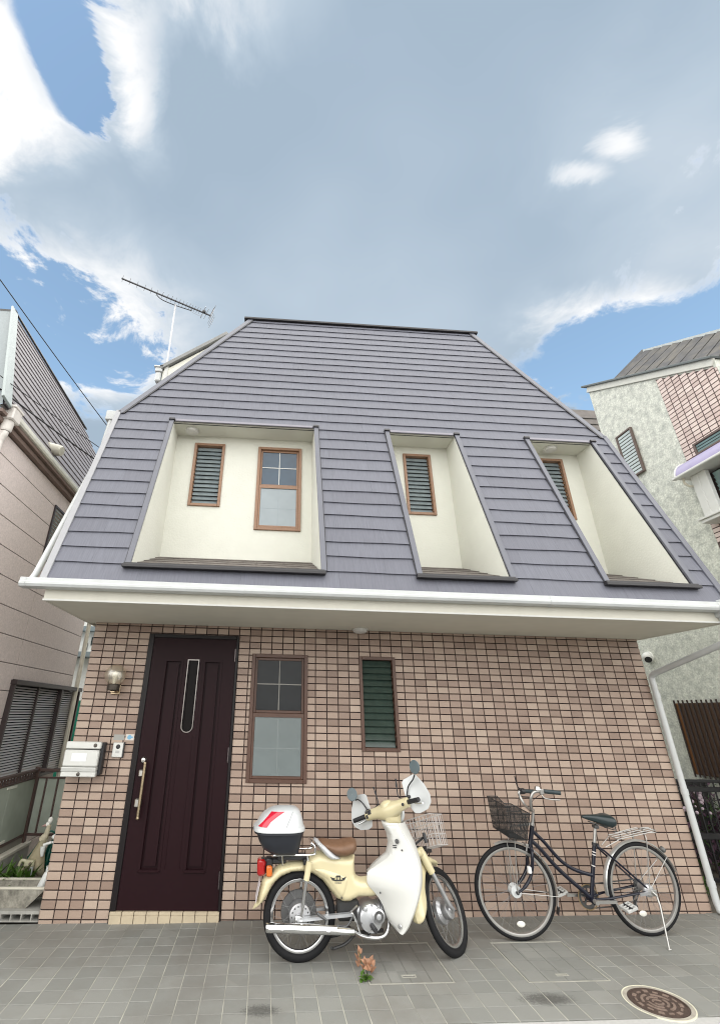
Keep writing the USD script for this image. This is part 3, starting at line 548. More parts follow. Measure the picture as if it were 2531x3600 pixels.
# side slopes above the gables and the rear slope close the roof
side_slate = mat('side_slate', (0.14, 0.132, 0.155), rough=0.42, var=0.15, scale=5, bump=0.2, bscale=20)
pl0, pl1, pr0, pr1 = hl[0], hl[1], hr[0], hr[1]
bk = lambda x, y, z: np.array([x, y, z])
def face(*p): p = np.array(p, float); return p, np.array([[0, i, i + 1] for i in range(1, len(p) - 1)])
yb2 = 2 * rz[1] + 0.12 - pl0[1]
ob(house, 'hip_roof', cat(face(pl0 + [0.02, 0.01, -0.01], pl1 + [0.02, 0.02, -0.01], bk(1.34, rz[1] + 0.1, rz[2] - 0.01), bk(-0.10, yb2, pl0[2])), face(pr0 - [0.02, -0.01, 0.01], bk(6.21, yb2, pr0[2]), bk(5.21, rz[1] + 0.1, rz[2] - 0.01), pr1 - [0.02, -0.02, 0.01])), side_slate, smooth=False)
ob(house, 'rear_roof', face(bk(-0.10, yb2, pl0[2]), bk(1.34, rz[1] + 0.1, rz[2] - 0.01), bk(5.21, rz[1] + 0.1, rz[2] - 0.01), bk(6.21, yb2, pr0[2]), bk(6.21, 4.0, HS), bk(-0.10, 4.0, HS)), side_slate, smooth=False)
gable = Polygon([(RO[1] + 0.02, RO[2] - 0.02), (pl0[1] + 0.02, pl0[2] - 0.02), (yb2 - 0.02, pl0[2] - 0.02), (3.98, HS + 0.03), (EY + 0.03, HS + 0.03)])
render = mat('cream_render', (0.70, 0.69, 0.60), rough=0.85, var=0.04, scale=4, bump=0.55, bscale=55, bdist=0.006)
for x in (-0.085, 6.185): ob(house, 'gable_wall', prism(gable, (x, 0, 0), Y3, Z3, 0.02), render)
# verge trims down the two gable edges of the front slope
for x in (-0.125, 6.225):
    p, q = on_roof(x, -0.03), on_roof(x, SK + 0.01); e = unit(q - p)
    ob(house, 'verge_trim', obox((p + q) / 2 + EN * 0.012 + np.array([0, 0, 0.0]), e, X3, np.cross(e, X3), np.linalg.norm(q - p), 0.062, 0.034, 0.003), metal_roof if x > 1 else mat('verge_trim_grey', (0.30, 0.30, 0.31), rough=0.4, var=0.05), smooth=False)
# downpipe and gutter end by the left gable
gp = np.array([(-0.25, -0.20, 5.06), (-0.25, -0.27, 4.62), (-0.25, -0.385, 4.28), (-0.25, -1.06, 2.80), (-0.25, -1.13, 2.70)])
ob(house, 'gable_downpipe', tube(gp, 0.028, 12), white)
ob(house, 'eaves_gutter', cat(bbox(-0.30, -0.20, -0.235, 2.9, 5.085, 5.17, 0.006), bbox(-0.31, -0.19, -0.245, -0.10, 5.05, 5.185, 0.006)), white)
ob(house, 'eaves_gutter', cat(bbox(6.26, 6.36, -0.22, 2.9, 5.05, 5.13, 0.006)), white)

# the three cut-in window recesses
YB = -0.050
weath = mat('sill_shingle', (0.15, 0.13, 0.115), rough=0.85, var=0.3, scale=30, bump=0.5, bscale=60, dirt=(0.05, 0.045, 0.04), dscale=6, damt=0.7)
stucco = mat('cream_stucco', (0.66, 0.66, 0.59), rough=0.85, var=0.03, scale=4, bump=0.5, bscale=42, bdist=0.006, bdetail=4.0, dirt=(0.56, 0.55, 0.48), dscale=1.6, damt=0.25)
WUP = [[(0.824, 1.217, 3.980, 4.873), (1.648, 2.216, 3.699, 4.860)], [(3.560, 3.930, 3.993, 4.870)], [(5.430, 5.750, 4.017, 4.905)]]
zs = 3.315                                        # where the sill meets the wall
for i, (a, b) in enumerate(REC):
    zt = 4.985; yt = on_roof(0, ST)[1]; yb_, zb_ = on_roof(0, SB)[1:]
    wl = sbox(a, zs - 0.05, b, zt + 0.02).difference(unary_union([sbox(w[0], w[2], w[1], w[3]) for w in WUP[i]]))
    rec = ob(house, 'recess_wall', prism(wl, (0, YB + 0.04, 0), X3, Z3, 0.04), stucco)
    side = Polygon([(yb_ + 0.012, zb_), (yt + 0.012, zt), (YB + 0.03, zt), (YB + 0.03, zs - 0.03)])
    ob(rec, 'cheek', prism(side, (a - 0.025, 0, 0), Y3, Z3, 0.025), stucco, smooth=False)
    ob(rec, 'cheek', prism(side, (b + 0.0, 0, 0), Y3, Z3, 0.025), stucco, smooth=False)
    ob(rec, 'recess_soffit', box(a - 0.02, b + 0.02, yt + 0.004, YB + 0.03, zt, zt + 0.02), stucco)
    # sloping sill of shingles with a dark drip edge
    P0, P1 = np.array([a, yb_ - 0.03, zb_ + 0.0]), np.array([a, YB, zs]); e = unit(P1 - P0); nn = np.cross(X3, e)
    L = np.linalg.norm(P1 - P0); nrow = 5
    sill = ob(rec, 'sill', obox((P0 + P1) / 2 + (b - a) / 2 * X3 - nn * 0.02, X3, e, nn, b - a - 0.002, L, 0.02), black_trim, smooth=False)
    for r in range(nrow):
        x = a + 0.004 - rnd.uniform(0, 0.12)
        while x < b - 0.01:
            x2 = x + 0.30
            u0, u1 = max(x, a + 0.004), min(x2 - 0.003, b - 0.004)
            if u1 - u0 > 0.01:
                c = P0 + e * (L * (r + 0.52) / nrow) + ((u0 + u1) / 2 - a) * X3 + nn * 0.002
                ob(sill, 'shingle', obox(c, X3, unit(e - nn * 0.035), unit(nn + e * 0.035), u1 - u0, L / nrow * 1.06, 0.008), weath, smooth=False)
            x = x2
    ob(rec, 'drip_edge', cat(bbox(a - 0.06, b + 0.035, yb_ - 0.075, yb_ - 0.02, zb_ - 0.028, zb_ + 0.004, 0.004), bbox(a - 0.05, b + 0.025, yb_ - 0.055, yb_ - 0.01, zb_ + 0.0045, zb_ + 0.020, 0.004)), black_trim, smooth=False)
    # metal flashings up both sides and over the head
    for x, sg in ((a, 1), (b, -1)):
        strip((on_roof(x - sg * 0.020, SB + 0.005), on_roof(x - sg * 0.020, ST + 0.02)), 0.052, 0.020, metal_roof, 'side_flashing', h=0.016, par=rec)
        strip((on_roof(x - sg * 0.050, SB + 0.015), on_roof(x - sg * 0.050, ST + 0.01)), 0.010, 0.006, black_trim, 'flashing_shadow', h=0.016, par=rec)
        c = on_roof(x - sg * 0.02, ST + 0.015, 0.03); ob(rec, 'flashing_cap', obox(c, X3, EU, EN, 0.072, 0.035, 0.042, 0.003), black_trim, smooth=False)
    strip((on_roof(a + 0.02, ST + 0.018), on_roof(b - 0.02, ST + 0.018)), 0.040, 0.014, mat('head_flashing', (0.19, 0.18, 0.21), rough=0.4, var=0.05), 'head_flashing', h=0.014, par=rec)
    for w in WUP[i]:
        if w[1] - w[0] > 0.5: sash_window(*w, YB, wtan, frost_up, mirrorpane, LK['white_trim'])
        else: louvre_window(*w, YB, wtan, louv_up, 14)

# the rear wing behind the left hip: a cream gable with its own rake and gutter end
rw = Polygon([(-0.26, 6.2), (2.6, 6.2), (2.6, 8.3), (0.95, 8.38), (-0.26, 7.40)])
ob(house, 'rear_gable', prism(rw, (0, 1.66, 0), X3, Z3, 0.06), render)
e = unit(np.array([2.00, 0, 1.63])); ob(house, 'rear_rake', obox(np.array([-0.30, 1.72, 7.445]) + e * 0.74, e, Y3, np.cross(e, Y3), 1.48, 0.36, 0.07, 0.004), mat('rake_grey', (0.22, 0.22, 0.21), rough=0.5), smooth=False)
ob(house, 'rear_gutter', cat(bbox(-0.40, -0.27, 1.56, 3.0, 7.36, 7.47, 0.01), bbox(-0.385, -0.285, 1.58, 1.70, 7.16, 7.37, 0.02), bbox(-0.42, -0.25, 1.54, 1.72, 7.45, 7.485, 0.005)), white)

# ------------------------------------------------------------------ neighbour on the left
siding = mat('pinkish_siding', (0.60, 0.525, 0.50), rough=0.85, var=0.16, scale=55, bump=0.5, bscale=110, bdist=0.004)
gap_m = mat('siding_gap', (0.09, 0.075, 0.07), rough=0.9)
nh = thing('neighbour_house', 'left neighbour house with pinkish siding boards under a steep grey roof', 'house', (-1.1, 0, 0), 'houses next door')
XL = -1.1
ob(nh, 'wall', box(-5.0, XL - 0.016, -1.05, 2.56, -0.2, 4.55), gap_m)
row = 0
zl = 1.86 - 0.292 * 7
while zl < 4.45:
    z1 = min(zl + 0.292, 4.44)
    for y0, y1 in ((-1.05, 0.74), (0.748, 2.55)):
        for a, b, c, d in ([(y0, y1, zl, z1)] if not (y1 > 0.75 and zl < 1.955 and z1 > 0.88) else [(0.748, 0.69, zl, z1)]):
            if b - a > 0.02: ob(nh, 'siding_board', bbox(XL - 0.016, XL, a, b, c + 0.004, d - 0.004, 0.003), siding, smooth=False)
    if zl < 1.95 and z1 > 1.99: ob(nh, 'siding_board', bbox(XL - 0.016, XL, 0.748, 2.55, 1.992, z1 - 0.004, 0.003), siding, smooth=False)
    if zl < 1.0 and z1 > 0.88: ob(nh, 'siding_board', bbox(XL - 0.016, XL, 0.748, 2.55, zl + 0.004, 0.875, 0.003), siding, smooth=False)
    zl += 0.292
# louvred shutters over its big window
shut = mat('shutter_bronze', (0.035, 0.025, 0.025), rough=0.4, var=0.1)
slatm = mat('shutter_slat', (0.55, 0.53, 0.53), rough=0.4, var=0.05, metal=0.3)
win = ob(nh, 'shutter_window', cat(bbox(XL - 0.012, XL + 0.055, 0.71, 0.745, 0.90, 1.93, 0.003), bbox(XL - 0.012, XL + 0.055, 2.79, 2.83, 0.90, 1.93, 0.003), bbox(XL - 0.012, XL + 0.075, 0.70, 2.84, 1.931, 1.985, 0.004), bbox(XL - 0.012, XL + 0.06, 0.70, 2.84, 0.86, 0.899, 0.003), bbox(XL - 0.012, XL + 0.045, 1.375, 1.41, 0.90, 1.93, 0.003), bbox(XL - 0.012, XL + 0.075, 2.05, 2.105, 0.90, 1.93, 0.004)), shut, smooth=False)
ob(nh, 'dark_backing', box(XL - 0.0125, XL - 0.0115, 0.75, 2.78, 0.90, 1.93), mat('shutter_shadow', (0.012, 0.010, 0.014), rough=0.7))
for a, b in ((0.747, 1.373), (1.412, 2.048), (2.107, 2.788)):
    for q in range(36):
        z = 0.915 + q * 0.0283; ob(win, 'slat', obox((XL + 0.018, (a + b) / 2, z), Y3, unit((0.62, 0, -0.78)), unit((0.78, 0, 0.62)), b - a, 0.019, 0.0025), slatm, smooth=False)
ob(nh, 'corner_pipe', tube([(XL + 0.05, 2.63, -0.1), (XL + 0.05, 2.63, 4.4)], 0.034, 10), mat('cream_pipe', (0.62, 0.58, 0.48), rough=0.4))
louvre_y = ob(nh, 'window', cat(bbox(XL, XL + 0.02, 0.66, 0.69, 3.45, 4.22, 0.002), bbox(XL, XL + 0.02, 0.98, 1.01, 3.45, 4.22, 0.002), bbox(XL, XL + 0.02, 0.69, 0.98, 4.19, 4.22, 0.002), bbox(XL, XL + 0.02, 0.69, 0.98, 3.45, 3.48, 0.002)), shut, smooth=False)
for q in range(14): ob(louvre_y, 'louvre', obox((XL + 0.010, 0.835, 3.51 + q * 0.05), Y3, unit((0.5, 0, -0.86)), unit((0.86, 0, 0.5)), 0.28, 0.045, 0.004), mat('pale_louvre', (0.30, 0.32, 0.31), rough=0.2), smooth=False)
brown_eave = mat('brown_eave', (0.17, 0.12, 0.10), rough=0.7, var=0.1)
ob(nh, 'eave_board', cat(bbox(XL - 0.01, XL + 0.06, -1.05, 2.55, 4.445, 4.50, 0.004), bbox(XL, XL + 0.10, -1.10, 3.4, 4.505, 4.55, 0.004)), brown_eave, smooth=False)
ob(nh, 'gutter', loft([[(-0.985 - a, y, 4.55 + b) for a, b in gprof] for y in (-0.86, 4.3)]), mat('gutter_cream', (0.62, 0.61, 0.54), rough=0.4), smooth=30)
ob(nh, 'gutter_outlet', cat(bbox(-1.10, -0.94, -1.00, -0.84, 4.49, 4.655, 0.012), bbox(-1.11, -0.93, -1.01, -0.83, 4.63, 4.662, 0.006), lathe([(0.062, 0), (0.055, 0.10), (0.045, 0.12), (0.045, 0.0)], (-1.02, -0.92, 4.49), (0, 0, -1), 14), tube(spline([(-1.02, -0.92, 4.42), (-1.02, -0.92, 4.34), (-1.045, -0.915, 4.26), (-1.05, -0.915, 4.0), (-1.05, -0.915, 0.0)], 5), 0.036, 12)), mat('outlet_cream', (0.64, 0.60, 0.56), rough=0.4))
# its roof leans away at 64 degrees
RB = math.radians(64.0); LU = np.array([-math.cos(RB), 0, math.sin(RB)]); LN = np.array([math.sin(RB), 0, math.cos(RB)]); LO = np.array([-1.0, 0, 4.60])
sl_top = 3.07
lreg = Polygon([(-1.10, 0), (5.2, 0), (3.40, sl_top - 0.15), (0.36, sl_top)])
lslate = mat('neighbour_slate', (0.18, 0.162, 0.168), rough=0.5, var=0.12, scale=6, stretch=(1, 14, 1), bump=0.2, bscale=12)
lroof = ob(nh, 'roof', prism(lreg, LO - LN * 0.02, Y3, LU, 0.018), mat('neighbour_felt', (0.05, 0.046, 0.05), rough=0.9), smooth=False)
for q in range(17):
    s0, s1 = q * 0.182, min(q * 0.182 + 0.196, sl_top)
    for i in range(-1, 4):
        x0 = -1.1 + i * 1.82 + (0.91 if q % 2 else 0); pl = sbox(x0 + 0.001, s0, x0 + 1.819, s1).intersection(lreg.buffer(-0.003))
        if pl.is_empty or pl.area < 1e-3: continue
        ob(lroof, 'slate', prism(pl, LO, Y3, LU, 0.01, lambda v: 0.019 - (v[:, 1] - s0) / (s1 - s0) * 0.014), lslate, smooth=False)
gg = mat('neighbour_hip_trim', (0.27, 0.31, 0.30), rough=0.45, var=0.06, scale=4)
a, b = LO + (-1.10) * Y3, LO + 0.36 * Y3 + sl_top * LU; e = unit(b - a)
ob(nh, 'hip_cap', obox((a + b) / 2 + LN * 0.03 - Y3 * 0.02, e, unit(np.cross(LN, e)), LN, np.linalg.norm(b - a), 0.15, 0.03, 0.004), gg, smooth=False)
ob(nh, 'front_roof', face(a + [0.0, -0.03, -0.02], a + [-3.4, -0.03, -0.02], b + [-2.0, -0.02, 0], b + [0, -0.02, 0.0]), mat('neighbour_front_roof', (0.17, 0.20, 0.205), rough=0.5, var=0.06), smooth=False)
ob(nh, 'ridge_trim', cat(obox(LO + 1.88 * Y3 + (sl_top - 0.07) * LU + LN * 0.03, unit(np.array(LO + 3.42 * Y3 + (sl_top - 0.15) * LU) - (LO + 0.33 * Y3 + sl_top * LU)), LU, LN, 3.15, 0.05, 0.03), obox(b - [0.9, 0.0, -0.0], X3, Y3, Z3, 1.9, 0.06, 0.05)), mat('dark_ridge', (0.05, 0.05, 0.05), rough=0.5), smooth=False)
ob(nh, 'vent_hood', cat(lathe([(0.0, 0.17), (0.06, 0.165), (0.075, 0.14), (0.078, 0.0), (0.066, 0.0), (0.064, 0.13), (0.0, 0.15)], LO + 0.20 * Y3 + 0.26 * LU + LN * 0.0, unit((0.95, -0.05, -0.25)), 18), lathe([(0.085, 0.0), (0.085, 0.02), (0.0, 0.02)], LO + 0.20 * Y3 + 0.26 * LU + LN * 0.01, LN, 18)), mat('vent_cream', (0.52, 0.50, 0.42), rough=0.4), smooth=40)
ob(nh, 'lamp', sphere((XL + 0.06, 0.02, 2.15), 0.055, 2, (0.8, 1, 1)), mat('white_lamp', (0.7, 0.7, 0.66), rough=0.3))

# slivers of what stands far behind in the gap on the left
fw_ = thing('garden_house', 'white sliver of a house wall seen through the narrow gap on the left', 'house', (-0.75, 6.5, 0))
ob(fw_, 'wall', cat(box(-3.6, -0.3, 6.5, 6.6, -0.1, 2.78), box(-3.6, -0.3, 6.9, 7.0, 2.78, 4.2)), mat('far_white_wall', (0.72, 0.72, 0.68), rough=0.8))
ob(fw_, 'eave', cat(box(-3.6, -0.3, 6.2, 6.85, 2.79, 2.90), box(-3.6, -0.3, 6.7, 7.3, 3.45, 3.56)), mat('far_grey_eave', (0.20, 0.24, 0.25), rough=0.7))
for q in range(5): ob(fw_, 'window', box(-2.62 + q * 0.13, -2.56 + q * 0.13, 6.88, 6.899, 3.0 + 0.12 * (q % 3), 3.18 + 0.14 * (q % 2)), mat('far_dark_window', (0.04, 0.05, 0.05), rough=0.2))
net = thing('green_mesh_fence', 'green mesh screen in the narrow gap behind the letter box', 'fence', (-0.5, 5.0, 0))
ob(net, 'mesh', cat(*[sheet([[(-2.1 + i * 0.1, 4.6 + 0.02 * math.sin(i * 1.7 + zz), zz) for i in range(10)] for zz in np.linspace(0.0, 1.83, 12)], 0.006)]), mat('green_mesh', (0.015, 0.27, 0.17), rough=0.6, var=0.2, scale=20), smooth=60)
for x in (-2.1, -1.2): ob(net, 'post', tube([(x, 4.63, -0.1), (x, 4.63, 1.85)], 0.02, 8), mat('green_post', (0.02, 0.12, 0.08), rough=0.5))

# fence, low wall and garden things between the houses on the left
fbrown = mat('fence_brown', (0.060, 0.034, 0.028), rough=0.45, var=0.12)
fpanel = mat('fence_panel', (0.30, 0.33, 0.28), rough=0.55, var=0.12, scale=3, dirt=(0.16, 0.19, 0.14), dscale=2.5, damt=0.5)
fn = thing('fence', 'brown metal fence with pale grey green panels left of the house', 'fence', (-0.7, 0.4, 0))
XF = -0.72
for m in (bbox(XF - 0.02, XF + 0.02, -1.2, 1.06, 1.015, 1.045, 0.004), bbox(XF - 0.012, XF + 0.012, -1.2, 1.03, 0.945, 0.962, 0.003), bbox(XF - 0.015, XF + 0.015, -1.2, 1.03, 0.395, 0.42, 0.003)): ob(fn, 'rail', m, fbrown, smooth=False)
for q in range(34):
    ob(fn, 'spindle', box(XF - 0.006, XF + 0.006, -1.18 + q * 0.065, -1.155 + q * 0.065, 0.962, 1.015), fbrown)
for y in (-1.2, -0.1, 1.07): ob(fn, 'post', bbox(XF - 0.026, XF + 0.026, y - 0.026, y + 0.026, 0.25, 1.06, 0.004), fbrown, smooth=False)
for y0, y1 in ((-1.17, -0.62), (-0.615, -0.13), (-0.07, 0.47), (0.475, 1.04)):
    ob(fn, 'panel', bbox(XF - 0.004, XF + 0.004, y0, y1, 0.42, 0.945, 0.002), fpanel, smooth=False)
for y, z in ((0.50, 0.925), (0.50, 0.44)): ob(fn, 'clip', bbox(XF + 0.005, XF + 0.016, y - 0.10, y + 0.10, z - 0.012, z + 0.012, 0.003), mat('pale_clip', (0.55, 0.55, 0.48), rough=0.5), smooth=False)
for m in (bbox(XF + 0.027, -0.03, 1.05, 1.09, 1.015, 1.045, 0.004), bbox(XF + 0.027, -0.03, 1.06, 1.08, 0.945, 0.962, 0.003), bbox(XF + 0.027, -0.03, 1.06, 1.08, 0.395, 0.42, 0.003)): ob(fn, 'rail', m, fbrown, smooth=False)
for q, x in enumerate((-0.60, -0.47, -0.35, -0.22, -0.10)):
    ob(fn, 'spindle', box(x - 0.009, x + 0.009, 1.064, 1.078, 0.42, 0.945), fbrown)
for x0, x1 in ((-0.69, -0.605), (-0.59, -0.475), (-0.46, -0.355), (-0.34, -0.225)): ob(fn, 'panel', bbox(x0, x1, 1.079, 1.084, 0.42, 0.945, 0.001), fpanel, smooth=False)
lw = thing('low_wall', 'low concrete wall with a pale coping beneath the brown fence', 'wall', (XF, 0, 0))
ob(lw, 'coping', cat(bbox(XF - 0.07, XF + 0.07, -1.3, 1.15, 0.300, 0.335, 0.006)), mat('coping', (0.50, 0.47, 0.40), rough=0.8, var=0.1, bump=0.2), smooth=False)
ob(lw, 'wall', box(XF - 0.055, XF + 0.055, -1.3, 1.14, -0.1, 0.2995), concrete, smooth=False)
ob(lw, 'kick_board', box(XF - 0.004, XF + 0.004, -1.17, 1.04, 0.3355, 0.394), mat('kick_board', (0.20, 0.19, 0.16), rough=0.8))

sink = thing('concrete_sink', 'grey weathered concrete sink trough left of the tiled wall', 'sink', (-0.35, 0.2, 0))
scon = mat('stained_concrete', (0.34, 0.32, 0.27), rough=0.9, var=0.2, scale=18, stretch=(3, 3, 1), bump=0.4, bscale=70, dirt=(0.06, 0.055, 0.045), dscale=14, damt=0.85)
rimm = mat('sink_rim', (0.60, 0.57, 0.48), rough=0.8, var=0.08, bump=0.2)
sx0, sx1, sy0, sy1, szt, szb = -0.78, -0.015, 0.05, 0.33, 0.205, 0.065
Y0 = sink
def trough():
    o = [[(sx0, sy0, szt), (sx1, sy0, szt), (sx1, sy1, szt), (sx0, sy1, szt)], [(sx0 + 0.08, sy0 + 0.03, szb), (sx1 - 0.15, sy0 + 0.03, szb), (sx1 - 0.15, sy1 - 0.03, szb), (sx0 + 0.08, sy1 - 0.03, szb)]]
    w = 0.030; i = [[(sx0 + w, sy0 + w, szt), (sx1 - w, sy0 + w, szt), (sx1 - w, sy1 - w, szt), (sx0 + w, sy1 - w, szt)], [(sx0 + 0.10, sy0 + 0.06, szb + 0.03), (sx1 - 0.17, sy0 + 0.06, szb + 0.03), (sx1 - 0.17, sy1 - 0.06, szb + 0.03), (sx0 + 0.10, sy1 - 0.06, szb + 0.03)]]
    return loft([o[1], o[0], i[0], i[1]])
ob(sink, 'basin', trough(), scon, smooth=False)
w = 0.030
ob(sink, 'rim', cat(bbox(sx0, sx1, sy0 - 0.003, sy0 + w, szt + 0.0005, szt + 0.014, 0.004), bbox(sx0, sx1, sy1 - w, sy1, szt + 0.0005, szt + 0.014, 0.004), bbox(sx1 - w, sx1, sy0 + w + 0.001, sy1 - w - 0.001, szt + 0.0005, szt + 0.014, 0.004)), rimm, smooth=False)
blk = thing('concrete_block', 'perforated concrete block lying under the sink trough', 'block', (-0.35, 0.1, 0))
bsh = sbox(-1.0, -0.012, -0.012, 0.064)
hol = unary_union([sbox(-0.155 - k * 0.088, 0.004, -0.088 - k * 0.088, 0.036).buffer(0.006) for k in range(10)] + [sbox(-0.068, 0.004, -0.001, 0.036).buffer(0.006)])
ob(blk, 'body', prism(bsh.difference(hol), (0, 0.36, 0), X3, Z3, 0.34), concrete, smooth=False)
ob(blk, 'core', box(-1.0, -0.015, 0.20, 0.21, -0.01, 0.06), mat('block_hole', (0.02, 0.02, 0.02), rough=0.9))
tap = thing('garden_tap', 'pale standpipe with a square bent tap arm behind the sink', 'tap', (-0.34, 0.45, 0))
tm = mat('tap_beige', (0.42, 0.40, 0.27), rough=0.45, var=0.08)
ob(tap, 'post', tube([(-0.338, 0.45, -0.02), (-0.325, 0.45, 0.28)], 0.016, 12), mat('grey_pipe', (0.45, 0.48, 0.47), rough=0.35))
ob(tap, 'arm', cat(bbox(-0.400, -0.305, 0.42, 0.47, 0.275, 0.325, 0.010), tube(spline([(-0.38, 0.44, 0.315), (-0.425, 0.43, 0.325), (-0.445, 0.43, 0.285)], 5), 0.014, 10)), tm)
ob(tap, 'valve', lathe([(0.0, 0.012), (0.012, 0.01), (0.016, 0.0)], (-0.335, 0.419, 0.30), (0, -1, 0), 12), mat('valve_dark', (0.14, 0.11, 0.08), rough=0.5))
goose = thing('goose_ornament', 'goose shaped garden ornament with white head and tan body behind the sink', 'ornament', (-0.33, 0.55, 0))
tan = mat('goose_tan', (0.34, 0.29, 0.19), rough=0.7, var=0.15, scale=20, dirt=(0.16, 0.20, 0.14), dscale=9, damt=0.6)
gyy = 0.52
ob(goose, 'body', inflate(Polygon([(-0.50, 0.185), (-0.46, 0.24), (-0.40, 0.33), (-0.345, 0.44), (-0.315, 0.50), (-0.265, 0.495), (-0.255, 0.40), (-0.235, 0.26), (-0.215, 0.19), (-0.28, 0.18), (-0.33, 0.225), (-0.41, 0.215), (-0.44, 0.17)]), 0.045, 0.05, 0.02, (0, gyy, 0), X3, Z3), tan, smooth=60)
ob(goose, 'neck', tube(spline([(-0.31, gyy, 0.47), (-0.275, gyy, 0.52), (-0.268, gyy, 0.57), (-0.266, gyy, 0.60)], 4), [0.034] * 4 + [0.026] * 4 + [0.022] * 5, 12), mat('goose_neck', (0.50, 0.45, 0.33), rough=0.7))
ob(goose, 'head', cat(sphere((-0.262, gyy, 0.64), 0.024, 2, (1, 1, 1.25)), sphere((-0.278, gyy, 0.607), 0.022, 2, (1, 0.9, 1.1))), mat('goose_white', (0.78, 0.77, 0.72), rough=0.6))
ob(goose, 'beak', lathe([(0.013, 0.0), (0.010, 0.02), (0.002, 0.048)], (-0.292, gyy, 0.600), unit((-1, 0, -0.25)), 10), mat('goose_beak', (0.42, 0.26, 0.24), rough=0.6))
hose = thing('hose_reel', 'dark green hose reel with white fittings between goose and tiled wall', 'hose reel', (-0.15, 0.6, 0))
hg = mat('hose_green', (0.006, 0.075, 0.055), rough=0.4, var=0.15)
hr = []
for q in range(5):
    r = 0.12 - 0.004 * (q % 2); hr.append(tube([(-0.19 + 0.03 * q - 0.05, 0.70 + r * math.cos(t), 0.30 + r * math.sin(t) * 1.2) for t in np.linspace(0, 2 * np.pi, 25)[:-1]], 0.014, 8, closed=True))
ob(hose, 'hose', cat(*hr, tube(spline([(-0.16, 0.56, 0.50), (-0.24, 0.52, 0.55), (-0.30, 0.52, 0.50), (-0.37, 0.60, 0.42), (-0.45, 0.62, 0.30)], 6), 0.008, 8)), hg)
ob(hose, 'drum', lathe([(0.14, 0.0), (0.145, 0.012), (0.06, 0.02), (0.06, 0.15), (0.145, 0.158), (0.14, 0.17)], (-0.27, 0.70, 0.30), (1, 0, 0), 24), hg)
ob(hose, 'fitting', cat(sphere((-0.175, 0.50, 0.505), 0.028, 2, (1.2, 1, 0.8)), tube([(-0.27, 0.48, 0.44), (-0.20, 0.49, 0.46)], 0.012, 8), lathe([(0.026, 0), (0.020, 0.05), (0.012, 0.08)], (-0.265, 0.47, 0.43), (0.1, 0, -1), 12), tube([(-0.20, 0.50, 0.46), (-0.14, 0.50, 0.46)], 0.010, 8)), mat('white_plastic', (0.75, 0.76, 0.74), rough=0.4))
pipe = thing('drain_pipe', 'white plastic pipe and cup standing on the sink beside the tiles', 'pipe', (-0.1, 0.25, 0))
ob(pipe, 'body', tube([(-0.125, 0.20, 0.150), (-0.085, 0.24, 0.275)], 0.034, 14), LK['white_plastic'])
ob(pipe, 'cup', lathe([(0.028, 0), (0.038, 0.045), (0.034, 0.045), (0.024, 0.004)], (-0.083, 0.245, 0.28), unit((0.15, 0.1, 1)), 14), LK['white_plastic'])
leafm = {}
def leaf_mat(name, c, tr=0.35):
    N = {'g': ('geometry', {}), 'n': ('noise_texture', {'scale': 30}), 'r': ('rgb_ramp', {'ramp': [(0.2, tuple(np.array(c) * 0.65)), (0.8, tuple(np.array(c) * 1.3))]}), 'p': ('principled_bsdf', {'roughness': 0.5}), 't': ('translucent_bsdf', {}), 'm': ('mix_closure', {'fac': tr})}
    LK[name] = usdkit.material(stage, '/World/Looks/' + name, N, [('g.position', 'n.vector'), ('n.fac', 'r.fac'), ('r.color', 'p.base_color'), ('r.color', 't.color'), ('p.BSDF', 'm.closure1'), ('t.BSDF', 'm.closure2')], surface='m.closure'); return LK[name]
green = leaf_mat('leaf_green', (0.10, 0.20, 0.03)); green2 = leaf_mat('leaf_dark', (0.045, 0.09, 0.02)); rust = leaf_mat('leaf_rust', (0.46, 0.25, 0.15)); purple = leaf_mat('leaf_purple', (0.10, 0.045, 0.075))
def leaf(c, d, up, L, W, curl=0.25):
    """one folded leaf blade"""
    d, up = unit(d), unit(up); s = unit(np.cross(d, up)); up = np.cross(s, d); g = []
    for t in np.linspace(0, 1, 5):
        w = W * math.sin(math.pi * (0.06 + 0.94 * t) ** 0.8) * (1 - 0.15 * t) + 0.0004; m = np.asarray(c) + d * L * t - up * curl * L * t * t
        g.append([m - s * w / 2 + up * w * 0.18, m, m + s * w / 2 + up * w * 0.18])
    return sheet(g, 0.0006)
def bush(name, label, cat_, spots, material, stem_m=None, L=0.06, W=0.022, n=18, h=0.12, group=None):
    p = thing(name, label, cat_, (*spots[0][:2], 0), group)
    ms, st = [], []
    for x, y, z in spots:
        for q in range(n):
            a = rnd.uniform(0, 6.283); el = rnd.uniform(0.2, 1.3); hh = rnd.uniform(0.1, 1) * h
            c = np.array([x + rnd.uniform(-0.03, 0.03), y + rnd.uniform(-0.03, 0.03), z + hh]); d = np.array([math.cos(a) * math.cos(el), math.sin(a) * math.cos(el), math.sin(el)])
            ms.append(leaf(c, d, (0, 0, 1), L * rnd.uniform(0.7, 1.3), W * rnd.uniform(0.7, 1.2)))
        st.append(tube([(x, y, z - 0.02), (x + 0.01, y, z + h)], 0.003, 5))
    ob(p, 'foliage', cat(*ms), material, smooth=60); ob(p, 'stem', cat(*st), stem_m or green2); return p
bush('garden_plant', 'bright green strap leaved plants behind the left end of the sink', 'plant', [(-0.62 + 0.07 * q, 0.42 + 0.05 * (q % 3), 0.12) for q in range(5)], green, L=0.20, W=0.03, n=16, h=0.06)
bush('garden_plant', 'small pale leaved ground plants right behind the sink rim', 'plant', [(-0.58 + 0.06 * q, 0.38, 0.13) for q in range(5)], leaf_mat('leaf_pale', (0.30, 0.36, 0.20)), L=0.03, W=0.018, n=26, h=0.06)
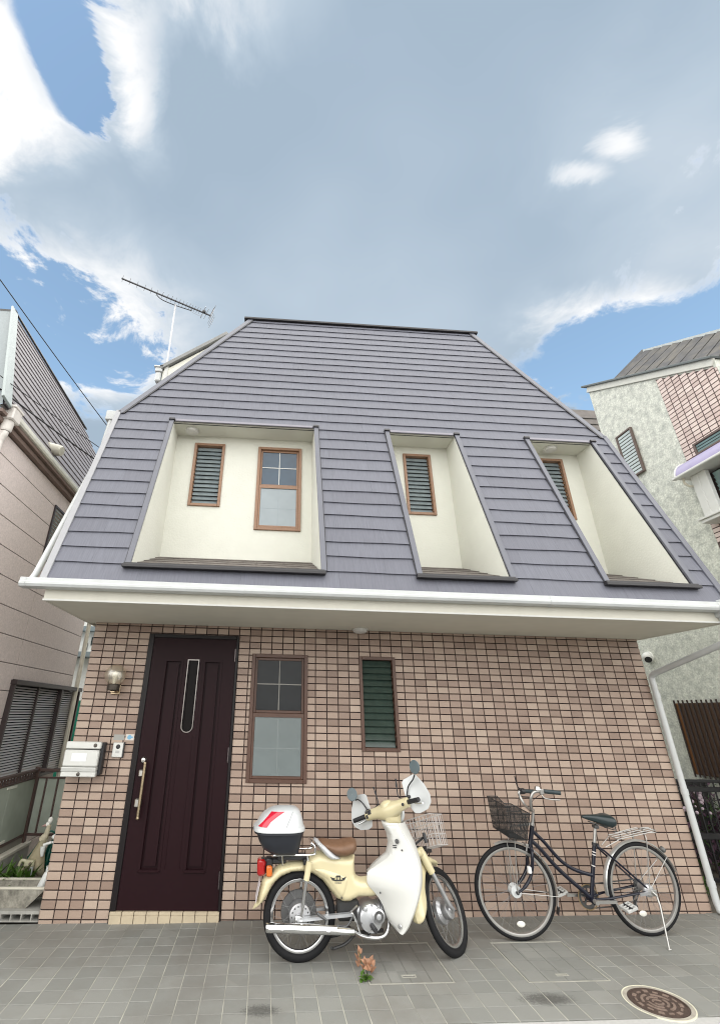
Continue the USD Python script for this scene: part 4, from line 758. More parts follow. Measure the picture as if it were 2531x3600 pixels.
bush('shrub', 'yellowish green shrub behind the brown fence by the tiled corner', 'shrub', [(-0.25 + 0.05 * q, 1.35 + 0.06 * (q % 2), 0.40 + 0.06 * (q % 3)) for q in range(5)], leaf_mat('leaf_yellow', (0.16, 0.16, 0.03)), L=0.07, W=0.02, n=26, h=0.35)

# ------------------------------------------------------------------ things on the house front
lamp = thing('wall_lamp', 'round glass globe lamp on the tiles left of the front door', 'lamp', (0.33, -0.1, 1.9))
ob(lamp, 'bracket', cat(bbox(0.285, 0.375, -0.030, -0.011, 1.83, 1.925, 0.006), bbox(0.315, 0.36, -0.16, -0.030, 1.845, 1.862, 0.004)), brass, smooth=False)
ob(lamp, 'collar', lathe([(0.058, 0), (0.062, 0.012), (0.062, 0.055), (0.052, 0.062), (0.0, 0.062)], (0.335, -0.135, 1.863), (0, 0, 1), 24), mat('lamp_collar', (0.06, 0.05, 0.04), rough=0.4, metal=0.6))
gl = glow_pane('globe_glass', 0.30, (0.95, 0.93, 0.85), 0.35)
ob(lamp, 'globe', lathe([(0.104 * math.sin(t), -0.104 * math.cos(t)) for t in np.linspace(0.52, math.pi, 22)], (0.335, -0.135, 2.012), (0, 0, 1), 32), gl, smooth=True)
ob(lamp, 'bulb', cat(lathe([(0.018, 0.0), (0.018, 0.04), (0.030, 0.07), (0.034, 0.09), (0.026, 0.115), (0.0, 0.126)], (0.335, -0.135, 1.926), (0, 0, 1), 18)), mat('bulb_white', (0.78, 0.74, 0.62), rough=0.25))
lb = thing('letter_box', 'silver letter box with black side mounted on the tiled corner', 'letter box', (0.17, -0.1, 1.11))
silver = mat('silver_paint', (0.60, 0.60, 0.57), rough=0.35, metal=0.35, var=0.04); blackp = mat('black_plastic', (0.018, 0.018, 0.020), rough=0.42)
ob(lb, 'body', bbox(0.000, 0.335, -0.105, -0.012, 1.115, 1.392, 0.006), blackp, smooth=False)
ob(lb, 'top_flap', bbox(-0.012, 0.318, -0.150, -0.106, 1.338, 1.400, 0.008), silver, smooth=False)
ob(lb, 'front_door', bbox(-0.010, 0.312, -0.165, -0.106, 1.190, 1.330, 0.010), silver, smooth=False)
ob(lb, 'lower_lip', cat(obox((0.151, -0.140, 1.170), X3, unit((0, -1, -0.15)), unit((0, -0.15, 1)), 0.322, 0.06, 0.036, 0.004), bbox(-0.010, 0.312, -0.162, -0.106, 1.105, 1.151, 0.006)), silver, smooth=False)
ob(lb, 'name_card', box(0.065, 0.205, -0.1665, -0.1655, 1.235, 1.302), mat('white_card', (0.74, 0.76, 0.78), rough=0.4))
ob(lb, 'knob', lathe([(0.0, 0.010), (0.014, 0.008), (0.017, 0.0)], (0.155, -0.163, 1.128), (0, -1, 0), 16), mat('knob_dark', (0.10, 0.09, 0.08), rough=0.3, metal=0.7))
ob(lb, 'emblem', lathe([(0.0, 0.003), (0.016, 0.002), (0.018, 0.0)], (0.265, -0.150, 1.369), (0, -1, 0), 16), LK['knob_dark'])
ic = thing('intercom', 'small silver door intercom with round camera beside the letter box', 'intercom', (0.45, -0.02, 1.27))
ob(ic, 'body', bbox(0.398, 0.500, -0.034, -0.011, 1.262, 1.392, 0.006), silver, smooth=False)
ob(ic, 'side', bbox(0.501, 0.510, -0.036, -0.011, 1.258, 1.396, 0.002), blackp, smooth=False)
ob(ic, 'camera', lathe([(0.0, 0.004), (0.018, 0.003), (0.021, 0.0)], (0.450, -0.034, 1.355), (0, -1, 0), 20), blackp)
ob(ic, 'speaker', cat(*[box(0.430, 0.470, -0.0352, -0.0342, 1.300 + k * 0.008, 1.303 + k * 0.008) for k in range(3)]), mat('slot_grey', (0.2, 0.2, 0.2), rough=0.6))
single('wall_sticker', bbox(0.385, 0.490, -0.0105, -0.0092, 1.412, 1.462, 0.0003), mat('grey_sticker', (0.30, 0.30, 0.28), rough=0.4), 'small plain grey sticker on the tiles above the intercom', 'sticker', 'stickers above the intercom')
st = thing('wall_sticker', 'white sticker with a round blue emblem above the intercom near the door', 'sticker', (0.55, -0.01, 1.43), 'stickers above the intercom')
ob(st, 'card', bbox(0.502, 0.585, -0.0105, -0.0092, 1.412, 1.466, 0.0003), mat('pale_sticker', (0.58, 0.55, 0.50), rough=0.4))
ob(st, 'emblem', cat(lathe([(0.0, 0.0006), (0.021, 0.0005), (0.021, 0.0)], (0.540, -0.0106, 1.439), (0, -1, 0), 20), bbox(0.558, 0.574, -0.0111, -0.0106, 1.432, 1.446, 0.0002)), mat('blue_emblem', (0.16, 0.36, 0.52), rough=0.4))
wplast = mat('ceiling_light_white', (0.66, 0.66, 0.62), rough=0.35)
for x, y, z, lab in ((2.893, -0.10, HS, 'flat round light under the white eaves above the louvre window'), (0.792, -0.185, 4.985, 'round light in the ceiling of the wide left window recess'), (5.525, -0.19, 4.985, 'round light in the ceiling of the right window recess')):
    cl = thing('ceiling_light', lab, 'ceiling light', (x, y, z), 'round lights under the eaves and in the recesses')
    ob(cl, 'base', lathe([(0.088, 0.0005), (0.088, 0.014), (0.0, 0.014)], (x, y, z), (0, 0, -1), 28), wplast); ob(cl, 'diffuser', lathe([(0.078, 0.014), (0.076, 0.030), (0.055, 0.042), (0.0, 0.046)], (x, y, z), (0, 0, -1), 28), mat('light_diffuser', (0.62, 0.61, 0.58), rough=0.3))

# television aerial
ant = thing('tv_antenna', 'long comb shaped television aerial on a thin mast at the left roof edge', 'antenna', (-0.22, 1.6, 7.3))
alu = mat('aluminium', (0.42, 0.42, 0.43), rough=0.4, metal=0.7, var=0.1); adark = mat('antenna_dark', (0.05, 0.05, 0.055), rough=0.5)
mb, mt = np.array([-0.205, 1.6, 7.25]), np.array([-0.245, 1.6, 9.06])
ob(ant, 'mast', tube([mb, mt + (0, 0, 0.03)], 0.016, 10), alu)
ob(ant, 'mast_bracket', cat(bar((-0.205, 1.6, 7.42), (-0.12, 1.62, 7.12), 0.02), bar((-0.205, 1.6, 7.42), (-0.27, 1.62, 7.12), 0.02), bbox(-0.24, -0.17, 1.58, 1.65, 7.10, 7.50, 0.006)), mat('bracket_pale', (0.55, 0.55, 0.52), rough=0.4))
A0, A1 = np.array([-1.163, 1.116, 9.135]), np.array([0.418, 1.881, 9.135]); ae = unit(A1 - A0); AL = np.linalg.norm(A1 - A0); ap = unit(np.cross(Z3, ae))
ob(ant, 'boom', bar(A0 - ae * 0.02, A1, 0.022), adark)
pos = [0.0, 0.075, 0.155, 0.235, 0.305, 0.37, 0.43, 0.487, 0.535, 0.582, 0.625, 0.666, 0.705, 0.742, 0.772, 0.804, 0.836, 0.865]
for q, t in enumerate(pos): ob(ant, 'element', tube([A0 + ae * AL * t - ap * (0.083 + 0.01 * q / 18) + Z3 * 0.012, A0 + ae * AL * t + ap * (0.083 + 0.01 * q / 18) + Z3 * 0.012], 0.0045, 6), alu)
ob(ant, 'element', tube([A0 + ae * AL * 0.905 - ap * 0.17, A0 + ae * AL * 0.905 + ap * 0.17], 0.007, 6), alu); ob(ant, 'element', tube([A0 + ae * AL * 0.945 - ap * 0.15, A0 + ae * AL * 0.945 + ap * 0.15], 0.005, 6), alu)
c = A0 + ae * AL * 0.915; ob(ant, 'feed_box', obox(c + Z3 * 0.03, ae, ap, Z3, 0.07, 0.06, 0.05, 0.006), adark)
refl = [tube([A1 + ae * (0.05 * math.cos(tt)) * 1.0 + Z3 * sg * (0.06 + 0.05 * k) + ae * 0.018 * k - ap * 0.17, A1 + Z3 * sg * (0.06 + 0.05 * k) + ae * 0.018 * k + ap * 0.17], 0.004, 6) for sg in (-1, 1) for k in range(3) for tt in (1.57,)]
ob(ant, 'reflector', cat(*refl, *[tube([A1 + ap * d, A1 + ap * d + ae * 0.05 + Z3 * sg * 0.18], 0.005, 6) for d in (-0.04, 0.04) for sg in (-1, 1)]), alu)
b0, b1 = A0 + ae * AL * 0.375, A0 + ae * AL * 0.76
ob(ant, 'stay', tube(spline([b0, b0 - Z3 * 0.06 + ae * 0.01, mt + ae * -0.25 - Z3 * 0.0, mt - Z3 * 0.0, b1 - Z3 * 0.085 - ae * 0.05, b1 - Z3 * 0.07 + ae * 0.02, b1], 6), 0.009, 8), adark)
ob(ant, 'cable', tube(spline([b1 - Z3 * 0.09, b1 - Z3 * 0.12 + ae * 0.12, A0 + ae * AL * 0.90 - Z3 * 0.10, c], 8), 0.003, 6), alu)

# service wires on the left
wire_m = mat('wire_black', (0.018, 0.018, 0.02), rough=0.6)
def wire(p, q, r, lab, sag=0.02):
    p, q = np.array(p), np.array(q); d = q - p; P = [p + d * t - Z3 * sag * 4 * (t + 0.55) * (1 - t) * 0.6 for t in np.linspace(-0.55, 1, 26)]
    single('overhead_wire', tube(P, r, 6), wire_m, lab, 'wire', 'service wires on the left')
wire((-1.229, -1.5, 5.984), (-0.472, 0.4, 5.289), 0.006, 'uppermost thin wire crossing the blue and white sky on the left')
wire((-1.229, -1.0, 5.074), (-0.487, 0.3, 4.916), 0.005, 'thin middle wire crossing the left neighbour roof')
wire((-1.178, -1.0, 4.892), (-0.536, 0.3, 4.744), 0.009, 'thick lowest black cable crossing the left neighbour roof')

# ------------------------------------------------------------------ neighbour on the right: a wall parallel to our gable at x = 8
XR = 8.0
rhs = thing('neighbour_house', 'right neighbour house with mottled grey stucco wall and pink tiles', 'house', (8.0, 0, 0), 'houses next door')
rst = mat('mottled_stucco', (0.64, 0.65, 0.58), rough=0.9, var=0.30, scale=38, bump=0.8, bscale=34, bdist=0.012, bdetail=5, dirt=(0.32, 0.335, 0.305), dscale=9, damt=0.85)
rake = lambda y: 7.726 + (y - 1.734) * (7.726 - 6.413) / (1.734 + 0.546)
ob(rhs, 'wall', prism(Polygon([(-0.55, -0.3), (-0.55, rake(-0.55) - 0.02), (1.732, rake(1.732) - 0.02), (1.732, -0.3)]), (XR + 0.12, 0, 0), -Y3, Z3, 0.12) if False else prism(Polygon([(-2.0, -0.3), (-2.0, 5.0), (-0.55, 5.0), (-0.55, rake(-0.55) - 0.02), (1.732, rake(1.732) - 0.02), (1.732, 5.6), (4.5, 5.6), (4.5, -0.3)]), (XR, 0, 0), Y3, Z3, 0.20), rst, smooth=False)
ob(rhs, 'front_wall', box(XR + 0.2, XR + 3, -0.55, -0.40, -0.3, 6.2), rst, smooth=False)
ob(rhs, 'parapet_band', obox((XR - 0.01, (1.734 - 0.546) / 2, (7.726 + 6.413) / 2 - 0.065), unit((0, 2.28, 1.313)), X3, np.cross(unit((0, 2.28, 1.313)), X3), 2.63, 0.04, 0.125, 0.004), mat('parapet_pale', (0.58, 0.58, 0.53), rough=0.8, var=0.08, bump=0.3), smooth=False)
ob(rhs, 'coping', obox((XR + 0.03, (1.734 - 0.546) / 2 + 0.02, (7.726 + 6.413) / 2 + 0.02), unit((0, 2.28, 1.313)), X3, np.cross(unit((0, 2.28, 1.313)), X3), 2.76, 0.20, 0.035, 0.004), mat('coping_grey', (0.10, 0.115, 0.115), rough=0.5), smooth=False)
ptl = cell_mat('pink_tile', [(0.0, (0.55, 0.43, 0.39)), (0.5, (0.64, 0.52, 0.475)), (1.0, (0.70, 0.585, 0.535))], (0.124, 0.068), 'yz', (0, 0.36, 5.309), rough=0.4, grain=0.05)
pm = mat('pink_mortar', (0.10, 0.07, 0.065), rough=0.9)
ob(rhs, 'tile_bed', cat(prism(Polygon([(-0.55, 2.0), (-0.55, rake(-0.55) - 0.16), (0.36, rake(0.36) - 0.16), (0.36, 5.25), (0.43, 4.2), (0.43, 2.0)]), (XR + 0.0004, 0, 0), -Y3, Z3, 0.001) if False else prism(Polygon([(-0.545, 2.0), (-0.545, rake(-0.545) - 0.165), (0.358, rake(0.358) - 0.165), (0.358, 2.0)]), (XR - 0.0025, 0, 0), Y3, Z3, 0.002)), pm, smooth=False)
bayop = sbox(-0.6, 4.26, 0.21, 5.19)
for cc in range(0, 8):
    y1 = 0.358 - cc * 0.124 - 0.0075; y0 = max(y1 - 0.109, -0.545)
    if y1 - y0 < 0.02: continue
    for r in range(-20, 30):
        z0 = 5.309 + r * 0.068 + 0.0068; z1 = z0 + 0.0545; zt = rake((y0 + y1) / 2) - 0.17
        if z0 > zt or z0 < 3.2: continue
        z1 = min(z1, zt)
        if sbox(y0, z0, y1, z1).intersects(bayop) and y1 < 0.25: continue
        ob(rhs, 'tile', bbox(XR - 0.010, XR - 0.0027, y0, y1, z0, z1, 0.002), ptl, smooth=False)
def louvre_wall(y0, y1, z0, z1, n, gm):
    w = ob(rhs, 'window', cat(bbox(XR - 0.05, XR - 0.0105, y0, y0 + 0.03, z0, z1, 0.002), bbox(XR - 0.05, XR - 0.0105, y1 - 0.03, y1, z0, z1, 0.002), bbox(XR - 0.05, XR - 0.0105, y0 + 0.0305, y1 - 0.0305, z1 - 0.03, z1, 0.002), bbox(XR - 0.05, XR - 0.0105, y0 + 0.0305, y1 - 0.0305, z0, z0 + 0.03, 0.002)), mat('bronze_frame', (0.12, 0.085, 0.07), rough=0.45), smooth=False)
    ob(w, 'backing', box(XR - 0.0115, XR - 0.0107, y0 + 0.03, y1 - 0.03, z0 + 0.03, z1 - 0.03), LK['louvre_gap'])
    h = (z1 - z0 - 0.06) / n
    for q in range(n): ob(w, 'louvre', obox((XR - 0.030, (y0 + y1) / 2, z0 + 0.03 + (q + 0.5) * h), Y3, unit((-0.12, 0, 0.99)), unit((0.99, 0, 0.12)), y1 - y0 - 0.064, h * 0.66, 0.004), gm, smooth=False)
plv = mat('pale_louvre_glass', (0.58, 0.64, 0.63), rough=0.15, spec=0.7, var=0.08)
louvre_wall(1.052, 1.412, 5.463, 6.324, 13, plv)
louvre_wall(-0.45, 0.15, 5.215, 5.40, 3, mat('teal_louvre_glass', (0.17, 0.25, 0.24), rough=0.12, spec=0.8))
# bay window with its curved lilac awning
aw = [(0.02 + 0.29 * math.sin(t), 5.17 - 0.26 * (1 - math.cos(t))) for t in np.linspace(0, 1.50, 12)]
ob(rhs, 'awning', sheet([[(XR - a, y, z) for a, z in aw] for y in np.linspace(0.31, -0.9, 6)], 0.012), mat('lilac_awning', (0.30, 0.265, 0.42), rough=0.4, var=0.08, scale=5, spec=0.6), smooth=60)
wh = LK['white_trim']
ob(rhs, 'awning_rim', cat(bbox(XR - 0.36, XR - 0.29, -0.95, 0.345, 4.885, 4.920, 0.008), tube([(XR - a - 0.004, 0.32, z + 0.006) for a, z in aw], 0.014, 8), bbox(XR - 0.289, XR - 0.02, -0.9, 0.32, 4.890, 4.902, 0.002)), wh, smooth=False)
ob(rhs, 'awning_pipe', tube(spline([(XR - 0.25, 0.27, 4.89), (XR - 0.25, 0.27, 4.81), (XR - 0.18, 0.26, 4.765), (XR - 0.06, 0.23, 4.77), (XR - 0.03, 0.215, 4.775)], 5), 0.016, 8), LK['cream_pipe'])
bay = ob(rhs, 'bay_window', cat(bbox(XR - 0.20, XR - 0.011, 0.10, 0.215, 4.265, 4.889, 0.006), bbox(XR - 0.20, XR - 0.14, -0.02, 0.099, 4.265, 4.889, 0.004)), wh, smooth=False)
for q in range(9): ob(bay, 'louvre', obox((XR - 0.10, -0.42, 4.30 + q * 0.062), Y3, unit((-0.4, 0, 0.92)), unit((0.92, 0, 0.4)), 0.78, 0.07, 0.005), LK['teal_louvre_glass'], smooth=False)
ob(bay, 'backing', box(XR - 0.02, XR - 0.0115, -0.9, 0.0, 4.265, 4.889), LK['louvre_gap'])
ob(rhs, 'bay_sill', cat(bbox(XR - 0.24, XR - 0.003, -0.95, 0.30, 4.235, 4.262, 0.005), bbox(XR - 0.22, XR - 0.003, -0.95, 0.27, 4.19, 4.234, 0.005)), wh, smooth=False)
# its roofs
rsl = mat('neighbour_grey_shingle', (0.055, 0.055, 0.058), rough=0.75, var=0.3, scale=9, bump=0.3, bscale=40, dirt=(0.17, 0.15, 0.11), dscale=4, damt=0.5)
q0, q1, q2, q3 = np.array([8.06, -0.60, 6.40]), np.array([8.06, 1.15, 7.42]), np.array([8.62, 0.92, 7.94]), np.array([8.62, -0.62, 7.00])
rr = ob(rhs, 'roof', face(q0, q3, q2, q1), rsl, smooth=False)
for q in range(9):
    t0, t1 = q / 9 + 0.01, (q + 1) / 9 - 0.012
    a, b = q0 + (q1 - q0) * t0, q0 + (q1 - q0) * t1; c_, d_ = q3 + (q2 - q3) * t1, q3 + (q2 - q3) * t0; nn = unit(np.cross(b - a, d_ - a)); nn = nn if nn[0] < 0 else -nn
    P = np.array([a, b, c_, d_]); ob(rr, 'shingle_course', (np.vstack([P + nn * 0.002, P + nn * np.array([[0.012], [0.022], [0.022], [0.012]])]), BOXF), rsl, smooth=False)
ob(rhs, 'ridge_cap', bar(q3 + (0, -0.1, -0.04), q2 + (0, 0.02, 0.02), 0.05), mat('pale_ridge', (0.42, 0.45, 0.44), rough=0.5), smooth=False)
ob(rhs, 'hip_cap', bar(q1 + (0, 0.05, 0.0), q2 + (0, 0.03, 0.04), 0.05), mat('dark_hip', (0.10, 0.10, 0.10), rough=0.6), smooth=False)
p0_, p1_, p2_, p3_ = np.array([7.55, 2.3, 6.70]), np.array([8.9, 2.3, 6.70]), np.array([8.9, 2.95, 8.25]), np.array([8.25, 2.95, 8.25])
back = ob(rhs, 'rear_roof', face(np.array([7.3, 2.2, 6.35]), np.array([9.2, 2.2, 6.35]), np.array([9.2, 2.75, 7.95]), np.array([8.33, 2.75, 7.95])), mat('rear_shingle', (0.13, 0.115, 0.105), rough=0.8, var=0.25, scale=9), smooth=False)
for q in range(7):
    t = q / 8 + 0.06; a = np.array([7.3, 2.2, 6.35]) * (1 - t) + np.array([8.33, 2.75, 7.95]) * t; b = np.array([9.2, 2.2, 6.35]) * (1 - t) + np.array([9.2, 2.75, 7.95]) * t
    ob(back, 'shingle_course', bar(a + (0.02, -0.012, 0.0), b + (0, -0.012, 0), 0.018, 0.012), LK['neighbour_grey_shingle'], smooth=False)
ob(rhs, 'vent_hood', cat(sphere((XR - 0.03, 2.10, 2.634), 0.10, 3, (0.75, 0.75, 0.72)), lathe([(0.085, 0.0), (0.085, 0.03), (0, 0.03)], (XR - 0.0, 2.10, 2.634), (-1, 0, 0), 20)), mat('vent_white', (0.72, 0.72, 0.68), rough=0.35))
ob(rhs, 'vent_opening', lathe([(0.0, 0.004), (0.048, 0.003), (0.05, 0.0)], (XR - 0.075, 2.05, 2.585), unit((-0.5, -0.75, -0.55)), 16), mat('vent_dark', (0.02, 0.02, 0.02), rough=0.7))
# timber screen on that wall
scr = thing('timber_screen', 'tall screen of dark and orange brown timber slats on the right stucco wall', 'screen', (8.0, 1.4, 1.0))
wd = [mat('orange_timber', (0.20, 0.085, 0.03), rough=0.6, var=0.25, scale=12, stretch=(10, 10, 0.8)), mat('brown_timber', (0.085, 0.048, 0.03), rough=0.6, var=0.25, scale=12, stretch=(10, 10, 0.8)), mat('dark_timber', (0.035, 0.022, 0.018), rough=0.6, var=0.2)]
for q in range(12):
    y = 1.81 - q * 0.078; ob(scr, 'slat', bbox(XR - 0.055, XR - 0.028, y - 0.070, y - 0.004, 1.03, 1.945, 0.003), wd[0] if q == 0 else wd[1], smooth=False)
    ob(scr, 'batten', bbox(XR - 0.075, XR - 0.056, y - 0.012, y + 0.006, 1.00, 1.985, 0.003), wd[2], smooth=False)
for z in (1.07, 1.86): ob(scr, 'rail', bbox(XR - 0.027, XR - 0.001, 0.85, 1.83, z, z + 0.03, 0.003), wd[2], smooth=False)
# black railing and planting between the houses on the right
rf = thing('metal_railing', 'black metal railing between the tiled house and the right neighbour', 'railing', (7.0, 0.9, 0))
blk_m = mat('railing_black', (0.012, 0.011, 0.013), rough=0.4, var=0.1)
yr = 0.90
for z0_, z1_ in ((1.03, 1.062), (0.935, 0.985), (0.46, 0.52), (0.06, 0.10)): ob(rf, 'rail', bbox(6.30, 7.985, yr - 0.019, yr + 0.019, z0_, z1_, 0.004), blk_m, smooth=False)
for q in range(20): ob(rf, 'picket', bbox(6.32 + q * 0.085, 6.335 + q * 0.085, yr - 0.007, yr + 0.007, 0.1, 1.03, 0.002), blk_m, smooth=False)
for x in (6.36, 7.95): ob(rf, 'post', bbox(x - 0.025, x + 0.025, yr - 0.025, yr + 0.025, -0.1, 1.08, 0.004), blk_m, smooth=False)
bs = thing('flowering_shrub', 'dark shrub with purple leaves and pale blossoms behind the black railing', 'shrub', (7.2, 1.3, 0))
ms, fl = [], []
for q in range(700):
    c = np.array([rnd.uniform(6.4, 7.9), rnd.uniform(1.05, 1.6), rnd.uniform(0.0, 0.98)]); d = (rnd.uniform(-1, 1), rnd.uniform(-1, 0.2), rnd.uniform(-0.5, 0.8)); ms.append(leaf(c, d, (0, 0, 1), rnd.uniform(0.06, 0.12), rnd.uniform(0.025, 0.045)))
for q in range(40):
    c = np.array([rnd.uniform(6.5, 7.3), rnd.uniform(0.98, 1.05), rnd.uniform(0.70, 0.92)]); fl.append(sphere(c, rnd.uniform(0.012, 0.022), 1))
ob(bs, 'foliage', cat(*ms[:450]), purple, smooth=60); ob(bs, 'foliage', cat(*ms[450:]), green2, smooth=60); ob(bs, 'blossom', cat(*fl), mat('blossom', (0.50, 0.40, 0.45), rough=0.6))
for q in range(4): ob(bs, 'trunk', tube(spline([(6.6 + q * 0.4, 1.3, -0.1), (6.62 + q * 0.4, 1.28, 0.4), (6.55 + q * 0.42, 1.3, 0.9)], 4), 0.012, 6), mat('bark', (0.06, 0.045, 0.035), rough=0.9))
bush('ground_plant', 'low green weeds at the foot of the black railing', 'plant', [(6.36 + 0.06 * q, 0.55 + 0.05 * (q % 2), 0.05) for q in range(6)], green, L=0.05, W=0.025, n=16, h=0.12)
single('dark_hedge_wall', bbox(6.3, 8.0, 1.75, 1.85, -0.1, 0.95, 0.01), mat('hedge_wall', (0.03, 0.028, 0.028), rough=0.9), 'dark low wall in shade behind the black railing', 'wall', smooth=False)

# ------------------------------------------------------------------ covers, manhole, weed in the forecourt
ccon = mat('cover_frame', (0.36, 0.35, 0.30), rough=0.7, var=0.2, scale=12)
for k, (a, b, c, d) in enumerate(COV):
    ac = thing('access_cover', ('square tiled access cover with pale frame in front of the motorcycle' , 'square tiled access cover with pale frame in front of the bicycle')[k], 'cover', ((a + b) / 2, (c + d) / 2, 0), 'access covers in the forecourt')
    out = sbox(a, c, b, d)
    ob(ac, 'frame', ground_prism(out.buffer(-0.003, join_style=2).difference(out.buffer(-0.013, join_style=2)), -0.02, 0.0008), ccon, smooth=False)
    ob(ac, 'bed', ground_prism(out.buffer(-0.014, join_style=2), -0.02, -0.003), grout, smooth=False)
    w = (b - a - 0.034) / 4; hh = (d - c - 0.034) / 4; slot = None
    sl = (2.972, -0.978, 0.052, 0.020) if k == 0 else (4.074, -1.004, 0.045, 0.016)
    so = sbox(sl[0] - sl[2], sl[1] - sl[3], sl[0] + sl[2], sl[1] + sl[3])
    for i in range(4):
        for j in range(4):
            pl = sbox(a + 0.017 + i * w + 0.0022, c + 0.017 + j * hh + 0.0022, a + 0.017 + (i + 1) * w - 0.0022, c + 0.017 + (j + 1) * hh - 0.0022).difference(so)
            for g in (pl.geoms if hasattr(pl, 'geoms') else [pl]): ob(ac, 'tile', ground_prism(g, -0.008, npr.normal(0, 0.0004)), ptile, smooth=False)
    ob(ac, 'lift_slot', ground_prism(so.difference(so.buffer(-0.008, join_style=2)), -0.02, 0.0012), ccon, smooth=False)
    ob(ac, 'slot_recess', ground_prism(so.buffer(-0.009, join_style=2), -0.02, -0.010), mat('slot_dark', (0.05, 0.05, 0.045), rough=0.8), smooth=False)
mh = thing('manhole_cover', 'round brown iron manhole cover with ring pattern at the right front', 'manhole cover', (MH[0], MH[1], 0))
mc = Point(MH[0], MH[1]); iron = mat('rusty_iron', (0.085, 0.058, 0.047), rough=0.6, metal=0.35, var=0.3, scale=30, bump=0.3, bscale=150); ribm = mat('worn_iron', (0.25, 0.185, 0.15), rough=0.5, metal=0.35, var=0.2, scale=30)
ob(mh, 'collar', ground_prism(mc.buffer(0.196, 40).difference(mc.buffer(0.170, 40)), -0.03, 0.0006), mat('collar_concrete', (0.33, 0.30, 0.25), rough=0.8, var=0.2, scale=20, bump=0.3), smooth=False)
ob(mh, 'outer_ring', ground_prism(mc.buffer(0.2005, 40).difference(mc.buffer(0.1935, 40)), -0.03, 0.0018), mat('pale_mortar', (0.60, 0.58, 0.45), rough=0.8, var=0.15), smooth=False)
ob(mh, 'plate', ground_prism(mc.buffer(0.167, 40), -0.03, -0.001), iron, smooth=False)
def arc(r0, r1, t0, t1, n=10):
    t = np.linspace(t0, t1, n); return Polygon([(MH[0] + r1 * math.cos(a), MH[1] + r1 * math.sin(a)) for a in t] + [(MH[0] + r0 * math.cos(a), MH[1] + r0 * math.sin(a)) for a in t[::-1]])
for r0, r1, seg, off in ((0.022, 0.034, 2, 0.3), (0.050, 0.064, 3, 0.9), (0.080, 0.095, 4, 0.2)):
    for q in range(seg): ob(mh, 'rib', ground_prism(arc(r0, r1, off + q * 6.283 / seg, off + (q + 0.78) * 6.283 / seg), -0.002, 0.003), ribm, smooth=False)
for q in range(14): ob(mh, 'block', ground_prism(arc(0.118, 0.140 if q % 2 else 0.130, q * 6.283 / 14, (q + 0.55) * 6.283 / 14, 5), -0.002, 0.003), ribm, smooth=False)
ob(mh, 'rim', ground_prism(mc.buffer(0.1665, 40).difference(mc.buffer(0.157, 40)), -0.002, 0.002), iron, smooth=False)
weed = thing('weed', 'small wilted weed with rusty and green leaves growing in a tile joint', 'weed', (2.66, -0.93, 0))
m1, m2 = [], []
for q in range(20):
    c = np.array([2.690 + rnd.uniform(-0.03, 0.03), -0.955 + rnd.uniform(-0.03, 0.05), 0.02 + rnd.uniform(0, 0.055)]); m1.append(leaf(c, (rnd.uniform(-0.8, 0.8), rnd.uniform(-0.8, 0.3), rnd.uniform(0.4, 1.4)), (0, -0.6, 0.8), rnd.uniform(0.035, 0.05), rnd.uniform(0.024, 0.034), 0.3))
for q in range(13):
    c = np.array([2.642 + rnd.uniform(-0.012, 0.012), -0.86 + rnd.uniform(-0.03, 0.05), 0.02 + rnd.uniform(0, 0.09)]); m1.append(leaf(c, (rnd.uniform(-0.5, 0.5), rnd.uniform(-0.5, 0.3), rnd.uniform(0.6, 1.5)), (0, -0.6, 0.8), rnd.uniform(0.03, 0.045), 0.022, 0.3))
for q in range(12):
    c = np.array([2.655 + rnd.uniform(-0.025, 0.025), -1.01 + rnd.uniform(-0.02, 0.03), 0.018]); m2.append(leaf(c, (rnd.uniform(-1, 1), rnd.uniform(-1, 0.3), rnd.uniform(0.1, 0.8)), (0, 0, 1), 0.042, 0.032, 0.4))
ob(weed, 'dry_foliage', cat(*m1), rust, smooth=60, label='rusty brown wilted leaves'); ob(weed, 'green_foliage', cat(*m2), green, smooth=60, label='fresh green leaves')
ob(weed, 'stem', cat(tube([(2.675, -0.97, 0.0), (2.69, -0.95, 0.08)], 0.003, 5), tube([(2.665, -0.95, 0.0), (2.642, -0.86, 0.11)], 0.003, 5)), green2)

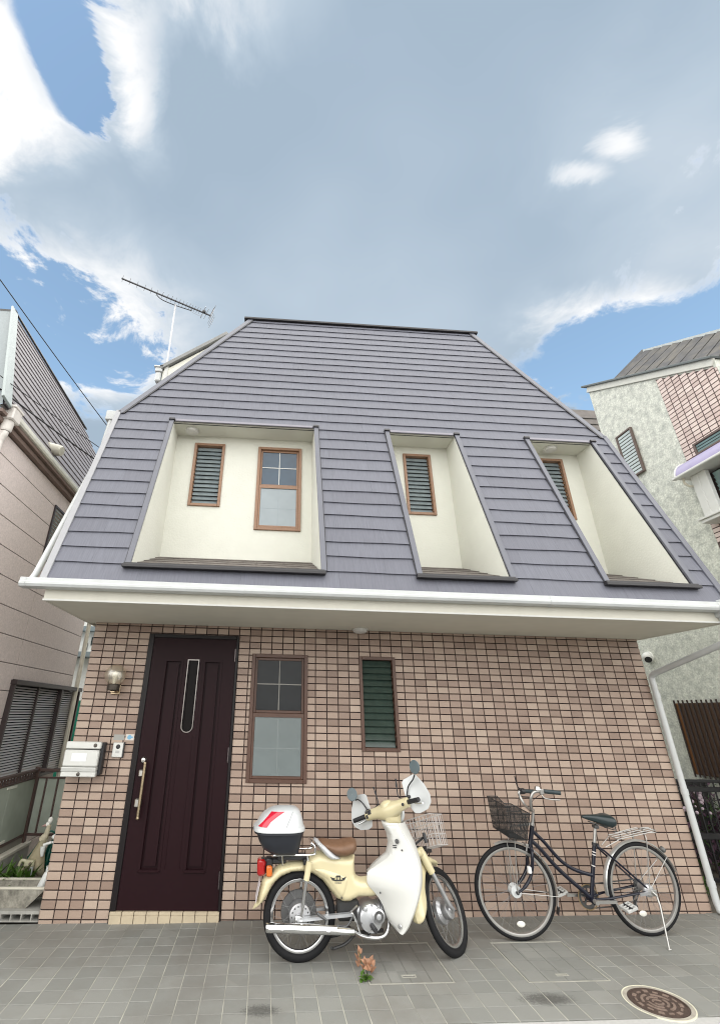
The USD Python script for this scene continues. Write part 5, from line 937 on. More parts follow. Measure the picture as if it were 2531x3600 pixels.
# ------------------------------------------------------------------ two-wheelers, modelled in their own frames: u forward, v to their left, w up
def pose(o, yaw, lean, pitch=0.0):
    U = np.array([math.cos(yaw), math.sin(yaw), 0]); Vh = np.array([-math.sin(yaw), math.cos(yaw), 0]); W = Z3 * math.cos(lean) + Vh * math.sin(lean); V = np.cross(W, U)
    c, s = math.cos(pitch), math.sin(pitch); U, W = U * c + W * s, W * c - U * s
    B = np.stack([U, V, W]); o = np.asarray(o, float); return lambda m: (o + np.asarray(m[0], float) @ B, m[1]), B, o
def at(c, m): return np.asarray(m[0], float) + np.asarray(c, float), m[1]
def wheel_parts(R, rim, t, hub_r, hub_w, nsp, n=56):
    """tyre, rim, spokes, hub of a wheel about the origin, its axle along v"""
    th = np.linspace(0, 2 * np.pi, 15)[:-1]; rc = R - t
    ty = lathe([(rc + t * math.cos(a), t * 0.92 * math.sin(a)) for a in th], (0, 0, 0), (0, 1, 0), n, closed=True)
    rm = lathe([(rim - 0.020, -0.012), (rim - 0.006, -0.016), (rim + 0.003, -0.013), (rim - 0.004, -0.009), (rim - 0.012, 0.0), (rim - 0.004, 0.009), (rim + 0.003, 0.013), (rim - 0.006, 0.016), (rim - 0.020, 0.012), (rim - 0.024, 0.0)], (0, 0, 0), (0, 1, 0), n, closed=True)
    sp = []
    for q in range(nsp):
        a = 2 * np.pi * q / nsp; b = a + (0.42 if (q // 2) % 2 else -0.42); s = 1 if q % 2 else -1
        sp.append(tube([(hub_r * math.cos(b), s * hub_w * 0.42, hub_r * math.sin(b)), ((rim - 0.016) * math.cos(a), 0, (rim - 0.016) * math.sin(a))], 0.0010, 4))
    return ty, rm, cat(*sp)
rubber = mat('tyre_rubber', (0.009, 0.009, 0.010), spec=0.25, rough=0.7, var=0.2, scale=60, bump=0.3, bscale=120)
chromem = mat('chrome', (0.72, 0.72, 0.72), rough=0.10, metal=1.0, var=0.03)
alum = mat('engine_aluminium', (0.48, 0.48, 0.49), rough=0.38, metal=0.85, var=0.10, scale=20)
spoke_m = mat('spoke_steel', (0.22, 0.22, 0.22), rough=0.45, metal=0.6)
ivory = mat('ivory_paint', (0.60, 0.53, 0.33), rough=0.24, var=0.03, scale=3, coat=0.4)
offwhite = mat('leg_shield_white', (0.565, 0.562, 0.53), rough=0.34, var=0.03, scale=4)
blackr = mat('black_rubber', (0.012, 0.012, 0.013), rough=0.55)
pl2 = lambda *p: Polygon(p)

mx, my = 2.203, -0.75
MP, MB, MO = pose((mx, my, gz(mx, my)), 0.03, 0.015, 0.010)
SA = np.array([0.802, 0, 0.85]); rk = math.radians(27); sax = np.array([-math.sin(rk), 0, math.cos(rk)]); psi = math.radians(45.5)
def rot(axis, ang):
    x, y, z = axis; c, s = math.cos(ang), math.sin(ang); C = 1 - c
    return np.array([[c + x * x * C, x * y * C - z * s, x * z * C + y * s], [y * x * C + z * s, c + y * y * C, y * z * C - x * s], [z * x * C - y * s, z * y * C + x * s, c + z * z * C]])
RSM = rot(sax, psi)
SP = lambda m: MP((SA + (np.asarray(m[0], float) - SA) @ RSM.T, m[1]))
moto = thing('motorcycle', 'ivory and white step through motorcycle with a top box and turned handlebars', 'motorcycle', (mx, my, 0))
E3 = (0, 0, 0)
def inf(poly, t, r, res, v=0.0): return inflate(poly, t, r, res, (0, v, 0), (1, 0, 0), (0, 0, 1))
# rear wheel
ty, rm, sp = wheel_parts(0.279, 0.225, 0.030, 0.075, 0.10, 36)
rc = (0.01, 0, 0.275)
rw_ = ob(moto, 'rear_wheel', MP(at(rc, rm)), mat('rim_chrome', (0.58, 0.58, 0.58), rough=0.2, metal=1.0)); ob(rw_, 'tyre', MP(at(rc, ty)), rubber); ob(rw_, 'spokes', MP(at(rc, sp)), spoke_m, kind='stuff')
ob(rw_, 'hub', MP(at(rc, lathe([(0.0, -0.075), (0.030, -0.075), (0.034, -0.062), (0.074, -0.058), (0.082, -0.050), (0.082, 0.05), (0.074, 0.058), (0.0, 0.06)], E3, (0, 1, 0), 32))), alum)
ob(rw_, 'hub_hole', MP(at(rc, cat(*[lathe([(0.0, 0.001), (0.006, 0.0008), (0.007, 0.0)], (0.064 * math.cos(a), -0.0585, 0.064 * math.sin(a)), (0, -1, 0), 8) for a in np.linspace(0, 6.283, 15)[:-1]]))), mat('hub_dark', (0.05, 0.05, 0.05), rough=0.6))
ob(rw_, 'sprocket_guard', MP(at(rc, lathe([(0.0, 0.064), (0.135, 0.064), (0.14, 0.07), (0.135, 0.076), (0.0, 0.076)], E3, (0, 1, 0), 36))), mat('guard_grey', (0.10, 0.10, 0.10), rough=0.5))
ob(rw_, 'axle_nut', MP(at(rc, cat(lathe([(0.0, 0.03), (0.012, 0.03), (0.014, 0.0)], (0, -0.085, 0), (0, -1, 0), 6), bbox(-0.045, 0.02, -0.10, -0.082, -0.02, 0.018, 0.004)))), steel)
# body: frame cover, rear fender, side panel
frame_o = pl2((0.03, 0.62), (0.10, 0.662), (0.16, 0.678), (0.30, 0.655), (0.458, 0.648), (0.452, 0.60), (0.450, 0.545), (0.462, 0.515), (0.492, 0.503), (0.552, 0.508), (0.628, 0.545), (0.692, 0.585), (0.755, 0.68), (0.785, 0.80), (0.80, 0.86), (0.86, 0.84), (0.90, 0.70), (0.86, 0.60), (0.78, 0.50), (0.70, 0.43), (0.63, 0.388), (0.55, 0.378), (0.468, 0.380), (0.437, 0.368), (0.392, 0.352), (0.343, 0.354), (0.299, 0.374), (0.246, 0.426), (0.191, 0.487), (0.108, 0.531), (0.03, 0.545))
ob(moto, 'frame_cover', MP(inf(frame_o, 0.082, 0.05, 0.014)), ivory, smooth=50)
fen = pl2((-0.352, 0.318), (-0.322, 0.372), (-0.311, 0.431), (-0.272, 0.515), (-0.212, 0.556), (-0.155, 0.592), (-0.10, 0.607), (0.0, 0.612), (0.06, 0.618), (0.06, 0.545), (-0.0, 0.545), (-0.058, 0.540), (-0.139, 0.515), (-0.203, 0.464), (-0.236, 0.405), (-0.272, 0.360), (-0.337, 0.315))
ob(moto, 'rear_fender', MP(inf(fen, 0.074, 0.045, 0.012)), ivory, smooth=50)
pan = pl2((0.085, 0.560), (0.10, 0.606), (0.193, 0.601), (0.298, 0.575), (0.381, 0.544), (0.412, 0.515), (0.395, 0.45), (0.377, 0.405), (0.343, 0.366), (0.305, 0.382), (0.255, 0.432), (0.20, 0.492), (0.12, 0.536))
sd = ob(moto, 'side_cover', MP(inf(pan, 0.0905, 0.05, 0.012)), ivory, smooth=50)
emb = pl2((0.240, 0.5275), (0.262, 0.519), (0.278, 0.519), (0.288, 0.535), (0.318, 0.535), (0.328, 0.519), (0.345, 0.519), (0.366, 0.5275), (0.352, 0.505), (0.325, 0.499), (0.281, 0.499), (0.254, 0.505))
ob(sd, 'wing_emblem', MP(prism(emb, (0, -0.0905, 0), X3, Z3, 0.003)), mat('emblem_dark', (0.03, 0.03, 0.028), rough=0.4), smooth=False)
ob(sd, 'emblem_inlay', MP(cat(*[prism(pl2((x, 0.5235), (x + 0.016, 0.5235), (x + 0.013, 0.509), (x - 0.002, 0.509)), (0, -0.0936, 0), X3, Z3, 0.001) for x in (0.276, 0.298, 0.320)])), mat('emblem_gold', (0.40, 0.36, 0.22), rough=0.4), smooth=False)
tm_ = meshkit.text_mesh('HONDA', 0.010, 0.001, bold=True); tv = np.array(tm_.vertices); tv[:, 0] -= tv[:, 0].mean()
ob(sd, 'lettering', MP((np.c_[0.303 + tv[:, 0], -0.0905 - tv[:, 2], 0.483 + tv[:, 1]], np.array(tm_.faces))), mat('lettering_grey', (0.12, 0.12, 0.11), rough=0.5), smooth=False)
ob(sd, 'screw', MP(lathe([(0.0, 0.004), (0.007, 0.003), (0.008, 0.0)], (0.327, -0.088, 0.396), (0, -1, 0), 10)), mat('screw_dark', (0.08, 0.07, 0.05), rough=0.4))
# tail: lamp, plate, carrier
tl = ob(moto, 'tail_light', MP(bbox(-0.328, -0.262, -0.055, 0.055, 0.526, 0.632, 0.018)), mat('red_lens', (0.36, 0.008, 0.008), rough=0.12, var=0.12, coat=0.6), smooth=40)
ob(tl, 'housing', MP(cat(bbox(-0.262, -0.205, -0.048, 0.048, 0.535, 0.640, 0.012), bbox(-0.30, -0.10, -0.035, 0.035, 0.600, 0.635, 0.010))), blackp, smooth=40)
for s in (-1, 1): ob(tl, 'indicator', MP(bbox(-0.258, -0.212, s * 0.072 - 0.022, s * 0.072 + 0.022, 0.530, 0.600, 0.014)), mat('orange_lens', (0.55, 0.13, 0.02), rough=0.15, coat=0.5), smooth=40)
pe = unit((0.22, 0, 0.97)); ob(moto, 'number_plate', MP(obox((-0.317, 0.0, 0.432), (0, 1, 0), pe, unit(np.cross((0, 1, 0), pe)), 0.165, 0.125, 0.003, 0.001)), mat('plate_pale', (0.62, 0.56, 0.57), rough=0.4), smooth=False)
car = [tube(spline([(-0.205, v, 0.668), (-0.10, v, 0.670), (0.10, v, 0.670), (0.120, v, 0.690), (0.118, v, 0.725), (0.095, v * 0.9, 0.742)], 4), 0.0075, 8) for v in (-0.10, 0.10)] + [tube([(u, -0.10, 0.667), (u, 0.10, 0.667)], 0.0065, 8) for u in (-0.205, -0.06, 0.06)] + [tube([(0.095, -0.09, 0.742), (0.095, 0.09, 0.742)], 0.0075, 8)] + [tube([(-0.14, v, 0.665), (-0.13, v * 0.7, 0.60)], 0.006, 6) for v in (-0.10, 0.10)] + [tube([(0.06, v, 0.665), (0.07, v * 0.8, 0.62)], 0.006, 6) for v in (-0.10, 0.10)]
ob(moto, 'rear_carrier', MP(cat(*car)), chromem)
ob(moto, 'carrier_bracket', MP(cat(bbox(-0.17, 0.08, -0.05, 0.05, 0.622, 0.655, 0.008), bbox(0.03, 0.06, -0.09, 0.09, 0.60, 0.64, 0.006))), blackp, smooth=40)
# top box
def sup(w, u0, u1, hv, p=3.2, n=40):
    t = np.linspace(0, 2 * np.pi, n, endpoint=False); c, s = np.cos(t), np.sin(t)
    return np.c_[(u0 + u1) / 2 + (u1 - u0) / 2 * np.sign(c) * np.abs(c) ** (2 / p), hv * np.sign(s) * np.abs(s) ** (2 / p), np.full(n, w)]
tb = ob(moto, 'top_box', MP(loft([sup(0.672, -0.20, -0.02, 0.10), sup(0.673, -0.225, -0.005, 0.125), sup(0.705, -0.290, 0.004, 0.155), sup(0.76, -0.325, 0.018, 0.178), sup(0.812, -0.345, 0.030, 0.188), sup(0.8125, -0.362, 0.040, 0.198), sup(0.828, -0.362, 0.040, 0.198)])), mat('box_black', (0.016, 0.018, 0.024), rough=0.4, var=0.1), smooth=40)
lidw = mat('box_white', (0.52, 0.535, 0.54), rough=0.30, var=0.02, coat=0.3)
lids = [(0.8285, -0.370, 0.047, 0.205), (0.846, -0.370, 0.047, 0.205), (0.857, -0.360, 0.040, 0.198), (0.862, -0.348, 0.036, 0.190), (0.898, -0.326, 0.028, 0.178), (0.934, -0.292, 0.017, 0.162), (0.960, -0.252, 0.002, 0.142), (0.973, -0.215, -0.018, 0.115), (0.981, -0.175, -0.045, 0.07), (0.983, -0.13, -0.08, 0.02)]
lid = ob(tb, 'lid', MP(loft([sup(*l) for l in lids])), lidw, smooth=40)
def lid_patch(u0s, out=0.0022):
    """a strip lying on the lid's right flank between two u curves, from row to row"""
    rows = []
    for (w, a, b, hv) in lids[3:7]:
        k = (w - 0.862) / (0.960 - 0.862); lo, hi = u0s(k); row = []
        for u in np.linspace(lo, hi, 7):
            x = (u - (a + b) / 2) / ((b - a) / 2); x = np.clip(x, -0.999, 0.999); v = hv * (1 - abs(x) ** 3.2) ** (1 / 3.2)
            row.append([u, -(v + out), w + out * 0.7])
        rows.append(row)
    return sheet(rows, 0.0012)
ob(lid, 'red_reflector', MP(lid_patch(lambda k: (-0.335 + 0.105 * k, -0.268 + 0.140 * k ** 1.5))), mat('reflector_red', (0.50, 0.008, 0.03), rough=0.14, coat=0.6), smooth=50)
ob(lid, 'crease', MP(lid_patch(lambda k: (-0.118 + 0.055 * k, -0.113 + 0.055 * k), 0.001)), mat('crease_grey', (0.28, 0.29, 0.29), rough=0.4), smooth=50)
ob(lid, 'lock', MP(lathe([(0.0, 0.006), (0.012, 0.005), (0.014, 0.0)], (-0.366, -0.05, 0.838), unit((-1, -0.2, 0)), 12)), steel)
# seat
so_ = pl2((0.150, 0.752), (0.205, 0.757), (0.280, 0.750), (0.347, 0.752), (0.433, 0.764), (0.468, 0.752), (0.476, 0.715), (0.470, 0.685), (0.436, 0.652), (0.37, 0.640), (0.29, 0.645), (0.20, 0.69))
ob(moto, 'seat', MP(inflate(so_, 0.125, 0.05, 0.012, E3, (1, 0, 0), (0, 0, 1), tf=lambda P: 0.125 - 0.25 * np.clip(P[:, 0] - 0.36, 0, 1) ** 1.0)), mat('seat_brown', (0.155, 0.082, 0.045), rough=0.55, var=0.12, scale=30, bump=0.2, bscale=180), smooth=50)
ss = pl2((0.118, 0.748), (0.140, 0.757), (0.210, 0.735), (0.285, 0.672), (0.345, 0.634), (0.300, 0.626), (0.249, 0.626), (0.208, 0.650), (0.160, 0.700))
ob(moto, 'seat_side', MP(inflate(ss, 0.128, 0.03, 0.010, E3, (1, 0, 0), (0, 0, 1))), mat('seat_grey', (0.52, 0.53, 0.54), rough=0.4), smooth=50)
# suspension, swing arm, chain case, exhaust
for s in (-1, 1):
    sh = ob(moto, 'shock_absorber', MP(tube([(0.074, s * 0.118, 0.63), (0.050, s * 0.118, 0.515)], [0.024, 0.0225], 16)), ivory); ob(sh, 'damper', MP(cat(tube([(0.050, s * 0.118, 0.515), (0.022, s * 0.112, 0.35)], 0.0135, 14), tube([(0.024, s * 0.112, 0.36), (0.014, s * 0.108, 0.30)], 0.0095, 10))), chromem)
    ob(moto, 'swing_arm', MP(cat(bar((-0.015, s * 0.092, 0.272), (0.41, s * 0.085, 0.297), 0.020, 0.036, up=(0, 1, 0)))), mat('swing_silver', (0.46, 0.47, 0.48), rough=0.35, metal=0.6), smooth=False)
mf = ob(moto, 'muffler', MP(loft([np.c_[np.full(24, u), -0.150 + a * np.cos(np.linspace(0, 6.283, 24, endpoint=False)), w + b * np.sin(np.linspace(0, 6.283, 24, endpoint=False))] for u, w, a, b in ((-0.252, 0.250, 0.010, 0.010), (-0.252, 0.250, 0.030, 0.026), (-0.246, 0.250, 0.034, 0.030), (0.10, 0.234, 0.036, 0.030), (0.28, 0.222, 0.032, 0.025), (0.40, 0.214, 0.024, 0.021), (0.402, 0.214, 0.012, 0.010))])), chromem)
ob(mf, 'heat_shield', MP(sheet([[(u, -0.150 - 0.0395 * math.cos(t), w + 0.034 * math.sin(t)) for t in np.linspace(-0.35, 1.1, 9)] for u, w in ((-0.235, 0.249), (-0.05, 0.241), (0.12, 0.233), (0.27, 0.226))], 0.002)), chromem, smooth=60)
ob(mf, 'shield_bolt', MP(cat(*[lathe([(0.0, 0.006), (0.010, 0.005), (0.015, 0.001), (0.015, 0.0)], (u, -0.190, w), (0, -1, 0.1), 12) for u, w in ((-0.137, 0.246), (0.204, 0.229))])), steel)
ob(moto, 'exhaust_pipe', MP(tube(spline([(0.40, -0.145, 0.213), (0.45, -0.13, 0.185), (0.52, -0.12, 0.168), (0.60, -0.11, 0.163), (0.655, -0.09, 0.178), (0.69, -0.06, 0.225), (0.70, -0.03, 0.27)], 6), 0.0135, 12)), steel)
eng = ob(moto, 'engine', MP(cat(lathe([(0.0, -0.095), (0.075, -0.095), (0.088, -0.082), (0.092, -0.04), (0.085, 0.0), (0.088, 0.06), (0.080, 0.085), (0.0, 0.088)], (0.545, 0, 0.270), (0, 1, 0), 36), tube([(0.56, 0, 0.285), (0.73, 0, 0.315)], [0.070, 0.056], 20), bbox(0.44, 0.54, -0.06, 0.06, 0.22, 0.33, 0.02))), alum, smooth=40)
ob(eng, 'clutch_cover', MP(cat(lathe([(0.088, 0.0), (0.086, 0.014), (0.072, 0.024), (0.0, 0.027)], (0.545, -0.095, 0.273), (0, -1, 0), 36), lathe([(0.050, 0.0), (0.048, 0.020), (0.036, 0.030), (0.0, 0.031)], (0.598, -0.108, 0.290), (0, -1, 0), 28), lathe([(0.018, 0.0), (0.016, 0.018), (0.0, 0.020)], (0.50, -0.112, 0.335), (0, -1, 0), 14))), mat('cover_aluminium', (0.56, 0.57, 0.58), rough=0.32, metal=0.75, var=0.06), smooth=40)
ob(eng, 'cover_rim', MP(cat(lathe([(0.034, 0.0), (0.036, 0.003), (0.038, 0.0)], (0.598, -0.1385, 0.290), (0, -1, 0), 24), *[lathe([(0.0, 0.008), (0.006, 0.007), (0.007, 0.0)], (0.545 + 0.080 * math.cos(a), -0.112, 0.273 + 0.080 * math.sin(a)), (0, -1, 0), 8) for a in (0.6, 1.5, 2.4, 3.4, 4.4)])), mat('bolt_grey', (0.25, 0.25, 0.25), rough=0.4, metal=0.6))
for q in range(6): ob(eng, 'cylinder_fin', MP(lathe([(0.070, -0.004), (0.076, 0.0), (0.070, 0.004)], (0.635 + q * 0.016, 0, 0.297 + q * 0.003), (1, 0, 0.17), 24, closed=True)), alum)
ob(moto, 'kick_lever', MP(tube(spline([(0.455, -0.115, 0.185), (0.435, -0.13, 0.24), (0.398, -0.14, 0.312), (0.385, -0.14, 0.325), (0.43, -0.165, 0.368)], 5), 0.0075, 8)), steel)
ob(moto, 'brake_pedal', MP(cat(tube(spline([(0.40, -0.11, 0.285), (0.37, -0.115, 0.25), (0.345, -0.115, 0.235), (0.28, -0.11, 0.238)], 4), 0.007, 8), tube([(0.13, -0.118, 0.315), (0.20, -0.105, 0.272)], 0.010, 8))), mat('dark_steel', (0.10, 0.10, 0.10), rough=0.4, metal=0.6))
ob(moto, 'foot_peg', MP(cat(tube([(0.545, -0.10, 0.236), (0.545, -0.235, 0.242)], 0.017, 12), bar((0.52, -0.09, 0.175), (0.55, -0.12, 0.235), 0.018))), blackr)
ob(moto, 'under_frame', MP(cat(bbox(0.30, 0.47, -0.05, 0.05, 0.24, 0.37, 0.015), tube([(0.40, -0.09, 0.17), (0.40, 0.09, 0.17)], 0.012, 8), bar((0.40, 0, 0.155), (0.66, 0, 0.17), 0.02))), mat('frame_black', (0.02, 0.02, 0.02), rough=0.5), smooth=False)
for s in (-1, 1): ob(moto, 'stand_leg', MP(cat(tube(spline([(0.42, s * 0.07, 0.17), (0.34, s * 0.09, 0.125), (0.25, s * 0.10, 0.105)], 4), 0.010, 8), tube([(0.25, s * 0.10, 0.105), (0.235, s * 0.115, 0.115)], 0.010, 8))), LK['frame_black'])
# leg shield
lev = [(0.868, 0.706, 0.803, 0.070), (0.83, 0.724, 0.818, 0.090), (0.782, 0.747, 0.842, 0.115), (0.721, 0.752, 0.872, 0.150), (0.652, 0.727, 0.892, 0.185), (0.60, 0.630, 0.899, 0.208), (0.545, 0.534, 0.893, 0.226), (0.49, 0.530, 0.882, 0.236), (0.42, 0.592, 0.856, 0.240), (0.348, 0.645, 0.822, 0.236), (0.28, 0.668, 0.786, 0.224), (0.235, 0.700, 0.760, 0.210), (0.209, 0.728, 0.736, 0.200)]
_o = np.array([l[0] for l in lev]); _w = np.sort(np.r_[_o, (_o[:-1] + _o[1:]) / 2, (2 * _o[:-1] + _o[1:]) / 3, (_o[:-1] + 2 * _o[1:]) / 3])[::-1]; _L = np.array(lev)[::-1]
from scipy.interpolate import PchipInterpolator as PCH
lev = [(w, *[float(PCH(_L[:, 0], _L[:, k])(w)) for k in (1, 2, 3)]) for w in _w]
def wing(s):
    g = []
    for w, ur, uf, vo in lev:
        vi = 0.055 + 0.033 * np.clip((0.70 - w) / 0.12, 0, 1); row = []
        ur = ur + (0.13 * np.clip((0.72 - w) / 0.08, 0, 1) if s > 0 else 0.0)
        for k in np.linspace(0, 1, 6): row.append([ur + (uf - ur) * k, s * (vi + (vo - vi) * (k ** 0.8)), w])
        row += [[uf + 0.012, s * (vo + 0.004), w], [uf + 0.030, s * (vo - 0.006), w], [uf + 0.055, s * vo * 0.75, w], [uf + 0.078, s * vo * 0.35, w]]
        g.append(row)
    return g
for s, nm in ((-1, 'r'), (1, 'l')):
    ls = ob(moto, 'leg_shield', MP(sheet(wing(s), 0.004)), offwhite, smooth=45)
    w = np.array(wing(s)); edge = w[:, 6]
    ob(ls, 'rolled_edge', MP(tube(np.vstack([edge[0], *[e for e in edge[1:]]]), 0.0058, 8)), offwhite)
    if s < 0:
        ob(ls, 'fastener', MP(cat(lathe([(0.0, 0.005), (0.015, 0.004), (0.017, 0.0)], (0.785, -0.105, 0.752), unit((-0.6, -0.8, 0.1)), 14), lathe([(0.0, 0.004), (0.006, 0.003), (0.007, 0)], (0.814, -0.130, 0.698), unit((-0.6, -0.8, 0)), 10), lathe([(0.0, 0.004), (0.006, 0.003), (0.007, 0)], (0.618, -0.135, 0.435), unit((-0.6, -0.8, 0)), 10), *[obox((0.768, -0.088, z), unit((0.75, -0.6, 0.15)), unit((-0.6, -0.75, 0)), Z3, 0.030, 0.006, 0.006) for z in (0.722, 0.708)])), mat('fastener_dark', (0.06, 0.06, 0.06), rough=0.4))
        ob(ls, 'lower_bolt', MP(lathe([(0.0, 0.006), (0.013, 0.005), (0.016, 0.0)], (0.735, -0.197, 0.250), unit((-0.6, -0.8, 0)), 14)), steel)
fcen = [[(uf + 0.078 + 0.012 * math.cos(v * 1.57), v * vo * 0.35, w) for v in np.linspace(-1, 1, 7)] for w, ur, uf, vo in lev[:20]]
ob(moto, 'front_panel', MP(sheet(fcen, 0.004)), offwhite, smooth=45)
ob(moto, 'inner_cover', MP(inf(pl2((0.700, 0.868), (0.80, 0.868), (0.86, 0.80), (0.875, 0.66), (0.80, 0.58), (0.66, 0.545), (0.545, 0.525), (0.60, 0.575), (0.675, 0.628), (0.722, 0.655), (0.745, 0.722), (0.735, 0.785), (0.706, 0.84)), 0.086, 0.025, 0.010)), offwhite, smooth=50)
# front end, turned 45 degrees to the left about the steering axis
fc = (1.218, 0, 0.275)
fwm = ob(moto, 'front_wheel', SP(at(fc, rm)), LK['rim_chrome']); ob(fwm, 'tyre', SP(at(fc, ty)), rubber); ob(fwm, 'spokes', SP(at(fc, sp)), spoke_m, kind='stuff')
ob(fwm, 'hub', SP(at(fc, lathe([(0.0, -0.07), (0.022, -0.07), (0.030, -0.055), (0.060, -0.050), (0.066, -0.03), (0.060, 0.0), (0.085, 0.02), (0.088, 0.05), (0.0, 0.055)], E3, (0, 1, 0), 32))), alum)
for s in (-1, 1):
    fk = ob(moto, 'fork_leg', SP(cat(tube([(1.035, s * 0.086, 0.515), (1.165, s * 0.084, 0.300), (1.218, s * 0.080, 0.268)], [0.018, 0.017, 0.015], 14))), alum)
    ob(fk, 'fork_cover', SP(loft([np.c_[u + a * np.cos(t_) * 0.9, np.full(20, 0.0) + s * 0.086 + b * np.sin(t_), w + a * np.cos(t_) * 0.45] for t_ in [np.linspace(0, 6.283, 20, endpoint=False)] for u, w, a, b in ((0.945, 0.672, 0.012, 0.010), (0.950, 0.664, 0.030, 0.026), (0.975, 0.62, 0.036, 0.030), (1.005, 0.565, 0.035, 0.029), (1.040, 0.505, 0.030, 0.026), (1.044, 0.498, 0.014, 0.012))])), ivory, smooth=50)
ffo = pl2((1.300, 0.560), (1.24, 0.598), (1.145, 0.628), (1.04, 0.625), (0.955, 0.598), (0.885, 0.53), (0.822, 0.43), (0.785, 0.31), (0.795, 0.232), (0.820, 0.222), (0.856, 0.238), (0.905, 0.28), (0.935, 0.33), (0.960, 0.41), (1.020, 0.492), (1.10, 0.545), (1.20, 0.562), (1.29, 0.552))
ob(moto, 'front_fender', SP(inf(ffo, 0.058, 0.05, 0.012)), ivory, smooth=50)
ob(moto, 'steering_head', SP(cat(tube([(0.815, 0, 0.83), (0.905, 0, 0.65)], 0.034, 16), bbox(0.895, 0.985, -0.11, 0.11, 0.610, 0.665, 0.015))), ivory, smooth=40)
def oval(v, u, w, a, b, n=24):
    t = np.linspace(0, 2 * np.pi, n, endpoint=False); return np.c_[u + a * np.cos(t), np.full(n, v), w + b * np.sin(t)]
hc = [oval(v, *p) for v, p in ((-0.222, (0.750, 0.955, 0.020, 0.022)), (-0.218, (0.750, 0.955, 0.032, 0.036)), (-0.17, (0.756, 0.955, 0.036, 0.040)), (-0.12, (0.764, 0.953, 0.044, 0.044)), (-0.075, (0.775, 0.948, 0.062, 0.056)), (-0.03, (0.790, 0.945, 0.085, 0.070)), (0.0, (0.795, 0.945, 0.090, 0.074)), (0.03, (0.790, 0.945, 0.085, 0.070)), (0.075, (0.775, 0.948, 0.062, 0.056)), (0.12, (0.764, 0.953, 0.044, 0.044)), (0.17, (0.756, 0.955, 0.036, 0.040)), (0.218, (0.750, 0.955, 0.032, 0.036)), (0.222, (0.750, 0.955, 0.020, 0.022)))]
nk = loft([np.c_[u + a * np.cos(t_) , b * np.sin(t_), w - a * np.cos(t_) * 0.35] for t_ in [np.linspace(0, 6.283, 28, endpoint=False)] for u, w, a, b in ((0.808, 0.830, 0.058, 0.050), (0.800, 0.858, 0.064, 0.058), (0.790, 0.90, 0.074, 0.072), (0.785, 0.945, 0.080, 0.085), (0.785, 0.98, 0.070, 0.075), (0.785, 1.005, 0.045, 0.05), (0.785, 1.012, 0.01, 0.012))])
hb = ob(moto, 'handlebar_cover', SP(cat(loft(hc), nk)), ivory, smooth=50)
ob(hb, 'switch', SP(cat(bbox(0.715, 0.725, 0.150, 0.185, 0.953, 0.985, 0.003), bbox(0.712, 0.724, 0.188, 0.208, 0.930, 0.955, 0.003), lathe([(0.0, 0.006), (0.011, 0.005), (0.012, 0)], (0.716, -0.185, 0.945), (-1, 0, 0), 12), bbox(0.716, 0.724, 0.19, 0.21, 0.965, 0.985, 0.003))), blackp, smooth=False)
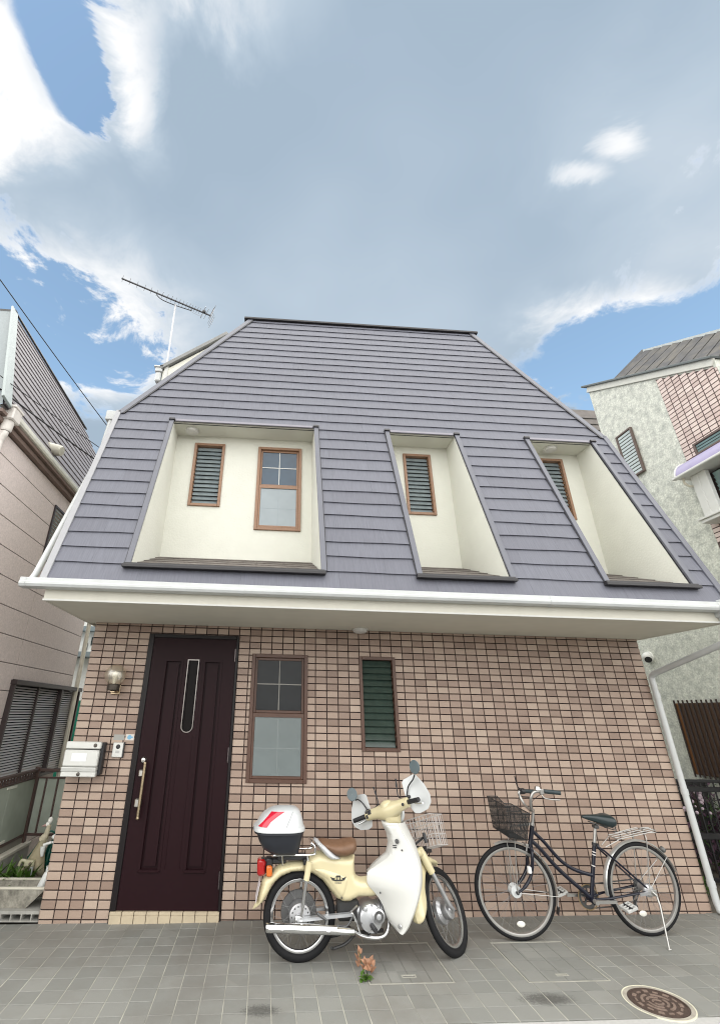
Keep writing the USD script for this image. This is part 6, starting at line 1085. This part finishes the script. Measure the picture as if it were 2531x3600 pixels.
for s in (-1, 1):
    ob(hb, 'grip', SP(tube([(0.748, s * 0.212, 0.956), (0.715, s * 0.345, 0.944)], [0.0175, 0.0165], 14)), blackr)
    ob(hb, 'lever', SP(tube(spline([(0.775, s * 0.20, 0.955), (0.80, s * 0.23, 0.95), (0.785, s * 0.30, 0.93), (0.76, s * 0.345, 0.92)], 4), 0.006, 8)), steel)
    gp_ = pl2((0.195, 1.105), (0.215, 1.122), (0.315, 1.138), (0.340, 1.130), (0.395, 1.045), (0.420, 0.965), (0.405, 0.915), (0.355, 0.880), (0.27, 0.868), (0.225, 0.878), (0.200, 0.93), (0.190, 1.02))
    m = prism(gp_ if s > 0 else pl2(*[(-a, b) for a, b in list(gp_.exterior.coords)[:-1]]), (0, 0, 0), X3, Y3, 1.0)
    def place(P): q = np.abs(P[:, 0]) - 0.30; return np.c_[0.795 - 1.1 * q ** 2 - 0.10 * (P[:, 1] - 1.0) + 0.004 * P[:, 2], P[:, 0], P[:, 1]]
    bp_ = inflate(gp_ if s > 0 else pl2(*[(-a, b) for a, b in list(gp_.exterior.coords)[:-1]]), 0.0025, 0.006, 0.014, E3, (1, 0, 0), (0, 1, 0))
    ob(moto, 'hand_guard', SP((place(np.c_[bp_[0][:, 0], bp_[0][:, 1], bp_[0][:, 2] / 0.004]), bp_[1])), mat('guard_white', (0.60, 0.615, 0.61), rough=0.25, var=0.02), smooth=50)
    mr = ob(moto, 'mirror', SP(lathe([(0.0, 0.028), (0.030, 0.024), (0.048, 0.010), (0.052, 0.0), (0.049, -0.003)], (0.705, s * 0.395 - (0.095 if s > 0 else 0), 1.165 - (0.03 if s > 0 else 0)), unit((1, s * 0.15, 0.05)), 24)), mat('mirror_shell', (0.10, 0.13, 0.14), rough=0.3))
    ob(mr, 'glass', SP(lathe([(0.0, 0.0015), (0.047, 0.001), (0.048, 0.0)], (0.7035, s * 0.3948 - (0.095 if s > 0 else 0), 1.165 - (0.03 if s > 0 else 0)), unit((-1, -s * 0.15, -0.05)), 24)), mat('mirror_glass', (0.85, 0.88, 0.9), rough=0.02, metal=1.0, var=0.01))
    ob(mr, 'stem', SP(tube(spline([(0.765, s * 0.205, 0.985), (0.765, s * 0.25, 1.06), (0.735, s * 0.33 - (0.06 if s > 0 else 0), 1.09), (0.715, s * 0.37 - (0.09 if s > 0 else 0), 1.115 - (0.03 if s > 0 else 0))], 4), 0.0055, 8)), blackp)
    ob(moto, 'screen_stay', SP(cat(tube(spline([(0.775, s * 0.225, 0.985), (0.785, s * 0.17, 0.995), (0.795, s * 0.125, 1.01), (0.80, s * 0.108, 1.03), (0.802, s * 0.112, 1.08), (0.805, s * 0.122, 1.145)], 4), 0.0045, 8), tube([(0.803, s * 0.114, 1.095), (0.804, s * 0.118, 1.12)], 0.008, 8), sphere((0.805, s * 0.123, 1.148), 0.009, 1), bbox(0.765, 0.79, s * 0.215 - 0.02, s * 0.215 + 0.02, 0.985, 1.005, 0.004))), blackp)
ob(moto, 'windscreen', SP(sheet([[(0.835 - 0.35 * v * v - 0.12 * (w - 1.0), v, w) for v in np.linspace(-0.21, 0.21, 11)] for w in np.linspace(0.99, 1.30, 6)], 0.002)), clear_mat('clear_screen', (0.985, 0.985, 0.985), 0.03, 1.10, 0.0), smooth=60)
ob(moto, 'headlight', SP(lathe([(0.075, 0.0), (0.080, 0.02), (0.074, 0.035), (0.0, 0.05)], (0.855, 0, 0.93), unit((1, 0, -0.1)), 28)), mat('lens_clear', (0.55, 0.57, 0.58), rough=0.08, spec=0.8))
# front basket of pale wire
bw = mat('basket_wire', (0.50, 0.47, 0.45), rough=0.35, var=0.05)
def cage(u0, u1, hv, w0, w1, tp, step, r, rh, rows):
    """the four walls and the floor of a wire basket that narrows by tp towards the floor"""
    def P(a, b, k): return np.array([(u0 + tp * (1 - k)) + (u1 - u0 - 2 * tp * (1 - k)) * a, (hv - tp * (1 - k)) * b, w0 + (w1 - w0) * k])
    walls = []
    for fix, n in (('f', int(2 * hv / step)), ('b', int(2 * hv / step)), ('l', int((u1 - u0) / step)), ('r', int((u1 - u0) / step))):
        ms = []
        for q in range(n + 1):
            t = q / n; f = {'f': lambda k: P(1, 2 * t - 1, k), 'b': lambda k: P(0, 2 * t - 1, k), 'l': lambda k: P(t, 1, k), 'r': lambda k: P(t, -1, k)}[fix]
            ms.append(tube([f(0), f(1)], r, 5))
        for k in rows:
            e = {'f': ((1, -1), (1, 1)), 'b': ((0, -1), (0, 1)), 'l': ((0, 1), (1, 1)), 'r': ((0, -1), (1, -1))}[fix]; ms.append(tube([P(*e[0], k), P(*e[1], k)], r * 1.15, 5))
        walls.append(cat(*ms))
    fl_ = [tube([P(t, -1, 0), P(t, 1, 0)], r, 5) for t in np.linspace(0, 1, int((u1 - u0) / step) + 1)] + [tube([P(0, t, 0), P(1, t, 0)], r, 5) for t in np.linspace(-1, 1, 5)]
    rim_ = tube([P(0, -1, 1), P(1, -1, 1), P(1, 1, 1), P(0, 1, 1)], rh, 6, closed=True)
    return walls, cat(*fl_), rim_
wl_, flo, rim_ = cage(1.075, 1.285, 0.190, 0.672, 0.888, 0.018, 0.032, 0.0028, 0.0044, (0.36, 0.70))
bk_ = ob(moto, 'basket', SP(rim_), bw)
for m in wl_: ob(bk_, 'wire_wall', SP(m), bw)
ob(bk_, 'wire_floor', SP(flo), bw)
ob(moto, 'basket_bracket', SP(cat(bar((0.93, 0, 0.69), (1.25, 0, 0.662), 0.03), bar((0.95, -0.06, 0.70), (1.07, -0.07, 0.74), 0.014), bar((0.95, 0.06, 0.70), (1.07, 0.07, 0.74), 0.014), bar((1.06, -0.08, 0.672), (1.06, 0.08, 0.672), 0.02), bar((1.15, -0.05, 0.665), (1.08, -0.05, 0.625), 0.010), tube([(1.055, -0.10, 0.70), (1.055, -0.10, 0.77)], 0.014, 8))), blackp, smooth=False)

# ------------------------------------------------------------------ bicycle, leaning on its side stand, front to the left
bx, by = 5.205, -0.440
BP, BB, BO = pose((bx, by, gz(bx, by)), math.pi + 0.04, 0.09, -0.012)
bike = thing('bicycle', 'dark blue city bicycle with front basket leaning on its side stand', 'bicycle', (bx, by, 0))
navy = mat('navy_paint', (0.005, 0.006, 0.014), rough=0.25, var=0.1, spec=0.4, coat=0.2)
silverb = mat('bike_silver', (0.42, 0.41, 0.39), rough=0.35, metal=0.8, var=0.05); fsil = mat('fender_silver', (0.66, 0.66, 0.64), rough=0.22, metal=0.75, var=0.04)
FC = (1.158, 0, 0.335); bt, br_, bs_ = wheel_parts(0.336, 0.308, 0.019, 0.030, 0.07, 36, 64)
HA = np.array([0.955, 0, 0.72]); hax = unit(np.array([-0.27, 0, 0.96])); RH = rot(hax, -0.12)
FP = lambda m: BP((HA + (np.asarray(m[0], float) - HA) @ RH.T, m[1]))
for nm, c, PP in (('front_wheel', FC, FP), ('rear_wheel', (0, 0, 0.335), BP)):
    wv = ob(bike, nm, PP(at(c, br_)), silverb); ob(wv, 'tyre', PP(at(c, bt)), rubber); ob(wv, 'spokes', PP(at(c, bs_)), spoke_m, kind='stuff')
    if nm == 'front_wheel':
        ob(wv, 'hub', PP(at(c, lathe([(0.0, -0.05), (0.012, -0.05), (0.014, -0.036), (0.042, -0.034), (0.046, -0.026), (0.034, 0.0), (0.046, 0.026), (0.042, 0.036), (0.014, 0.038), (0.012, 0.052), (0.0, 0.052)], E3, (0, 1, 0), 28))), mat('dynamo_white', (0.68, 0.70, 0.70), rough=0.3, metal=0.3))
        ob(wv, 'axle', PP(at(c, tube([(0, -0.06, 0), (0, 0.062, 0)], 0.013, 10))), blackp)
    else:
        ob(wv, 'hub', PP(at(c, lathe([(0.0, -0.055), (0.018, -0.055), (0.022, -0.035), (0.030, -0.03), (0.022, 0.0), (0.030, 0.03), (0.048, 0.04), (0.048, 0.058), (0.0, 0.060)], E3, (0, 1, 0), 28))), alum)
        ob(wv, 'sprocket', PP(at(c, lathe([(0.0, -0.06), (0.042, -0.06), (0.045, -0.052), (0.0, -0.05)], E3, (0, 1, 0), 24))), LK['dark_steel'])
    ob(wv, 'reflector', PP(at((c[0] - 0.012 if c[0] else 0.055, 0.012, 0.335 - 0.222 if c[0] else 0.335 - 0.175), sphere((0, 0, 0), 0.034, 2, (1.0, 0.25, 0.62)))), mat('white_reflector', (0.74, 0.73, 0.66), rough=0.25))
fr = []
ob(bike, 'head_tube', BP(tube([(0.934, 0, 0.800), (0.978, 0, 0.655)], 0.0185, 16)), navy)
ob(bike, 'top_tube', BP(tube(spline([(0.945, 0, 0.765), (0.850, 0, 0.682), (0.730, 0, 0.552), (0.632, 0, 0.487), (0.532, 0, 0.452), (0.447, 0, 0.432)], 6), 0.0145, 14)), navy)
ob(bike, 'down_tube', BP(tube(spline([(0.968, 0, 0.695), (0.891, 0, 0.630), (0.77, 0, 0.500), (0.648, 0, 0.395), (0.556, 0, 0.325), (0.495, 0, 0.272)], 6), 0.0168, 14)), navy)
ob(bike, 'seat_tube', BP(cat(tube([(0.384, 0, 0.655), (0.492, 0, 0.258)], 0.0155, 14), tube([(0.492, -0.04, 0.262), (0.492, 0.04, 0.262)], 0.023, 16))), navy)
ob(bike, 'white_band', BP(cat(*[tube([(0.384 + 0.108 * t, 0, 0.655 - 0.397 * t), (0.384 + 0.108 * (t + 0.02), 0, 0.655 - 0.397 * (t + 0.02))], 0.0162, 14) for t in (0.13, 0.18, 0.38)])), mat('band_pale', (0.55, 0.52, 0.50), rough=0.3))
for s in (-1, 1):
    ob(bike, 'seat_stay', BP(tube([(0.375, s * 0.018, 0.650), (0.33, s * 0.045, 0.618), (0.008, s * 0.064, 0.348)], 0.0082, 10)), navy)
    ob(bike, 'chain_stay', BP(tube([(0.480, s * 0.022, 0.270), (0.36, s * 0.05, 0.285), (0.008, s * 0.064, 0.330)], 0.0088, 10)), navy)
    ob(bike, 'fork_blade', FP(tube(spline([(0.982, s * 0.022, 0.640), (0.990, s * 0.046, 0.600), (1.008, s * 0.048, 0.50), (1.045, s * 0.050, 0.425), (1.105, s * 0.052, 0.365), (1.158, s * 0.052, 0.335)], 5), [0.013] * 20 + [0.009] * 6, 10)), navy)
    ob(bike, 'front_stay', FP(cat(tube([(1.158, s * 0.058, 0.335), (1.185, s * 0.03, 0.680)], 0.0028, 6), tube([(1.158, s * 0.058, 0.335), (0.812, s * 0.03, 0.308)], 0.0028, 6))), silverb)
    ob(bike, 'rear_stay', BP(cat(tube([(0.0, s * 0.068, 0.338), (-0.250, s * 0.03, 0.558)], 0.0028, 6))), silverb)
    ob(bike, 'rack_stay', BP(tube(spline([(0.0, s * 0.072, 0.345), (-0.05, s * 0.075, 0.65), (-0.06, s * 0.07, 0.72), (-0.065, s * 0.055, 0.74)], 4), 0.0038, 6)), silverb)
    ob(bike, 'rack_strut', BP(tube([(0.30, s * 0.025, 0.640), (0.19, s * 0.055, 0.700)], 0.0035, 6)), silverb)
ob(bike, 'fork_crown', FP(cat(tube([(0.972, 0, 0.66), (0.984, 0, 0.625)], 0.020, 14), bbox(0.972, 1.0, -0.05, 0.05, 0.615, 0.645, 0.008))), navy)
def fender(c, a0, a1, r, PP, nm):
    g = [[(c[0] + (r - 0.010 * (abs(v) / 0.024) ** 2) * math.cos(a), v, c[2] + (r - 0.010 * (abs(v) / 0.024) ** 2) * math.sin(a)) for v in np.linspace(-0.024, 0.024, 7)] for a in np.radians(np.linspace(a0, a1, 44))]
    return ob(bike, nm, PP(sheet(g, 0.0022)), fsil, smooth=60)
fender(FC, 68, 197, 0.354, FP, 'front_fender'); fender((0, 0, 0.335), -8, 163, 0.354, BP, 'rear_fender')
ob(bike, 'mud_flap', FP(obox((FC[0] + 0.36 * math.cos(math.radians(201)), 0, FC[2] + 0.36 * math.sin(math.radians(201))), unit((0.3, 0, -0.95)), Y3, unit((0.95, 0, 0.3)), 0.06, 0.045, 0.004, 0.001)), blackp, smooth=False)
ob(bike, 'rear_reflector', BP(cat(lathe([(0.0, 0.03), (0.022, 0.028), (0.026, 0.01), (0.020, 0.0)], (-0.240, 0, 0.600), unit((-0.75, 0, 0.55)), 16))), mat('dark_red_lens', (0.10, 0.10, 0.095), rough=0.2))
# carrier
rails = [tube(spline([(0.20, s * v, 0.705), (0.15, s * v, 0.712), (-0.10, s * v, 0.752), (-0.19, s * v * 0.6, 0.765)], 5), 0.0042, 8) for v in (0.055, 0.02) for s in (-1, 1)] + [tube([(u, -0.055, w), (u, 0.055, w)], 0.0036, 6) for u, w in ((0.20, 0.705), (0.05, 0.729), (-0.10, 0.752))] + [tube(spline([(-0.10, -0.055, 0.752), (-0.18, -0.05, 0.752), (-0.205, 0, 0.755), (-0.18, 0.05, 0.752), (-0.10, 0.055, 0.752)], 5), 0.0036, 6), tube(spline([(0.14, -0.045, 0.722), (-0.06, -0.045, 0.760), (-0.08, 0, 0.765), (-0.06, 0.045, 0.760), (0.14, 0.045, 0.722)], 5), 0.003, 6)]
ob(bike, 'rear_carrier', BP(cat(*rails)), silverb)
# saddle
sec = []
for u, hv, wt, wb in ((0.460, 0.004, 0.868, 0.862), (0.455, 0.014, 0.874, 0.854), (0.42, 0.021, 0.879, 0.842), (0.36, 0.028, 0.879, 0.825), (0.31, 0.045, 0.879, 0.808), (0.27, 0.068, 0.882, 0.794), (0.235, 0.086, 0.884, 0.786), (0.205, 0.088, 0.880, 0.795), (0.190, 0.074, 0.868, 0.812), (0.184, 0.03, 0.85, 0.83)):
    t = np.linspace(0, 2 * np.pi, 22, endpoint=False); cc_, sn = np.cos(t), np.sin(t)
    sec.append(np.c_[np.full(22, u), hv * np.sign(cc_) * np.abs(cc_) ** 0.75, (wt + wb) / 2 + (wt - wb) / 2 * np.sign(sn) * np.abs(sn) ** 0.8])
sdl = ob(bike, 'saddle', BP(loft(sec)), mat('saddle_green_black', (0.014, 0.024, 0.026), rough=0.32, var=0.15), smooth=60)
ob(sdl, 'spring', BP(cat(*[tube([(0.21 + 0.016 * math.cos(t * 0.9), s * 0.05 + 0.016 * math.sin(t * 0.9), 0.765 + 0.0018 * t) for t in np.linspace(0, 18, 40)], 0.003, 5) for s in (-1, 1)], *[tube([(0.22, s * 0.03, 0.775), (0.40, s * 0.012, 0.825)], 0.004, 6) for s in (-1, 1)], bbox(0.325, 0.365, -0.025, 0.025, 0.775, 0.80, 0.006))), LK['dark_steel'])
ob(bike, 'seat_post', BP(tube([(0.346, 0, 0.795), (0.388, 0, 0.640)], 0.0128, 14)), silverb)
ob(bike, 'seat_clamp', BP(cat(tube([(0.381, 0, 0.668), (0.387, 0, 0.645)], 0.019, 14), bbox(0.35, 0.378, -0.012, 0.012, 0.640, 0.662, 0.003))), blackp)
# drive
cr = ob(bike, 'crank', BP(cat(bar((0.492, 0.060, 0.266), (0.318, 0.070, 0.268), 0.022, 0.014, up=(0, 1, 0)), lathe([(0.0, 0.075), (0.016, 0.075), (0.018, 0.04), (0.018, 0.0)], (0.492, 0, 0.264), (0, 1, 0), 16))), silverb, smooth=False)
ob(bike, 'crank', BP(bar((0.492, -0.070, 0.266), (0.664, -0.070, 0.270), 0.022, 0.014, up=(0, 1, 0))), silverb, smooth=False)
for c in ((0.262, 0.125, 0.252), (0.690, -0.125, 0.272)):
    ex_ = unit((1, 0, -0.30)); ez_ = unit((0.30, 0, 1)); pd = ob(bike, 'pedal', BP(cat(*[obox(np.array(c) + ex_ * d, ex_, Y3, ez_, 0.016, 0.09, 0.022, 0.002) for d in (-0.040, 0.040)], *[obox(np.array(c) + Y3 * d, ex_, Y3, ez_, 0.094, 0.012, 0.020, 0.002) for d in (-0.045, -0.013, 0.013, 0.045)])), mat('pedal_white', (0.46, 0.46, 0.44), rough=0.35), smooth=False)
    ob(pd, 'core', BP(tube([np.array(c) - Y3 * 0.05, np.array(c) + Y3 * 0.05], 0.012, 10)), blackp)
ob(bike, 'chainring', BP(cat(lathe([(0.062, -0.003), (0.084, -0.003), (0.086, 0.0), (0.084, 0.003), (0.062, 0.003)], (0.492, -0.046, 0.264), (0, 1, 0), 40, closed=True), *[bar((0.492, -0.046, 0.264), (0.492 + 0.065 * math.cos(a), -0.046, 0.264 + 0.065 * math.sin(a)), 0.014, 0.005, up=(0, 1, 0)) for a in np.linspace(0.3, 6.58, 6)[:-1]])), LK['dark_steel'], smooth=False)
ob(bike, 'ring_guard', BP(lathe([(0.086, -0.002), (0.093, -0.002), (0.093, 0.002), (0.086, 0.002)], (0.492, -0.036, 0.264), (0, 1, 0), 40, closed=True)), mat('guard_bronze', (0.34, 0.25, 0.14), rough=0.35, metal=0.7))
ob(bike, 'chain', BP(cat(bar((0.50, -0.046, 0.348), (0.0, -0.055, 0.378), 0.008, 0.007), bar((0.50, -0.046, 0.180), (0.06, -0.055, 0.195), 0.008, 0.007), bar((0.06, -0.055, 0.195), (0.0, -0.055, 0.29), 0.008, 0.007))), LK['dark_steel'], smooth=False)
ob(bike, 'derailleur', BP(cat(bar((0.0, -0.07, 0.32), (0.055, -0.062, 0.25), 0.022), bar((0.055, -0.062, 0.25), (0.065, -0.058, 0.175), 0.014), lathe([(0, -0.004), (0.024, -0.004), (0.026, 0.0), (0.024, 0.004), (0, 0.004)], (0.065, -0.055, 0.18), (0, 1, 0), 14))), LK['dark_steel'], smooth=False)
ob(bike, 'rear_brake', BP(cat(lathe([(0.0, 0.0), (0.040, 0.0), (0.043, 0.018), (0.030, 0.026), (0.0, 0.028)], (0.0, 0.045, 0.335), (0, 1, 0), 24), bar((0.0, 0.075, 0.325), (0.10, 0.075, 0.315), 0.022, 0.008, up=(0, 1, 0)))), alum)
ob(bike, 'front_brake', FP(cat(bbox(1.005, 1.03, -0.04, 0.04, 0.655, 0.672, 0.005), bar((1.02, -0.035, 0.66), (1.03, -0.032, 0.62), 0.01), bar((1.02, 0.035, 0.66), (1.03, 0.032, 0.62), 0.01))), silverb)
ob(bike, 'lamp', FP(bbox(1.025, 1.055, 0.052, 0.085, 0.475, 0.525, 0.008)), mat('lamp_white', (0.70, 0.70, 0.68), rough=0.3), smooth=False)
# side stand: down to where its foot rests on the tiles
foot = (np.array([5.147, -0.687, gz(5.147, -0.687) + 0.006]) - BO) @ BB.T
ob(bike, 'side_stand', BP(cat(tube([(-0.012, 0.075, 0.335), (-0.040, 0.085, 0.310)], 0.010, 8), tube(np.array([(-0.040, 0.085, 0.310), (-0.042, 0.10, 0.245), foot]), [0.0085, 0.0085, 0.006], 10), tube([foot - [0.012, 0, 0], foot + [0.012, 0, 0]], 0.007, 8), bbox(-0.06, 0.02, 0.062, 0.074, 0.300, 0.345, 0.004))), silverb)
# handlebar
stem = ob(bike, 'stem', BP(cat(tube([(0.936, 0, 0.79), (0.906, 0, 0.925)], 0.0125, 14), tube([(0.938, 0, 0.805), (0.934, 0, 0.82)], 0.021, 14))), silverb)
bl = spline([(0.905, 0, 0.915), (0.95, 0.06, 0.925), (1.01, 0.15, 0.965), (1.030, 0.195, 1.045), (1.005, 0.205, 1.098), (0.95, 0.212, 1.112), (0.90, 0.22, 1.112), (0.86, 0.226, 1.110)], 6)
brr = spline([(0.905, 0, 0.915), (0.895, -0.06, 0.90), (0.895, -0.14, 0.915), (0.905, -0.19, 0.965), (0.912, -0.200, 1.005), (0.89, -0.205, 1.018), (0.85, -0.212, 1.016), (0.82, -0.216, 1.014)], 6)
ob(bike, 'handlebar', BP(cat(tube(bl, 0.0112, 12), tube(brr, 0.0112, 12))), silverb)
for g0, g1, s in (((0.915, 0.218, 1.112), (0.785, 0.245, 1.106), 1), ((0.865, -0.208, 1.017), (0.745, -0.235, 1.008), -1)):
    g0, g1 = np.array(g0), np.array(g1)
    ob(bike, 'grip', BP(tube([g0, g1], 0.0165, 14)), mat('grip_green_black', (0.018, 0.030, 0.034), rough=0.5))
    ob(bike, 'brake_lever', BP(cat(tube(spline([g0 + (0.03, 0, -0.01), g0 + (0.015, 0.02 * s, -0.045), g0 + (-0.05, 0.03 * s, -0.055), g1 + (0.02, 0.015 * s, -0.05)], 4), 0.0045, 8), bbox(g0[0] + 0.005, g0[0] + 0.04, g0[1] - 0.018, g0[1] + 0.018, g0[2] - 0.022, g0[2] + 0.018, 0.006))), silverb if s > 0 else blackp)
    ob(bike, 'brake_cable', BP(tube(spline([g0 + (0.03, 0, -0.02), g0 + (0.09, -0.05 * s, -0.09), (0.985, s * 0.06, 0.88), (0.965, s * 0.03, 0.79)], 6), 0.0024, 6)), blackp)
ob(bike, 'bell', BP(lathe([(0.0, 0.030), (0.018, 0.026), (0.026, 0.012), (0.027, 0.0)], (0.965, 0.21, 1.122), Z3, 18)), chromem)
ob(bike, 'shifter', BP(cat(tube([(0.89, -0.205, 1.017), (0.855, -0.21, 1.016)], 0.025, 12), tube(spline([(0.885, -0.205, 1.03), (0.915, -0.205, 1.06), (0.928, -0.205, 1.14)], 4), 0.005, 6))), blackp)
# mesh basket: side walls follow the dipped rim
bkm = mat('basket_mesh', (0.020, 0.020, 0.020), rough=0.5)
side_o = pl2((1.245, 0.990), (1.150, 0.990), (1.095, 0.932), (1.030, 0.930), (1.070, 0.730), (1.200, 0.728), (1.230, 0.750))
hvb = lambda w: 0.130 + 0.025 * np.clip((w - 0.73) / 0.26, 0, 1)
def clipw(ln): r = ln.intersection(side_o); return [np.array(g.coords) for g in (r.geoms if hasattr(r, 'geoms') else [r]) if g.length > 0.01] if not r.is_empty else []
bsk = ob(bike, 'basket', BP(cat(*[tube([(u, s * hvb(w), w) for u, w in np.array(side_o.exterior.coords)[[0, 1, 2, 3]]], 0.0042, 6) for s in (-1, 1)], tube([(1.245, -0.155, 0.99), (1.245, 0.155, 0.99)], 0.0042, 6), tube([(1.03, -0.15, 0.93), (1.03, 0.15, 0.93)], 0.0042, 6))), bkm)
WS, WR = 0.0092, 0.0015
for s in (-1, 1):
    ms = []
    for k in np.arange(0.99, 1.27, WS):
        for c in clipw(LineString([(k + 0.012, 0.70), (k - 0.006, 1.02)])): ms.append(tube([(u, s * hvb(w), w) for u, w in c], WR, 3))
    for k in np.arange(0.733, 1.0, WS):
        for c in clipw(LineString([(0.9, k), (1.35, k)])): ms.append(tube([(u, s * hvb(w), w) for u, w in c], WR, 3))
    ob(bsk, 'mesh_wall', BP(cat(*ms)), bkm)
    bands = [tube([(u, s * (hvb(w) + 0.001), w) for u, w in c], 0.0028, 5) for k in (0.78, 0.84, 0.90, 0.95) for c in clipw(LineString([(0.9, k), (1.35, k)]))] + [tube([(u, s * (hvb(w) + 0.001), w) for u, w in c], 0.0028, 5) for k in (1.07, 1.12, 1.17) for c in clipw(LineString([(k, 0.65), (k, 1.02)]))]
    ob(bsk, 'band', BP(cat(*bands)), bkm)
def pwall(f, n1, n2): return cat(*[tube([f(a, 0), f(a, 1)], WR, 3) for a in np.linspace(0, 1, n1)], *[tube([f(0, b), f(1, b)], WR, 3) for b in np.linspace(0, 1, n2)])
ob(bsk, 'mesh_wall', BP(pwall(lambda a, b: (1.230 + 0.015 * b, (2 * a - 1) * hvb(0.755 + 0.235 * b), 0.755 + 0.235 * b), 32, 26)), bkm)
ob(bsk, 'mesh_wall', BP(pwall(lambda a, b: (1.070 - 0.040 * b, (2 * a - 1) * hvb(0.73 + 0.20 * b), 0.73 + 0.20 * b), 32, 22)), bkm)
ob(bsk, 'mesh_floor', BP(pwall(lambda a, b: (1.070 + 0.150 * b, (2 * a - 1) * 0.13, 0.73 if b < 0.8 else 0.73 + 0.12 * (b - 0.8)), 28, 17)), bkm)
ob(bike, 'basket_stay', FP(cat(bar((0.935, 0, 0.815), (1.055, 0, 0.80), 0.016), bar((1.09, -0.08, 0.722), (1.09, 0.08, 0.722), 0.012), *[tube([(1.158, s * 0.062, 0.335), (1.13, s * 0.07, 0.722)], 0.0035, 6) for s in (-1, 1)])), silverb)
